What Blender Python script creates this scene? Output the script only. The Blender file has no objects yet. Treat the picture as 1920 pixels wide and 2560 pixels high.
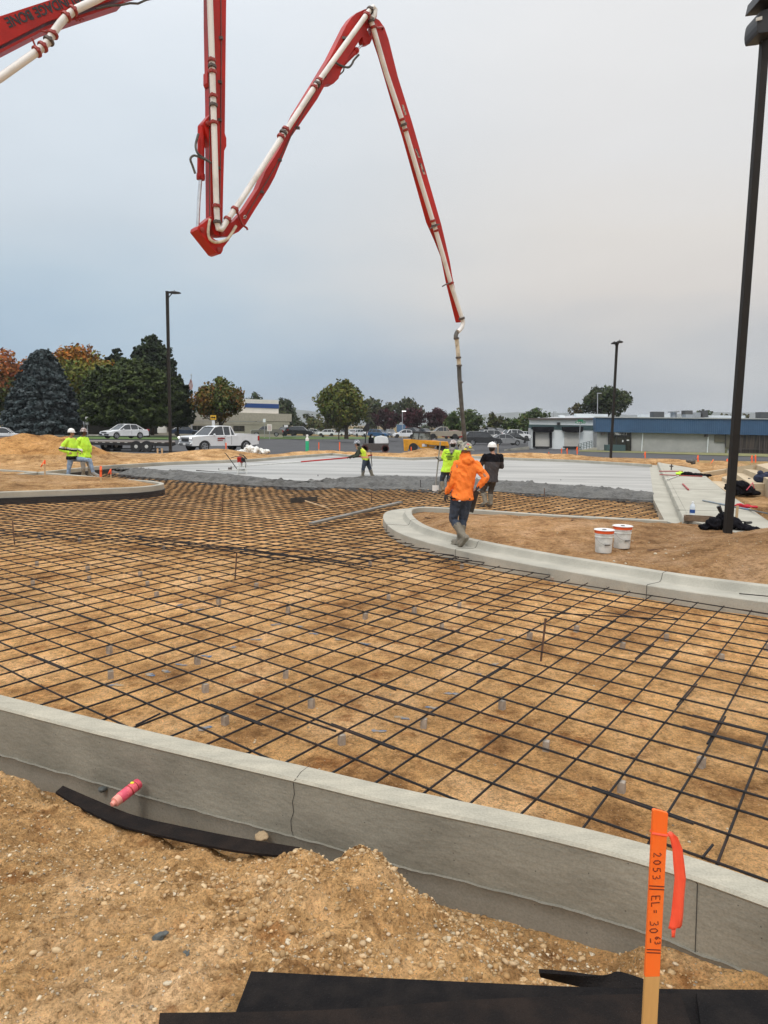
import bpy, bmesh, math, random
import numpy as np
from mathutils import Vector, Matrix, Euler
rnd = random.Random(7)
S = bpy.context.scene
COL = S.collection
# ---------------- camera, sky, sun, exposure ----------------
FPX, CAMH, PITCH, ROLL = 1776.0, 2.10, math.atan(218/1776), math.radians(0.9)
Fv = Vector((0, math.cos(PITCH), -math.sin(PITCH)))
U0 = Vector((0, math.sin(PITCH), math.cos(PITCH))); R0 = Vector((1, 0, 0))
Rv = R0*math.cos(ROLL)+U0*math.sin(ROLL); Uv = U0*math.cos(ROLL)-R0*math.sin(ROLL)
CP = Vector((0, 0, CAMH))
cam = bpy.data.cameras.new('camera'); co = bpy.data.objects.new('camera', cam); COL.objects.link(co)
cam.sensor_fit = 'VERTICAL'; cam.sensor_height = 24; cam.lens = 24*FPX/2560
cam.clip_start = 0.05; cam.clip_end = 20000
co.matrix_world = Matrix(((Rv.x, Uv.x, -Fv.x, 0), (Rv.y, Uv.y, -Fv.y, 0), (Rv.z, Uv.z, -Fv.z, CAMH), (0, 0, 0, 1)))
S.camera = co
S.view_settings.view_transform = 'Standard'; S.view_settings.look = 'None'
S.view_settings.exposure = 0.0; S.view_settings.gamma = 1
W = bpy.data.worlds.new('World'); S.world = W; W.use_nodes = True
nt = W.node_tree; nt.nodes.clear()
def nn(t, **k):
    n = nt.nodes.new(t)
    for a, b in k.items(): setattr(n, a, b)
    return n
SUN_EL, SUN_AZ = 50, 200
wo = nn('ShaderNodeOutputWorld'); bg = nn('ShaderNodeBackground')
sky = nn('ShaderNodeTexSky', sky_type='NISHITA', sun_disc=False)
sky.sun_elevation = math.radians(SUN_EL); sky.sun_rotation = math.radians(SUN_AZ)
sk = nn('ShaderNodeVectorMath', operation='SCALE'); sk.inputs['Scale'].default_value = 1.0
nt.links.new(sky.outputs[0], sk.inputs[0])
tc = nn('ShaderNodeTexCoord'); sp = nn('ShaderNodeSeparateXYZ'); nt.links.new(tc.outputs['Generated'], sp.inputs[0])
# overcast layer: brightness by elevation, colour by azimuth, soft cloud noise
rmp = nn('ShaderNodeValToRGB'); cr = rmp.color_ramp
nmap = nn('ShaderNodeMapping'); nmap.inputs['Scale'].default_value = (1.2, 1.2, 4.0)
nz = nn('ShaderNodeTexNoise'); nz.inputs['Scale'].default_value = 2.2; nz.inputs['Detail'].default_value = 5; nz.inputs['Roughness'].default_value = .5
nt.links.new(tc.outputs['Generated'], nmap.inputs[0]); nt.links.new(nmap.outputs[0], nz.inputs[0])
ad = nn('ShaderNodeMath', operation='MULTIPLY_ADD'); ad.inputs[1].default_value = .17; 
nt.links.new(nz.outputs[0], ad.inputs[0])
sb = nn('ShaderNodeMath', operation='SUBTRACT'); sb.inputs[1].default_value = .085; nt.links.new(sp.outputs['Z'], sb.inputs[0]); nt.links.new(sb.outputs[0], ad.inputs[2])
nt.links.new(ad.outputs[0], rmp.inputs[0])
def srgb(r, g, b): return tuple((c/255/12.92 if c/255 <= .04045 else ((c/255+.055)/1.055)**2.4) for c in (r, g, b))+(1,)
stops = [(0.0, srgb(138, 160, 184)), (.05, srgb(147, 173, 197)), (.10, srgb(167, 189, 208)), (.17, srgb(186, 203, 216)), (.24, srgb(202, 213, 222)), (.35, srgb(219, 228, 236)), (.46, srgb(233, 240, 247)), (1.0, srgb(255, 255, 255))]
cr.elements[0].position = 0; cr.elements[0].color = stops[0][1]; cr.elements[1].position = 1; cr.elements[1].color = stops[-1][1]
for p, c in stops[1:-1]:
    e = cr.elements.new(p); e.color = c
# warm grey veil to the right (+X)
rm2 = nn('ShaderNodeValToRGB'); c2 = rm2.color_ramp
st2 = [(0, srgb(150, 158, 168)), (.04, srgb(165, 170, 178)), (.09, srgb(189, 190, 192)), (.17, srgb(216, 210, 204)), (.24, srgb(224, 219, 213)), (.35, srgb(227, 226, 225)), (.48, srgb(236, 236, 236)), (1, srgb(255, 255, 255))]
c2.elements[0].color = st2[0][1]; c2.elements[1].position = 1; c2.elements[1].color = st2[-1][1]
for p, c in st2[1:-1]:
    e = c2.elements.new(p); e.color = c
nt.links.new(ad.outputs[0], rm2.inputs[0])
mr = nn('ShaderNodeMapRange'); mr.inputs['From Min'].default_value = -.35; mr.inputs['From Max'].default_value = .30; mr.interpolation_type = 'SMOOTHSTEP'
ax = nn('ShaderNodeMath', operation='MULTIPLY_ADD'); ax.inputs[1].default_value = .22; nt.links.new(nz.outputs[0], ax.inputs[0])
axs = nn('ShaderNodeMath', operation='SUBTRACT'); axs.inputs[1].default_value = .11; nt.links.new(sp.outputs['X'], axs.inputs[0]); nt.links.new(axs.outputs[0], ax.inputs[2])
nt.links.new(ax.outputs[0], mr.inputs['Value'])
mx = nn('ShaderNodeMix', data_type='RGBA'); nt.links.new(mr.outputs[0], mx.inputs['Factor']); nt.links.new(rmp.outputs[0], mx.inputs['A']); nt.links.new(rm2.outputs[0], mx.inputs['B'])
# sky out of view boosted towards the zenith, adding fill light on the ground
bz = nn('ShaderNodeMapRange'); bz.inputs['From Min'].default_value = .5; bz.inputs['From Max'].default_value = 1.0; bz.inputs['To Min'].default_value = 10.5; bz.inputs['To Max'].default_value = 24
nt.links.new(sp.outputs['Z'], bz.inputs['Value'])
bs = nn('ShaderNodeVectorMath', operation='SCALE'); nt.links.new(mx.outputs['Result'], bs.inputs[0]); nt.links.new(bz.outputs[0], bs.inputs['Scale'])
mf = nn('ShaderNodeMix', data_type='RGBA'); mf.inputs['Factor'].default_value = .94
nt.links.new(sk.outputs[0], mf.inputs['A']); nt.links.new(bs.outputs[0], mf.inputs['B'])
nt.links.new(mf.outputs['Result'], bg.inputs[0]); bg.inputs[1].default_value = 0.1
nt.links.new(bg.outputs[0], wo.inputs[0])
sl = bpy.data.lights.new('sun', 'SUN'); sl.energy = 1.1; sl.angle = math.radians(14); sl.color = (1, .96, .9)
so = bpy.data.objects.new('sun', sl); COL.objects.link(so)
so.rotation_euler = Euler((math.radians(90-SUN_EL), 0, math.radians(180-SUN_AZ)), 'XYZ')

# ---------------- pixel -> place ----------------
def ray(x, y): return Fv+Rv*((x-960)/FPX)-Uv*((y-1280)/FPX)
def at(x, y, z=0.0):
    d = ray(x, y); return CP+d*((z-CAMH)/d.z)
def aty(x, y, Y):
    d = ray(x, y); return CP+d*(Y/d.y)
def sstep(t): t = np.clip(t, 0, 1); return t*t*(3-2*t)
def gz(X, Y):
    X = np.asarray(X, float); Y = np.asarray(Y, float)
    w = sstep((X/np.maximum(Y, 1)+.22)/.24)
    zr = np.interp(Y, [0, 48, 80, 115, 205, 400, 9000], [0, 0, -.75, -1.6, -1.95, -2.1, -2.1])
    zl = np.interp(Y, [0, 43, 48, 60, 78, 110, 160, 205, 400, 9000], [0, 0, -.13, -.13, .12, -.25, -.95, -1.6, -2.1, -2.1])
    return zr*w+zl*(1-w)
def atg(x, y, off=0.0):
    Y = 45.0; d = ray(x, y)
    best = None
    for Y in np.geomspace(3, 900, 1500):
        p = CP+d*(Y/d.y)
        if p.z <= float(gz(p.x, p.y))+off: return p
    return p
def pxm(Y): return FPX/Y     # pixels of the photograph per metre at depth Y

# ---------------- noise in numpy ----------------
def _h(ix, iy, s):
    n = (ix.astype(np.int64)*374761393+iy.astype(np.int64)*668265263+s*974634777) & 0xffffffff
    n = ((n ^ (n >> 13))*1274126177) & 0xffffffff
    n = n ^ (n >> 16); return (n & 0xffff)/65535.0
def vnoise(x, y, s=0):
    x = np.asarray(x, float); y = np.asarray(y, float)
    ix = np.floor(x); iy = np.floor(y); fx = x-ix; fy = y-iy
    fx = fx*fx*(3-2*fx); fy = fy*fy*(3-2*fy)
    a = _h(ix, iy, s); b = _h(ix+1, iy, s); c = _h(ix, iy+1, s); d = _h(ix+1, iy+1, s)
    return (a*(1-fx)+b*fx)*(1-fy)+(c*(1-fx)+d*fx)*fy-.5
def fbm(x, y, f=1.0, o=4, s=0, g=.5):
    t = 0; a = 1.0
    for i in range(o): t = t+a*vnoise(x*f+17.3*i, y*f-9.1*i, s+i); f *= 2.03; a *= g
    return t

# ---------------- materials ----------------
def rgb(c): return tuple(c)+(1,) if len(c) == 3 else c
def mat(name, c, rough=.7, metal=0, c2=None, scale=8, detail=5, bump=0, bscale=40, spec=.5, coat=0, contrast=(.35, .65), tint=False, bdist=.01, stretch=None, emit=None):
    m = bpy.data.materials.new(name); m.use_nodes = True; t = m.node_tree; b = t.nodes['Principled BSDF']
    b.inputs['Roughness'].default_value = rough; b.inputs['Metallic'].default_value = metal
    b.inputs['Specular IOR Level'].default_value = spec; b.inputs['Coat Weight'].default_value = coat
    L = t.links.new; N = t.nodes.new
    tcn = N('ShaderNodeTexCoord'); src = tcn.outputs['Object']
    if stretch:
        mp = N('ShaderNodeMapping'); mp.inputs['Scale'].default_value = stretch; L(src, mp.inputs[0]); src = mp.outputs[0]
    if c2 is None: c2 = tuple(v*.8 for v in c)
    n1 = N('ShaderNodeTexNoise'); n1.inputs['Scale'].default_value = scale; n1.inputs['Detail'].default_value = detail; n1.inputs['Roughness'].default_value = .6
    L(src, n1.inputs[0])
    r = N('ShaderNodeValToRGB'); r.color_ramp.elements[0].position = contrast[0]; r.color_ramp.elements[1].position = contrast[1]
    r.color_ramp.elements[0].color = rgb(c2); r.color_ramp.elements[1].color = rgb(c)
    L(n1.outputs[0], r.inputs[0]); out = r.outputs[0]
    if tint:
        a = N('ShaderNodeVertexColor'); a.layer_name = 'tint'; mm = N('ShaderNodeMix'); mm.data_type = 'RGBA'; mm.blend_type = 'MULTIPLY'; mm.inputs['Factor'].default_value = 1
        L(out, mm.inputs['A']); L(a.outputs[0], mm.inputs['B']); out = mm.outputs['Result']
    L(out, b.inputs['Base Color'])
    if bump:
        n2 = N('ShaderNodeTexNoise'); n2.inputs['Scale'].default_value = bscale; n2.inputs['Detail'].default_value = 6; L(src, n2.inputs[0])
        bp_ = N('ShaderNodeBump'); bp_.inputs['Strength'].default_value = bump; bp_.inputs['Distance'].default_value = bdist
        L(n2.outputs[0], bp_.inputs['Height']); L(bp_.outputs[0], b.inputs['Normal'])
    if emit:
        b.inputs['Emission Color'].default_value = rgb(emit[:3]); b.inputs['Emission Strength'].default_value = emit[3]
    return m
M = {}
M['steel'] = mat('rebar steel', (.014, .013, .014), .6, 0, c2=(.045, .024, .016), scale=3, contrast=(.25, .5), spec=.25, bump=.3, bscale=120)
M['rust'] = mat('rusty pin steel', (.16, .08, .045), .8, c2=(.07, .04, .03), scale=20)
M['block'] = mat('mortar spacer', (.40, .34, .28), .9, c2=(.30, .25, .20), scale=30, bump=.4)
M['red'] = mat('boom red paint', (.52, .017, .009), .42, c2=(.31, .012, .008), scale=1.3, contrast=(.3, .7), spec=.3, detail=8)
M['darkred'] = mat('clamp red', (.33, .03, .02), .5)
M['pipe'] = mat('white pipe enamel', (.76, .75, .72), .45, c2=(.52, .50, .46), scale=1.8, detail=10, contrast=(.25, .5))
M['grimy'] = mat('grimy cream hose cover', (.62, .55, .42), .8, c2=(.25, .21, .16), scale=6, contrast=(.3, .55))
M['clamp'] = mat('clamp iron', (.12, .10, .09), .6, .4)
M['rubber'] = mat('rubber', (.055, .055, .053), .7, c2=(.13, .125, .115), scale=5)
M['chrome'] = mat('chrome rod', (.75, .76, .78), .2, .9)
M['black'] = mat('black plastic', (.018, .018, .02), .45)
M['pole'] = mat('bronze pole paint', (.015, .0135, .012), .55, c2=(.021, .018, .016), scale=2, spec=.25)
M['white'] = mat('white paint', (.80, .80, .79), .35, c2=(.72, .72, .71), scale=2, coat=.3)
M['glass'] = mat('window glass', (.03, .035, .04), .06, 0, c2=(.02, .024, .03), spec=.8)
M['tyre'] = mat('tyre rubber', (.025, .025, .026), .85)
M['rim'] = mat('alloy rim', (.45, .46, .48), .35, .7)
M['tail'] = mat('tail lamp', (.45, .01, .012), .25)
M['lens'] = mat('head lamp lens', (.7, .72, .75), .12, spec=.8)
M['wood'] = mat('raw lumber', (.60, .43, .25), .7, c2=(.42, .28, .15), scale=6, stretch=(1, 1, .1))
M['orange'] = mat('fluorescent orange', (1.0, .16, .035), .6, c2=(.92, .12, .03), scale=5)
M['orangecl'] = mat('orange hoodie cloth', (1.0, .24, .03), .85, c2=(.88, .20, .025), scale=7, bump=.35, bscale=28, bdist=.02)
M['lime'] = mat('lime safety cloth', (.62, .95, .06), .8, c2=(.48, .82, .05), scale=6, bump=.3, bscale=30, bdist=.02)
M['yellow'] = mat('machine yellow', (.85, .37, .01), .4, c2=(.62, .27, .02), scale=3)
M['denim'] = mat('dark denim', (.022, .032, .055), .85, c2=(.05, .065, .095), scale=8, contrast=(.4, .75), bump=.4, bscale=30, bdist=.02)
M['jeans'] = mat('pale blue jeans', (.27, .36, .48), .85, c2=(.16, .22, .32), scale=7)
M['mudboot'] = mat('muddy rubber boots', (.14, .125, .09), .75, c2=(.24, .21, .165), scale=9, contrast=(.35, .7), bump=.3)
M['greycl'] = mat('charcoal cloth', (.055, .048, .05), .9, c2=(.04, .036, .038), scale=8)
M['blackcl'] = mat('black cloth', (.007, .007, .009), .95, spec=.1, c2=(.013, .012, .015), scale=10, bump=.3, bscale=25, bdist=.02)
M['olive'] = mat('dark work trousers', (.06, .052, .044), .9, c2=(.035, .03, .027), scale=8)
M['skin'] = mat('skin', (.42, .22, .14), .55); M['skin2'] = mat('dark skin', (.16, .075, .045), .55)
M['hair'] = mat('dark hair', (.012, .010, .009), .7)
M['glove'] = mat('dark work glove', (.035, .032, .03), .8)
M['hatw'] = mat('white hard hat', (.78, .77, .74), .35, c2=(.55, .52, .48), scale=12, contrast=(.2, .4))
M['navy'] = mat('navy bag cloth', (.018, .024, .055), .85, bump=.3, bscale=30, bdist=.02)

# ---------------- mesh builder ----------------
def tag(o, label=None, cat=None, group=None, kind=None):
    if label: o['label'] = label
    if cat: o['category'] = cat
    if group: o['group'] = group
    if kind: o['kind'] = kind
    return o
def empty(name, loc, label, cat, group=None, rz=0):
    o = bpy.data.objects.new(name, None); COL.objects.link(o); o.location = loc; o.rotation_euler = (0, 0, rz)
    o.empty_display_size = .2
    return tag(o, label, cat, group)
def copy_tree(o, parent=None):
    c = o.copy(); COL.objects.link(c); c.parent = parent
    for ch in [k for k in bpy.data.objects if k.parent == o]: copy_tree(ch, c)
    return c
def frame_of(d):
    d = Vector(d).normalized(); a = Vector((0, 0, 1)) if abs(d.z) < .95 else Vector((1, 0, 0))
    u = d.cross(a).normalized(); v = d.cross(u).normalized(); return u, v
class MB:
    def __init__(s): s.v = []; s.f = []; s.mi = []; s.cur = 0
    def add(s, vs, fs):
        b = len(s.v); s.v += [tuple(p) for p in vs]
        for f in fs: s.f.append(tuple(b+i for i in f)); s.mi.append(s.cur)
    def box(s, c, d, rz=0, R=None):
        c = Vector(c); h = [x/2 for x in d]; Rm = R if R is not None else Matrix.Rotation(rz, 3, 'Z')
        vs = [c+Rm @ Vector((sx*h[0], sy*h[1], sz*h[2])) for sx in (-1, 1) for sy in (-1, 1) for sz in (-1, 1)]
        s.add(vs, [(0, 1, 3, 2), (4, 6, 7, 5), (0, 4, 5, 1), (2, 3, 7, 6), (0, 2, 6, 4), (1, 5, 7, 3)])
    def bar(s, a, b, w, h, up=(0, 0, 1)):
        a, b = Vector(a), Vector(b); d = (b-a); L = d.length; d.normalize(); u = Vector(up); x = d.cross(u).normalized(); z = x.cross(d).normalized()
        R = Matrix((x, d, z)).transposed(); s.box((a+b)/2, (w, L, h), R=R)
    def tube(s, pts, r, n=8, cap=True):
        pts = [Vector(p) for p in pts]; rs = r if isinstance(r, (list, tuple)) else [r]*len(pts)
        rings = []; vs = []; u = None
        for i, p in enumerate(pts):
            d = (pts[min(i+1, len(pts)-1)]-pts[max(i-1, 0)])
            d.normalize()
            if u is None: u, v = frame_of(d)
            else:
                u = (u-d*u.dot(d)).normalized(); v = d.cross(u).normalized()
            for k in range(n):
                a = 2*math.pi*k/n; vs.append(p+(u*math.cos(a)+v*math.sin(a))*rs[i])
        fs = []
        for i in range(len(pts)-1):
            for k in range(n): fs.append((i*n+k, i*n+(k+1) % n, (i+1)*n+(k+1) % n, (i+1)*n+k))
        if cap: fs.append(tuple(range(n))[::-1]); fs.append(tuple((len(pts)-1)*n+k for k in range(n)))
        s.add(vs, fs)
    def lathe(s, prof, c=(0, 0, 0), axis=(0, 0, 1), n=20, ang=0, cap=True):
        c = Vector(c); d = Vector(axis).normalized(); u, v = frame_of(d); vs = []
        for (r, h) in prof:
            for k in range(n):
                a = 2*math.pi*k/n+ang; vs.append(c+d*h+(u*math.cos(a)+v*math.sin(a))*r)
        fs = []
        for i in range(len(prof)-1):
            for k in range(n): fs.append((i*n+k, i*n+(k+1) % n, (i+1)*n+(k+1) % n, (i+1)*n+k))
        if cap: fs.append(tuple(range(n))[::-1]); fs.append(tuple((len(prof)-1)*n+k for k in range(n)))
        s.add(vs, fs)
    def ball(s, c, r, n=10, m=7, R=None):
        c = Vector(c); r = Vector(r) if not isinstance(r, (int, float)) else Vector((r, r, r)); vs = []; fs = []
        for i in range(m+1):
            t = math.pi*i/m
            for k in range(n):
                a = 2*math.pi*k/n; p = Vector((math.sin(t)*math.cos(a)*r.x, math.sin(t)*math.sin(a)*r.y, math.cos(t)*r.z))
                vs.append(c+(R @ p if R is not None else p))
        for i in range(m):
            for k in range(n): fs.append((i*n+k, (i+1)*n+k, (i+1)*n+(k+1) % n, i*n+(k+1) % n))
        s.add(vs, fs)
    def prism(s, poly, z0, z1):        # polygon in XY, extruded in z
        n = len(poly); vs = [(p[0], p[1], z0) for p in poly]+[(p[0], p[1], z1) for p in poly]
        s.add(vs, [tuple(range(n))[::-1], tuple(range(n, 2*n))]+[(i, (i+1) % n, n+(i+1) % n, n+i) for i in range(n)])
    def slab(s, pts, off):             # closed 3D outline pushed along a vector both ways
        n = len(pts); off = Vector(off); vs = [Vector(p)-off for p in pts]+[Vector(p)+off for p in pts]
        s.add(vs, [tuple(range(n))[::-1], tuple(range(n, 2*n))]+[(i, (i+1) % n, n+(i+1) % n, n+i) for i in range(n)])
    def grid(s, P):                    # 2D array of points
        a, b = len(P), len(P[0]); vs = [p for r in P for p in r]
        s.add(vs, [(i*b+j, i*b+j+1, (i+1)*b+j+1, (i+1)*b+j) for i in range(a-1) for j in range(b-1)])
    def build(s, name, m, parent=None, smooth=False, world=False, bevel=0, rec=True):
        me = bpy.data.meshes.new(name); vs = s.v
        if world and parent is not None:
            l = parent.location; vs = [(p[0]-l.x, p[1]-l.y, p[2]-l.z) for p in vs]
        me.from_pydata(vs, [], s.f)
        for k in (m if isinstance(m, (list, tuple)) else [m]): me.materials.append(k)
        if isinstance(m, (list, tuple)): me.polygons.foreach_set('material_index', s.mi)
        if rec or bevel:
            bm = bmesh.new(); bm.from_mesh(me)
            bmesh.ops.recalc_face_normals(bm, faces=bm.faces)
            if bevel:
                es = [e for e in bm.edges if len(e.link_faces) == 2 and e.calc_face_angle(0) > .6]
                bmesh.ops.bevel(bm, geom=es, offset=bevel, segments=2, affect='EDGES', profile=.7, clamp_overlap=True)
            bm.to_mesh(me); bm.free()
        if smooth:
            me.polygons.foreach_set('use_smooth', [True]*len(me.polygons))
            if smooth != 'full': me.set_sharp_from_angle(angle=math.radians(35))
        me.update()
        o = bpy.data.objects.new(name, me); COL.objects.link(o)
        if parent is not None: o.parent = parent
        return o
def npmesh(name, V, Fq, m, parent=None, smooth=False, tint=None):
    me = bpy.data.meshes.new(name); nf = len(Fq); k = Fq.shape[1]
    me.vertices.add(len(V)); me.vertices.foreach_set('co', np.asarray(V, np.float32).ravel())
    me.loops.add(nf*k); me.loops.foreach_set('vertex_index', Fq.astype(np.int32).ravel())
    me.polygons.add(nf); me.polygons.foreach_set('loop_start', np.arange(0, nf*k, k, dtype=np.int32))
    me.update(calc_edges=True); me.materials.append(m)
    if smooth: me.polygons.foreach_set('use_smooth', np.ones(nf, bool))
    if tint is not None:
        a = me.color_attributes.new('tint', 'FLOAT_COLOR', 'POINT'); c = np.ones((len(V), 4), np.float32); c[:, :3] = tint; a.data.foreach_set('color', c.ravel())
    me.validate(); o = bpy.data.objects.new(name, me); COL.objects.link(o)
    if parent is not None: o.parent = parent
    return o
def gridfaces(a, b):
    i, j = np.meshgrid(np.arange(a-1), np.arange(b-1), indexing='ij'); i = i.ravel(); j = j.ravel()
    return np.stack([i*b+j, i*b+j+1, (i+1)*b+j+1, (i+1)*b+j], 1)
def catmull(P, k=6):
    P = [Vector(p) for p in P]; out = []
    for i in range(len(P)-1):
        a = P[max(i-1, 0)]; b = P[i]; c = P[i+1]; d = P[min(i+2, len(P)-1)]
        for j in range(k):
            t = j/k; out.append(.5*((2*b)+(c-a)*t+(2*a-5*b+4*c-d)*t*t+(3*b-a-3*c+d)*t**3))
    out.append(P[-1]); return out
def inpoly(X, Y, poly):
    X = np.asarray(X); Y = np.asarray(Y); c = np.zeros(X.shape, bool); n = len(poly)
    for i in range(n):
        x1, y1 = poly[i][:2]; x2, y2 = poly[(i+1) % n][:2]
        if y1 == y2: continue
        k = ((y1 > Y) != (y2 > Y)) & (X < (x2-x1)*(Y-y1)/(y2-y1)+x1); c ^= k
    return c
def distline(X, Y, L):
    X = np.asarray(X, float); Y = np.asarray(Y, float); D = np.full(X.shape, 1e9)
    for i in range(len(L)-1):
        x1, y1 = L[i][:2]; x2, y2 = L[i+1][:2]; dx, dy = x2-x1, y2-y1
        t = np.clip(((X-x1)*dx+(Y-y1)*dy)/(dx*dx+dy*dy), 0, 1); D = np.minimum(D, np.hypot(X-x1-t*dx, Y-y1-t*dy))
    return D
# ---------------- layout lines (world metres; z = 0 is finished paving) ----------------
def xy(p): return (p.x, p.y)
WALL = [(-16, 10.7), (-9, 7.56), (-4.6, 5.55), (-2.67, 4.665), (-1.61, 4.19), (-.49, 3.72), (.02, 3.5), (.74, 3.22), (1.25, 2.98), (1.62, 2.73), (2.3, 2.2), (3.4, 1.2), (5.5, -1.2)]
WALLS = [tuple(p)[:2] for p in catmull([(a, b, 0) for a, b in WALL], 5)]
IR = [(12, 4.4), (8, 6.7), (6, 7.82), (4.75, 8.60), (4.0, 9.1), (3.48, 9.55), (2.92, 10.12), (2.28, 10.75), (1.6, 11.55), (1.35, 11.88), (1.06, 12.30), (.75, 12.80), (.40, 13.55), (.17, 14.35), (0.02, 15.4), (-.02, 16.4), (.07, 17.25), (.4, 17.8), (1.0, 18.1), (1.93, 17.9), (2.6, 17.62), (4.1, 16.9), (6.45, 16.2)]
IRS = [tuple(p)[:2] for p in catmull([(a, b, 0) for a, b in IR], 5)]
IL = [(-16, 15.2), (-13, 17.1), (-10.31, 18.96), (-9.02, 19.77), (-7.99, 20.46), (-7.33, 21.0), (-6.98, 21.75), (-7.0, 22.5), (-7.6, 23.3), (-8.4, 23.75), (-9.3, 24.25), (-10.9, 25.3), (-13.5, 26.9), (-17, 28.7)]
ILS = [tuple(p)[:2] for p in catmull([(a, b, 0) for a, b in IL], 5)]
FC = [xy(at(x, y, .15)) for x, y in [(40, 1186), (110, 1179), (170, 1173), (235, 1166), (309, 1161), (420, 1155), (540, 1151), (640, 1147), (740, 1139), (830, 1133), (870, 1137), (960, 1141.5), (1030, 1144.5), (1100, 1141.5), (1181, 1140), (1300, 1145), (1361, 1147), (1440, 1150), (1530, 1155), (1626, 1161)]]
FC = [(-19, FC[0][1]-1.5)]+FC
SR = [xy(at(1624, 1162, 0)), xy(at(1632, 1224, 0)), xy(at(1635, 1249, 0)), (6.5, 16.3)]
PAD = [(-16, 10.7)]+WALLS+[(9, -3), (12, 4.4)]+IRS+SR[::-1]+FC[::-1]+[(-17, 28.7)]+ILS[::-1]
# island L interior joins dirt on its left; the pad between the island back and the far curb is narrow
def cones(X, Y, L, z0):
    Z = z0
    for (cx, cy, h, sl, el) in L:
        d = np.hypot((X-cx)*el, Y-cy)
        k = h-sl*(np.sqrt(d*d+.15)-.39)
        Z = np.where(k > Z-.25, np.maximum(Z, k)+.06*np.exp(-((k-Z)/.18)**2), Z)
    return Z
def pile(x, y, Y, sl=.42, el=1.0):
    p = aty(x, y, Y); return (p.x, p.y, p.z, sl, el)
PILES = [pile(60, 1083, 36, .5), pile(12, 1094, 35, .48), pile(122, 1087, 36.5, .52), pile(165, 1091, 35.5, .5), pile(-60, 1085, 37, .45), pile(205, 1120, 35, .5),
         pile(545, 1122, 42.5, .30, .55), pile(480, 1133, 42.5, .3, .5), pile(1070, 1120, 48, .42, .8), pile(1052, 1130, 48.5, .4, .7), pile(1090, 1133, 47.5, .4, .6), pile(1308, 1131, 50.5, .25, .35), pile(1345, 1137, 50, .3, .5),
         pile(1395, 1137, 48.5, .4), pile(1422, 1136, 48, .4, .7), pile(1450, 1143, 47, .3, .6), pile(1480, 1145, 47.5, .3, .5), pile(1540, 1149, 46, .3, .5), pile(1650, 1149, 44, .4, .8), pile(1690, 1149, 43.5, .4, .7), pile(1800, 1152, 39, .42), pile(1765, 1160, 38, .4, .7), pile(1840, 1158, 38.5, .4), pile(920, 1133, 50, .3, .4), pile(1000, 1136, 49.5, .3, .4), pile(770, 1135, 51, .3, .3), pile(700, 1138, 48.5, .3, .4), pile(620, 1143, 44, .3, .4), pile(1230, 1139, 51.5, .3, .4)]
ILANDL = [(-10.6, 22.3, .30, .14, .6), (-13, 22, .38, .14, .5)]
# foreground bank: thin plate through surveyed spots
bank = []
for x, y, z in [(-300, 1860, -.02), (0, 1916, -.06), (75, 1941, -.10), (174, 2010, -.13), (260, 2050, -.15), (324, 2071, -.17), (370, 2076, -.15), (521, 2111, -.17), (650, 2135, -.18), (723, 2143, -.15), (770, 2131, -.06), (833, 2150, -.10), (903, 2128, -.02), (960, 2145, -.05), (1006, 2178, -.09), (1076, 2236, -.15), (1203, 2300, -.21), (1284, 2346, -.26), (1359, 2410, -.28), (1411, 2456, -.27)]:
    p = at(x, y, z); bank.append((p.x, p.y, z))
    if x < 1250: bank.append((p.x-.03, p.y-.10, z-.005))
for x, y, z in [(-300, 2150, .12), (0, 2150, .12), (0, 2400, .24), (300, 2200, .14), (300, 2450, .28), (600, 2250, .05), (600, 2400, .24), (850, 2300, .12), (900, 2420, .22), (1100, 2330, .07), (1100, 2440, .20), (1250, 2420, .02), (1500, 2440, -.18), (1700, 2440, -.2), (1900, 2440, -.16), (1900, 2400, -.18), (1650, 2410, -.23), (950, 2230, .08), (930, 2180, .04)]:
    p = at(x, y, z); bank.append((p.x, p.y, z))
for t in WALLS:
    if -5 < t[0] < 1.2: bank.append((t[0]-.03, t[1]-.04, -.34)); bank.append((t[0]-.07, t[1]-.15, -.33))
    elif 1.2 <= t[0] < 2.4: bank.append((t[0]-.03, t[1]-.04, -.22)); bank.append((t[0]-.1, t[1]-.2, -.2))
for X_, Y_, z in [(-.5, 1.7, .30), (.3, 1.7, .28), (1.0, 1.75, .2), (1.6, 1.7, .15), (0, .8, .35), (2.2, .8, .2), (-2, 1, .38), (-4, 2, .35), (-5, 4, .2), (-3, 3.2, .1), (-6, 5, .15), (2.6, 1.2, .0), (0, -.5, .4), (-3, 0, .4), (3, 0, .2)]:
    bank.append((X_, Y_, z))
bank = np.array(bank)
def _phi(r): return np.where(r > 1e-9, r*r*np.log(np.maximum(r, 1e-9)), 0)
_n = len(bank); _K = _phi(np.hypot(bank[:, 0][:, None]-bank[:, 0], bank[:, 1][:, None]-bank[:, 1]))+np.eye(_n)*.004
_P = np.c_[np.ones(_n), bank[:, :2]]; _A = np.block([[_K, _P], [_P.T, np.zeros((3, 3))]])
_w = np.linalg.solve(_A, np.r_[bank[:, 2], 0, 0, 0])
def bankz(X, Y):
    X = np.asarray(X, float); Y = np.asarray(Y, float); s = X.shape; x = X.ravel(); y = Y.ravel(); o = np.zeros(x.shape)
    for i in range(_n): o += _w[i]*_phi(np.hypot(x-bank[i, 0], y-bank[i, 1]))
    return (o+_w[_n]+_w[_n+1]*x+_w[_n+2]*y).reshape(s)
WPOLY = WALLS+[(9, -3), (9, -9), (-40, -9), (-40, 20.7), (-16, 10.7)]
IRPOLY = IRS+[(7.2, 16.5), (30, 16.5), (30, -5), (12, -5)]
ILPOLY = ILS+[(-40, 28.7), (-40, 5)]
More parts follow.
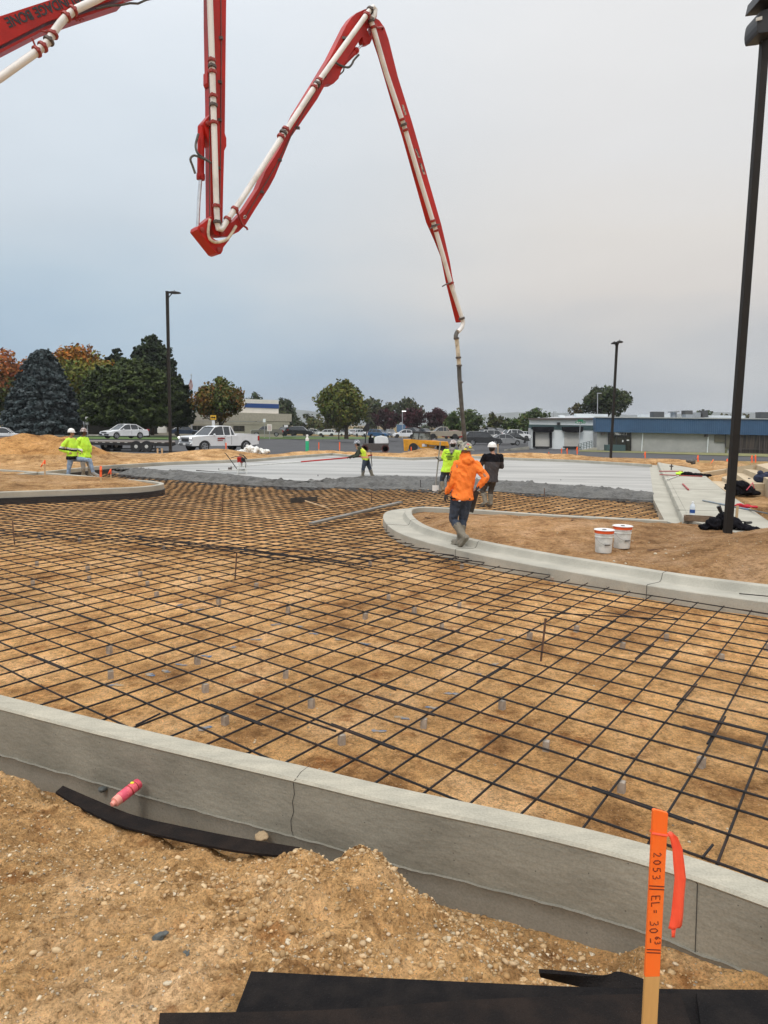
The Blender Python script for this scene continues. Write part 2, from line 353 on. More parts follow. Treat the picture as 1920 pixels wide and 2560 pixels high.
def wallofs(L, d):                       # offset a polyline sideways (left of travel positive)
    o = []
    for i in range(len(L)):
        a = L[max(i-1, 0)]; b = L[min(i+1, len(L)-1)]; dx, dy = b[0]-a[0], b[1]-a[1]; n = math.hypot(dx, dy)
        o.append((L[i][0]-dy/n*d, L[i][1]+dx/n*d))
    return o
WMID = wallofs(WALLS, .075)
WPOLY2 = WMID+[(9, -3), (9, -9), (-40, -9), (-40, 20.7)]
IR_MID = wallofs(IRS, -.64)
IR_TOP = wallofs(IRS, -.70)
IRPOLY2 = IR_MID+[(7.2, 16.0), (30, 16.0), (30, -5), (12, -5)]
IL_MID = wallofs(ILS, .08)
ILPOLY2 = IL_MID+[(-40, 28.7), (-40, 5)]
FCOUT = wallofs(FC, .08)
FPOLY2 = FCOUT+[(at(1630, 1161, 0).x, at(1630, 1161, 0).y)]+[(30, 42), (60, 70), (-60, 70), (-40, 26)]
def height(X, Y):
    X = np.asarray(X, float); Y = np.asarray(Y, float)
    n = fbm(X, Y, .8, 4, 3)
    Z = -.20+.018*n+.008*fbm(X, Y, 5, 3, 9)
    Z = np.where(X > 30, .05, Z)
    fore = inpoly(X, Y, WPOLY2) & (Y < 20)
    # right island dirt
    r = inpoly(X, Y, IRPOLY2)
    zr = -.03+.13*fbm(X, Y, .5, 4, 21)+.05*fbm(X, Y, 2.6, 3, 25)
    zr = cones(X, Y, [(6.9, 11.5, .55, .36, 1), (8.1, 11.2, .75, .34, 1), (5.9, 11.2, .30, .3, .8), (6.3, 10.3, .34, .32, .9), (7.2, 10.2, .42, .32, 1), (2.6, 14.5, .12, .1, .6), (4.6, 14.8, .10, .1, .6), (8.9, 17.3, .3, .2, 1)], zr)+.035*fbm(X, Y, 6, 4, 31, .6)
    e = np.clip(distline(X, Y, IR_TOP)/.5, 0, 1); zr = np.where(r, np.minimum(zr, -.02)*(1-e)+zr*e, zr)
    Z = np.where(r, zr, Z)
    # beyond sidewalk right
    rr = (X > 6.6) & (Y > 15) & (Y < 46) & inpoly(X, Y, [(8.7, 15.4), (10.95, 22.5), (15.7, 35.7), (15.9, 40), (16.5, 44), (40, 44), (40, 10), (8, 14.2)])
    zs = .12+.10*fbm(X, Y, .7, 4, 41)+.05*fbm(X, Y, 3, 3, 43); zs = cones(X, Y, [(12.6, 17.5, .55, .28, 1), (10.2, 16.4, .35, .2, 1), (14.6, 28.5, .45, .3, 1), (16.2, 31.5, .4, .3, 1)]+PILES[-16:], zs)
    Z = np.where(rr, zs, Z)
    l = inpoly(X, Y, ILPOLY2); zl = .0+.06*fbm(X, Y, .8, 4, 51)+.05*fbm(X, Y, 3.1, 3, 53)
    zl = cones(X, Y, ILANDL, zl)+.012*fbm(X, Y, 8, 3, 55); e = np.clip(distline(X, Y, ILS)/.7, 0, 1); zl = np.minimum(zl, .06)*(1-e)+zl*e
    Z = np.where(l & ~fore, zl, Z)
    f = inpoly(X, Y, FPOLY2); zf = .05+.05*fbm(X, Y, .7, 4, 61)
    D = distline(X, Y, FC); berm = np.exp(-((D-1.5)/1.1)**2)*(.13+.28*fbm(X, Y, .45, 3, 71))
    zf = zf+np.maximum(berm, 0)*1.0; zf = cones(X, Y, PILES, zf)+.02*fbm(X, Y, 4, 3, 73)
    far = sstep((Y-np.interp(X, [-9, -4], [45.5, 50]))/2.0)
    e = np.clip((D-.05)/.5, 0, 1); zf = np.where(D < .6, np.minimum(zf, .1+.5*e), zf)
    Z = np.where(f, zf*(1-far)+(gz(X, Y)-.06)*far, Z)
    Z = np.where(Y > 54, gz(X, Y)-.06, Z)
    b = bankz(X, Y); w = np.clip(1-np.maximum(np.abs(X)-5, 0)/3, 0, 1); b = b*w+.15*(1-w)
    det = .055*fbm(X, Y, 2.2, 3, 81)+.060*np.abs(fbm(X, Y, 6.5, 4, 83))+.030*fbm(X, Y, 22, 3, 85, .7)+.022*np.maximum(fbm(X, Y, 3.1, 3, 87)*3-.6, 0)
    dw = np.clip(distline(X, Y, WALLS)/.5, 0, 1)
    mk_ = np.exp(-(((X+.05)/.75)**2+((Y-2.95)/.55)**2)); det = det+mk_*(.14*np.abs(fbm(X, Y, 2.9, 3, 301))*2-.03+.07*np.abs(fbm(X+.4*fbm(X, Y, 3, 2, 7), Y, 8, 3, 303)))
    b = b+det*(.25+.75*dw)-.02*dw
    Z = np.where(fore, b, Z)
    return Z
def zone(X, Y, fore, Z):
    c = np.zeros(X.shape+(3,)); pad = np.array((1.0, .90, .78)); pale = np.array((1.0, .945, .87)); brown = np.array((.60, .55, .54)); tan = np.array((.72, .68, .63))
    c[:] = pad
    p = fbm(X, Y, .35, 3, 91)
    c[inpoly(X, Y, IRPOLY2)] = brown; c[inpoly(X, Y, ILPOLY2)] = (.62, .58, .54)
    c[inpoly(X, Y, FPOLY2)] = tan; c[(X < -12) & (Y > 30) & (Z > .45)] = (.74, .62, .46)
    c[(X > 7.5) & (Y > 13.5)] = (.70, .66, .62); c[fore] = pale
    return c*(1+.35*p[..., None])*np.array((1.17, 1.10, 1.10))
DIRT = bpy.data.materials.new('dirt'); DIRT.use_nodes = True
def dirt_nodes():
    t = DIRT.node_tree; b = t.nodes['Principled BSDF']; L = t.links.new; N = t.nodes.new
    b.inputs['Roughness'].default_value = .95; b.inputs['Specular IOR Level'].default_value = .15
    tcn = N('ShaderNodeTexCoord'); O = tcn.outputs['Object']
    def noise(s, d=6, ro=.6):
        n = N('ShaderNodeTexNoise'); n.inputs['Scale'].default_value = s; n.inputs['Detail'].default_value = d; n.inputs['Roughness'].default_value = ro; L(O, n.inputs[0]); return n.outputs[0]
    def ramp(src, st):
        r = N('ShaderNodeValToRGB'); e = r.color_ramp.elements; e[0].position = st[0][0]; e[0].color = rgb(st[0][1]); e[1].position = st[-1][0]; e[1].color = rgb(st[-1][1])
        for p, c in st[1:-1]: q = e.new(p); q.color = rgb(c)
        L(src, r.inputs[0]); return r.outputs[0]
    def mixc(a, c, f, mode='MULTIPLY'):
        m = N('ShaderNodeMix'); m.data_type = 'RGBA'; m.blend_type = mode
        if isinstance(f, float): m.inputs['Factor'].default_value = f
        else: L(f, m.inputs['Factor'])
        L(a, m.inputs['A'])
        if isinstance(c, tuple): m.inputs['B'].default_value = rgb(c)
        else: L(c, m.inputs['B'])
        return m.outputs['Result']
    base = ramp(noise(1.3, 8, .65), [(.29, (.20, .115, .048)), (.40, (.42, .27, .125)), (.50, (.58, .395, .19)), (.70, (.76, .565, .335))])
    g = ramp(noise(22, 6, .7), [(.3, (.50, .46, .40)), (.47, (.96, .96, .96)), (.72, (1.3, 1.27, 1.22))])
    c = mixc(base, g, 1.0)
    c = mixc(c, ramp(noise(6, 8, .75), [(.34, (.66, .62, .57)), (.50, (1, 1, 1)), (.68, (1.18, 1.16, 1.14))]), 1.0)
    sm = ramp(noise(2.9, 7, .7), [(.55, (0, 0, 0)), (.68, (1, 1, 1))]); c = mixc(c, (.56, .44, .36), sm)
    # pale pebbles bedded in the soil
    v = N('ShaderNodeTexVoronoi'); v.inputs['Scale'].default_value = 46; L(O, v.inputs['Vector'])
    pk = ramp(v.outputs['Distance'], [(.0, (1, 1, 1)), (.12, (1, 1, 1)), (.2, (0, 0, 0))])
    gt = N('ShaderNodeMath'); gt.operation = 'GREATER_THAN'; sx = N('ShaderNodeSeparateColor'); L(v.outputs['Color'], sx.inputs[0]); L(sx.outputs[0], gt.inputs[0]); gt.inputs[1].default_value = .66
    mu = N('ShaderNodeMath'); mu.operation = 'MULTIPLY'; L(pk, mu.inputs[0]); L(gt.outputs[0], mu.inputs[1])
    c = mixc(c, (.66, .56, .42), mu.outputs[0], 'MIX')
    c = mixc(c, ramp(noise(75, 4, .8), [(.33, (.42, .36, .30)), (.46, (.95, .95, .95)), (.70, (1.35, 1.32, 1.26))]), 1.0)
    vc = N('ShaderNodeVertexColor'); vc.layer_name = 'tint'; c = mixc(c, vc.outputs[0], 1.0)
    L(c, b.inputs['Base Color'])
    h = N('ShaderNodeMath'); h.operation = 'ADD'; L(noise(14, 9, .72), h.inputs[0]); L(mu.outputs[0], h.inputs[1])
    bp_ = N('ShaderNodeBump'); bp_.inputs['Strength'].default_value = 1.0; bp_.inputs['Distance'].default_value = .07; L(h.outputs[0], bp_.inputs['Height'])
    b2 = N('ShaderNodeBump'); b2.inputs['Strength'].default_value = .9; b2.inputs['Distance'].default_value = .012; L(noise(120, 5, .7), b2.inputs['Height']); L(bp_.outputs[0], b2.inputs['Normal']); L(b2.outputs[0], b.inputs['Normal'])
dirt_nodes()
def ground(x0, x1, y0, y1, st, name='ground', hole=None, sink=0, ys=None, xs=None):
    xs = np.arange(x0, x1+st*.5, st) if xs is None else xs; ys = np.arange(y0, y1+st*.5, st) if ys is None else ys
    X, Y = np.meshgrid(xs, ys); Z = height(X, Y)
    fore = inpoly(X, Y, WPOLY2) & (Y < 20)
    if sink and hole:
        h = (X > hole[0]) & (X < hole[1]) & (Y > hole[2]) & (Y < hole[3]); Z = np.where(h, Z-sink, Z)
    t = zone(X, Y, fore, Z)
    o = npmesh(name, np.stack([X.ravel(), Y.ravel(), Z.ravel()], 1), gridfaces(len(ys), len(xs)), DIRT, smooth=True, tint=t.reshape(-1, 3))
    tag(o, kind='structure'); return o
ground(-4.6, 3.0, .6, 6.0, .014, name='ground')
ground(-20, 20, -6, 56, .11, hole=(-4.5, 2.9, .7, 5.9), sink=.25, name='ground')
xs = np.r_[np.linspace(-3000, -200, 10), np.linspace(-180, 180, 73), np.linspace(200, 3000, 10)]
ys = np.r_[np.linspace(-400, -12, 6), np.linspace(-6, 70, 39), np.linspace(75, 260, 38), np.linspace(300, 6000, 14)]
X, Y = np.meshgrid(xs, ys); inner = (np.abs(X) < 18) & (Y > -5) & (Y < 55)
Z = np.where(Y < 50, np.where(inner, -1.2, .05), gz(X, np.maximum(Y, 1))-.08)
tt = np.zeros(X.shape+(3,)); tt[:] = (.6, .58, .5); tt[Y > 150] = (.35, .36, .26)
tag(npmesh('ground', np.stack([X.ravel(), Y.ravel(), Z.ravel()], 1), gridfaces(len(ys), len(xs)), DIRT, smooth=True, tint=tt.reshape(-1, 3)), kind='structure')

# ---------------- concrete ----------------
def concrete(name, c, c2, sc=2.2, bump=.5, rough=.85, spec=.3, stretch=None, bs=60, con=(.3, .7), pits=True, bd=.01, dust=None):
    m = mat(name, c, rough, c2=c2, scale=sc, detail=9, bump=bump, bscale=bs, spec=spec, contrast=con, stretch=stretch, bdist=bd)
    t = m.node_tree; b = t.nodes['Principled BSDF']; L = t.links.new; N = t.nodes.new
    src = b.inputs['Base Color'].links[0].from_socket
    n = N('ShaderNodeTexNoise'); n.inputs['Scale'].default_value = 90; n.inputs['Detail'].default_value = 4
    tcn = N('ShaderNodeTexCoord'); L(tcn.outputs['Object'], n.inputs[0])
    r = N('ShaderNodeValToRGB'); r.color_ramp.elements[0].position = .32; r.color_ramp.elements[1].position = .6; r.color_ramp.elements[0].color = (.86, .86, .86, 1); r.color_ramp.elements[1].color = (1.03, 1.03, 1.03, 1)
    L(n.outputs[0], r.inputs[0]); mm = N('ShaderNodeMix'); mm.data_type = 'RGBA'; mm.blend_type = 'MULTIPLY'; mm.inputs['Factor'].default_value = 1; L(src, mm.inputs['A']); L(r.outputs[0], mm.inputs['B'])
    out = mm.outputs['Result']
    if pits:
        v = N('ShaderNodeTexVoronoi'); v.inputs['Scale'].default_value = 26; v.inputs['Randomness'].default_value = 1; L(tcn.outputs['Object'], v.inputs['Vector'])
        r2 = N('ShaderNodeValToRGB'); r2.color_ramp.elements[0].position = .06; r2.color_ramp.elements[1].position = .11; r2.color_ramp.elements[0].color = (.35, .35, .35, 1); r2.color_ramp.elements[1].color = (1, 1, 1, 1)
        L(v.outputs['Distance'], r2.inputs[0]); sx = N('ShaderNodeSeparateColor'); L(v.outputs['Color'], sx.inputs[0]); gt = N('ShaderNodeMath'); gt.operation = 'GREATER_THAN'; gt.inputs[1].default_value = .72; L(sx.outputs[0], gt.inputs[0])
        m2 = N('ShaderNodeMix'); m2.data_type = 'RGBA'; m2.blend_type = 'MULTIPLY'; L(gt.outputs[0], m2.inputs['Factor']); L(out, m2.inputs['A']); L(r2.outputs[0], m2.inputs['B']); out = m2.outputs['Result']
    L(out, b.inputs['Base Color']); return m
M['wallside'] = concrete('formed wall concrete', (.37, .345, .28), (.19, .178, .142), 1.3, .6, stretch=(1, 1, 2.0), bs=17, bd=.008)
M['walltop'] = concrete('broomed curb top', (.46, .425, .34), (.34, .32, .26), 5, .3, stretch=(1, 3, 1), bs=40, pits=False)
M['curb'] = concrete('curb concrete', (.47, .445, .375), (.34, .325, .275), 1.8, .5, bs=25, pits=False)
M['footing'] = concrete('footing concrete', (.30, .28, .235), (.21, .20, .165), 2, .4, bd=.006)
M['walk'] = concrete('sidewalk concrete', (.46, .44, .37), (.34, .32, .265), 1.2, .35, pits=False)
M['stepc'] = concrete('step concrete', (.56, .46, .32), (.44, .34, .22), 1.3, .3, pits=False)
M['slabc'] = concrete('fresh finished concrete', (.43, .42, .395), (.24, .235, .22), .42, .25, rough=.45, spec=.35, stretch=(.22, 1.9, 1), bs=1.5, con=(.36, .60), pits=False, bd=.03)
M['wet'] = concrete('wet rough concrete', (.155, .15, .137), (.055, .053, .049), 2.2, 1.0, rough=.55, spec=.4, bs=9, bd=.09, pits=False)
M['fibre'] = mat('bituminous fibre board', (.011, .010, .0105), .95, c2=(.019, .016, .015), scale=9, bump=.9, bscale=150, spec=.12, contrast=(.4, .6))
M['fibre2'] = mat('brown fibre board', (.026, .019, .016), .95, c2=(.015, .0125, .012), scale=6, bump=.9, bscale=150, spec=.12, contrast=(.4, .6))
M['asphalt'] = mat('asphalt', (.062, .062, .066), .8, c2=(.045, .045, .048), scale=.35, detail=8, bump=.3, bscale=30, spec=.35)
M['grass'] = mat('lawn', (.08, .14, .025), .9, c2=(.045, .085, .015), scale=.9, bump=.8, bscale=12, bdist=.05)
M['dry'] = mat('dry grass', (.22, .20, .08), .9, c2=(.10, .11, .03), scale=1.1, bump=.8, bscale=8, bdist=.05)
def sweep(path, prof, name, m, closed=False, kind='structure', jit=0, label=None, cat=None, parent=None):
    """prof: list of (offset to the left of travel, z) forming a closed loop"""
    n = len(prof); vs = []; k = len(path)
    for i in range(k):
        a = path[max(i-1, 0)]; b = path[min(i+1, k-1)]; dx, dy = b[0]-a[0], b[1]-a[1]; q = math.hypot(dx, dy); nx, ny = -dy/q, dx/q
        for (o_, z) in prof:
            j = jit*float(fbm(np.array(path[i][0]), np.array(path[i][1]), 3, 2, 5)) if jit else 0
            vs.append((path[i][0]+nx*(o_+j), path[i][1]+ny*(o_+j), z))
    mb = MB(); mb.add(vs, [(i*n+j, i*n+(j+1) % n, (i+1)*n+(j+1) % n, (i+1)*n+j) for i in range(k-1) for j in range(n)]+[tuple(range(n)), tuple((k-1)*n+j for j in range(n))[::-1]])
    return mb.build(name, m, parent, smooth=True)
def dens(L, st):
    o = []
    for i in range(len(L)-1):
        a, b = L[i], L[i+1]; k = max(1, int(math.hypot(b[0]-a[0], b[1]-a[1])/st))
        for j in range(k): o.append((a[0]+(b[0]-a[0])*j/k, a[1]+(b[1]-a[1])*j/k))
    o.append(L[-1]); return o
# near curb wall
nw = empty('curb_wall', (0, 3.5, -.33), 'long grey formed concrete curb running across the foreground, cracked, with a paler top', 'curb')
WD = dens(WALLS, .03)
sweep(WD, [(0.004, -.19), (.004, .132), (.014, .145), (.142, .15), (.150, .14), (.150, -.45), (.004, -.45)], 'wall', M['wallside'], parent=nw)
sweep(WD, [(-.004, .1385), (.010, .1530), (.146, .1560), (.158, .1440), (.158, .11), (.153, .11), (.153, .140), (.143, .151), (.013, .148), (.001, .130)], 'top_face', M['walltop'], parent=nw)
fp = [(-.006, -.205), (-.022, -.190), (-.020, -.5), (.1, -.5), (.1, -.205)]
vs = []
WF = dens(WALLS, .02)
k = len(WF); n = 6
mb = MB()
for i in range(k):
    a = WF[max(i-1, 0)]; b = WF[min(i+1, k-1)]; dx, dy = b[0]-a[0], b[1]-a[1]; q = math.hypot(dx, dy); nx, ny = -dy/q, dx/q
    s = i*.02; dz = .010*float(vnoise(np.array(s*9), np.array(1.)))+.006*float(vnoise(np.array(s*31), np.array(2.)))
    e = .010*abs(float(vnoise(np.array(s*40), np.array(5.))))
    for (o_, z) in [(0.02, -.187+dz), (-.010-e, -.187+dz), (-.004, -.202+dz), (-.003, -.26), (-.003, -.6), (.02, -.6)]: vs.append((WF[i][0]+nx*o_, WF[i][1]+ny*o_, z))
mb.add(vs, [(i*n+j, i*n+(j+1) % n, (i+1)*n+(j+1) % n, (i+1)*n+j) for i in range(k-1) for j in range(n)])
mb.build('footing', M['footing'], nw, smooth=True)
def wallpt(x, y, out=.004):          # a point on the face of the curb under pixel x, y
    d = ray(x, y); P = WALLS
    for i in range(len(P)-1):
        a, b = P[i], P[i+1]; ex, ey = b[0]-a[0], b[1]-a[1]; det = -d.x*ey+ex*d.y
        if abs(det) < 1e-9: continue
        t = (-a[0]*ey+ex*a[1])/det; u = (d.x*a[1]-d.y*a[0])/det
        if 0 <= u <= 1 and t > 0:
            q = math.hypot(ex, ey); return Vector((a[0]+ex*u+ey/q*out, a[1]+ey*u-ex/q*out, CAMH+d.z*t))
M['crack'] = mat('crack', (.03, .028, .025), .95)
mb = MB()
cpx = [(740, 1947), (733, 1955), (736, 1985), (731, 2003), (734, 2030), (727, 2052), (729, 2075), (736, 2100), (738, 2120)]
mb.tube([wallpt(x, y, .0002) for x, y in cpx], .0015, 5)
tp = [at(x, y, .156) for x, y in [(742, 1944), (752, 1930), (764, 1921), (775, 1914)]]; mb.tube(tp, .0012, 5)
jp = [wallpt(1744, 2172, .001), wallpt(1744, 2210, .001), wallpt(1741, 2300, .001), wallpt(1738, 2380, .001)]
mb.tube([Vector((p.x, p.y, min(p.z, .133))) for p in jp if p], .0018, 5)
mb.build('crack', M['crack'], nw)
nw.location = (0, 3.5, -.33)
for ch in [c for c in bpy.data.objects if c.parent == nw]: ch.location = (0, -3.5, .33)
# right island curb and gutter
def thing_from(o, label, cat, name=None):
    tag(o, label, cat); return o
M['cj'] = M['crack']
cg = sweep(dens(IRS, .12), [(0, -.45), (0, -.012), (-.012, 0), (-.40, -.024), (-.455, -.018), (-.485, .015), (-.50, .065), (-.515, .088), (-.535, .095), (-.645, .095), (-.665, .08), (-.665, -.45)], 'curb_and_gutter', M['curb'])
tag(cg, 'pale curved concrete curb and gutter round the dirt island at right', 'curb')
for i0 in (24, 47, 68, 90):
    a = IRS[i0]; b = IRS[i0+1]; dx, dy = b[0]-a[0], b[1]-a[1]; q = math.hypot(dx, dy); nx, ny = -dy/q, dx/q
    mb = MB(); mb.tube([(a[0]+nx*o_, a[1]+ny*o_, z+.001) for o_, z in [(.002, -.2), (.002, -.012), (-.012, 0), (-.40, -.024), (-.455, -.018), (-.485, .015), (-.50, .065), (-.515, .088), (-.535, .095), (-.645, .095)]], .004, 5); mb.build('joint', M['crack'], cg)

# left island curb with black form board
cl = sweep(dens(ILS, .12), [(0, -.40), (0, .135), (.015, .15), (.135, .15), (.15, .135), (.15, -.40)], 'island_curb', M['curb'])
tag(cl, 'pale concrete curb round the dirt island at left, black form board below it', 'curb')
sweep(dens(ILS, .12), [(-.03, -.3), (-.03, -.015), (-.006, -.015), (-.006, -.3)], 'form_board', M['black'], parent=cl)
fc = sweep(dens(FC, .3), [(0, -.40), (0, .135), (.015, .15), (.135, .15), (.15, .135), (.15, -.40)], 'far_curb', M['curb'])
tag(fc, 'long thin grey concrete curb along the far edge of the fresh slab', 'curb')
sweep(dens(FC[:6], .3), [(-.03, -.3), (-.03, -.01), (-.006, -.01), (-.006, -.3)], 'form_board', M['black'], parent=fc)
# gutter apron, curb and sidewalk at right
c0, c1 = at(1643, 1162, 0), at(1699, 1299, 0)
s0, s1 = SR[0], (6.42, 16.3)
_sx, _sy = [p[0] for p in SR][::-1], [p[1] for p in SR][::-1]
mb = MB(); mb.grid([[(float(np.interp(y, _sy, _sx))-.01, y, .003), (c1.x+(c0.x-c1.x)*(y-c1.y)/(c0.y-c1.y)+.06, y, -.02)] for y in np.linspace(15.9, 42, 60)])
tag(mb.build('gutter', M['walk']), kind='structure')
mb = MB(); mb.grid([[(float(np.interp(y, _sy, _sx))-.01, y, z) for z in (.003, -.4)] for y in np.linspace(15.9, 42, 60)]); tag(mb.build('slab_edge', M['walk']), kind='structure')
cq = [(c0.x, c0.y), (c1.x, c1.y), (c1.x+(c1.x-c0.x)*.05, c1.y+(c1.y-c0.y)*.05)]
tag(sweep(cq[::-1], [(0, -.3), (0, .10), (-.03, .145), (-.15, .15), (-.155, -.3)], 'sidewalk_curb', M['walk']), 'straight pale concrete curb between the gutter strip and the sidewalk at right', 'curb')
wl = [(c0.x+.165, c0.y), (c1.x+.165, c1.y)]
swp = [wl[0], wl[1], xy(at(1713, 1299, .15)), xy(at(1790, 1318, .15)), xy(at(1872, 1341, .15)), xy(at(1920, 1356, .15)), (9.6, 10.8), (10.2, 15.0), xy(at(1920, 1302, .15)), xy(at(1865, 1264, .15)), xy(at(1814, 1230, .15)), xy(at(1775, 1199, .15)), xy(at(1742, 1172, .15)), (16.1, 41.5)]
mb = MB(); mb.prism(swp, -.2, .152); tag(mb.build('sidewalk', M['walk'], bevel=0), kind='structure')
mb = MB()
for y in (1345-70, 1222, 1190):
    a, b = at(1640+(y-1162)*.42+6, y, .153), at(1740+(y-1172)*1.37-2, y+3, .153); mb.bar(a, b, .012, .006)
mb.build('score_joint', M['crack']); tag(bpy.data.objects['score_joint'], kind='structure')
# ---------------- slab and fresh concrete ----------------
WT = [xy(at(x, y, 0)) for x, y in [(300, 1172), (330, 1170), (380, 1173), (470, 1179), (560, 1184), (640, 1192), (700, 1200), (780, 1202), (850, 1196), (910, 1190), (1000, 1190), (1100, 1192), (1230, 1199), (1320, 1205), (1400, 1211), (1500, 1219), (1632, 1231)]]
WB = [xy(at(x, y, -.08)) for x, y in [(262, 1172), (255, 1176), (285, 1183), (350, 1190), (430, 1199), (540, 1207), (640, 1213), (740, 1217), (850, 1219), (960, 1221), (1060, 1223), (1140, 1225), (1230, 1227), (1320, 1232), (1420, 1239), (1520, 1245), (1637, 1253)]]
slabp = WT+[SR[0]]+[(a, b) for a, b in wallofs(FC, -.002)[::-1][1:] if b > WT[0][1]-.2][:-1]
mb = MB(); mb.prism(slabp, -.3, 0.0); tag(mb.build('concrete_slab', M['slabc']), kind='structure')
mb = MB(); G = []; nI = 420; nJ = 34
def along(L, n):
    d = [0]
    for i in range(1, len(L)): d.append(d[-1]+math.hypot(L[i][0]-L[i-1][0], L[i][1]-L[i-1][1]))
    t = np.linspace(0, d[-1], n); return np.interp(t, d, [p[0] for p in L]), np.interp(t, d, [p[1] for p in L])
ax_, ay_ = along(WT, nI); bx_, by_ = along(WB, nI)
T = np.linspace(-.12, 1, nJ)[:, None]; PX = ax_*(1-T)+bx_*T; PY = ay_*(1-T)+by_*T
ed = .5*fbm(PX, PY, .9, 3, 101)
PX = PX; PY = PY-np.clip(T, 0, 1)*(.35*fbm(PX, PX*0, .8, 4, 103)+.1)
Zw = .012-.02*T+.16*fbm(PX, PY, 1.9, 5, 105, .72)*np.clip(T*4+.1, 0, 1)-.24*sstep((T-.35)/.65)+.02*fbm(PX, PY, 9, 3, 107)*np.clip(T*5, 0, 1)
Zw = np.where(T < .02, -.02, Zw)
V = np.stack([PX.ravel(), PY.ravel(), Zw.ravel()], 1)
tag(npmesh('wet_concrete', V, gridfaces(nJ, nI), M['wet'], smooth=True), kind='structure')
# ---------------- asphalt, lawn, verges ----------------
def sheet(name, top, bot, m, off, nu=60, nv=24, kind='structure'):
    """between two pixel polylines on the terrain"""
    def res(L, n):
        xs_ = [p[0] for p in L]; t = np.linspace(xs_[0], xs_[-1], n); return list(zip(t, np.interp(t, xs_, [p[1] for p in L])))
    a = [atg(x, y) for x, y in res(top, nu)]; b = [atg(x, y) for x, y in res(bot, nu)]
    mb = MB(); G = []
    for i in range(nu):
        row = []
        for j in range(nv):
            t = j/(nv-1); X = a[i].x*(1-t)+b[i].x*t; Y = a[i].y*(1-t)+b[i].y*t; row.append((X, Y, float(gz(X, Y))+off))
        G.append(row)
    mb.grid(G); o = mb.build(name, m, smooth=True); return tag(o, kind=kind)
xs = np.linspace(-110, 110, 120); ys = np.r_[np.linspace(45.5, 130, 75), np.linspace(133, 230, 30)]
X, Y = np.meshgrid(xs, ys); Yb_ = np.interp(X, [-9, -4], [46.5, 51])
Z = gz(X, Y)+.03; Z = np.where(Y < Yb_, Z-.5, Z)
tag(npmesh('parking_lot', np.stack([X.ravel(), Y.ravel(), Z.ravel()], 1), gridfaces(len(ys), len(xs)), M['asphalt'], smooth=True), kind='structure')
sheet('lawn', [(620, 1090.5), (760, 1092), (955, 1094)], [(560, 1097.5), (760, 1099), (955, 1098)], M['grass'], .09)
sheet('lawn', [(140, 1094), (320, 1092), (470, 1093)], [(140, 1099), (320, 1100), (462, 1101)], M['grass'], .09)
sheet('kerb_strip', [(100, 1088.5), (320, 1088.5), (470, 1088.5)], [(100, 1091.5), (320, 1091), (470, 1091)], M['walk'], .12)
sheet('verge', [(1447, 1126), (1560, 1128), (1920, 1136)], [(1447, 1130), (1560, 1133), (1920, 1144)], M['dry'], .08)
sheet('dry_ground', [(1290, 1092), (1330, 1096)], [(1290, 1096), (1330, 1100)], M['dry'], .08, 8, 6)
# ---------------- far ridge ----------------
mb = MB(); G = []
for k_, t in enumerate(np.linspace(0, 1, 120)):
    ang = -40+80*t; a = math.radians(ang); R_ = 2600
    h = 66+34*float(fbm(np.array(t*9), np.array(.3), 1, 5, 7))+8*math.sin(t*7+.4)
    G.append([(R_*math.sin(a), R_*math.cos(a), -5), ((R_+200)*math.sin(a), (R_+200)*math.cos(a), h*.55+9*float(fbm(np.array(t*30), np.array(1.3), 1, 3, 8))), ((R_+450)*math.sin(a), (R_+450)*math.cos(a), h), ((R_+900)*math.sin(a), (R_+900)*math.cos(a), -5)])
mb.grid(G); M['ridge'] = mat('far ridge', (.12, .13, .12), 1, c2=(.09, .10, .10), scale=.002, spec=0)
tag(mb.build('hills', M['ridge'], smooth='full'), kind='structure')

hz = MB(); hz.box((0, 1500, 49), (8000, 5200, 106)); M['air'] = bpy.data.materials.new('haze'); M['air'].use_nodes = True
t_ = M['air'].node_tree; t_.nodes.clear(); q = t_.nodes.new('ShaderNodeOutputMaterial'); v = t_.nodes.new('ShaderNodeVolumePrincipled'); v.inputs['Color'].default_value = (.93, .965, 1, 1); v.inputs['Density'].default_value = .00018; t_.links.new(v.outputs[0], q.inputs['Volume'])
tag(hz.build('haze', M['air']), kind='stuff')
# ---------------- reinforcing mats ----------------
WETP = [(a, b) for a, b in zip(ax_, ay_)][::6]+[(a, b-.0) for a, b in zip(PX[-6], PY[-6])][::-6]
MATREG = [(-16, 10.9)]+wallofs(WALLS, .17)[1:]+[(9, -3), (12, 4.2)]+wallofs(IRS, .02)+[(6.45, 17), (8.0, 21.3)]
def clipline(p, d, L, test, st=.04):
    t = np.arange(-L, L, st); X = p[0]+d[0]*t; Y = p[1]+d[1]*t; ok = test(X, Y); out = []; i = 0
    while i < len(t):
        if ok[i]:
            j = i
            while j+1 < len(t) and ok[j+1]: j += 1
            if t[j]-t[i] > .3: out.append((t[i], t[j]))
            i = j+1
        else: i += 1
    return out
region = [(-15.5, 10.9)]+[p for p in wallofs(WALLS, .165) if p[0] > -15]+[(9, -3), (11.8, 4.2)]+wallofs(IRS, .03)+[(6.42, 16.4), (9.9, 26), (-11, 31.5)]+wallofs([q for q in FC if q[1] < 31.5][::-1], .1)+[(-17.5, 29)]+wallofs(ILS, -.05)[::-1]
wetpoly = [(a, b) for a, b in zip(ax_, ay_)]+[(a, b+.25) for a, b in zip(PX[-1], PY[-1])][::-1]
sa, sb_, sc = at(321, 1345, -.1), at(720, 1392, -.1), at(1075, 1392, -.1)
seam = [(-16, sa.y+2.2), (sa.x, sa.y), (sb_.x, sb_.y), (sc.x+.4, sc.y)]
def seamY(X): return np.interp(X, [p[0] for p in seam], [p[1] for p in seam])
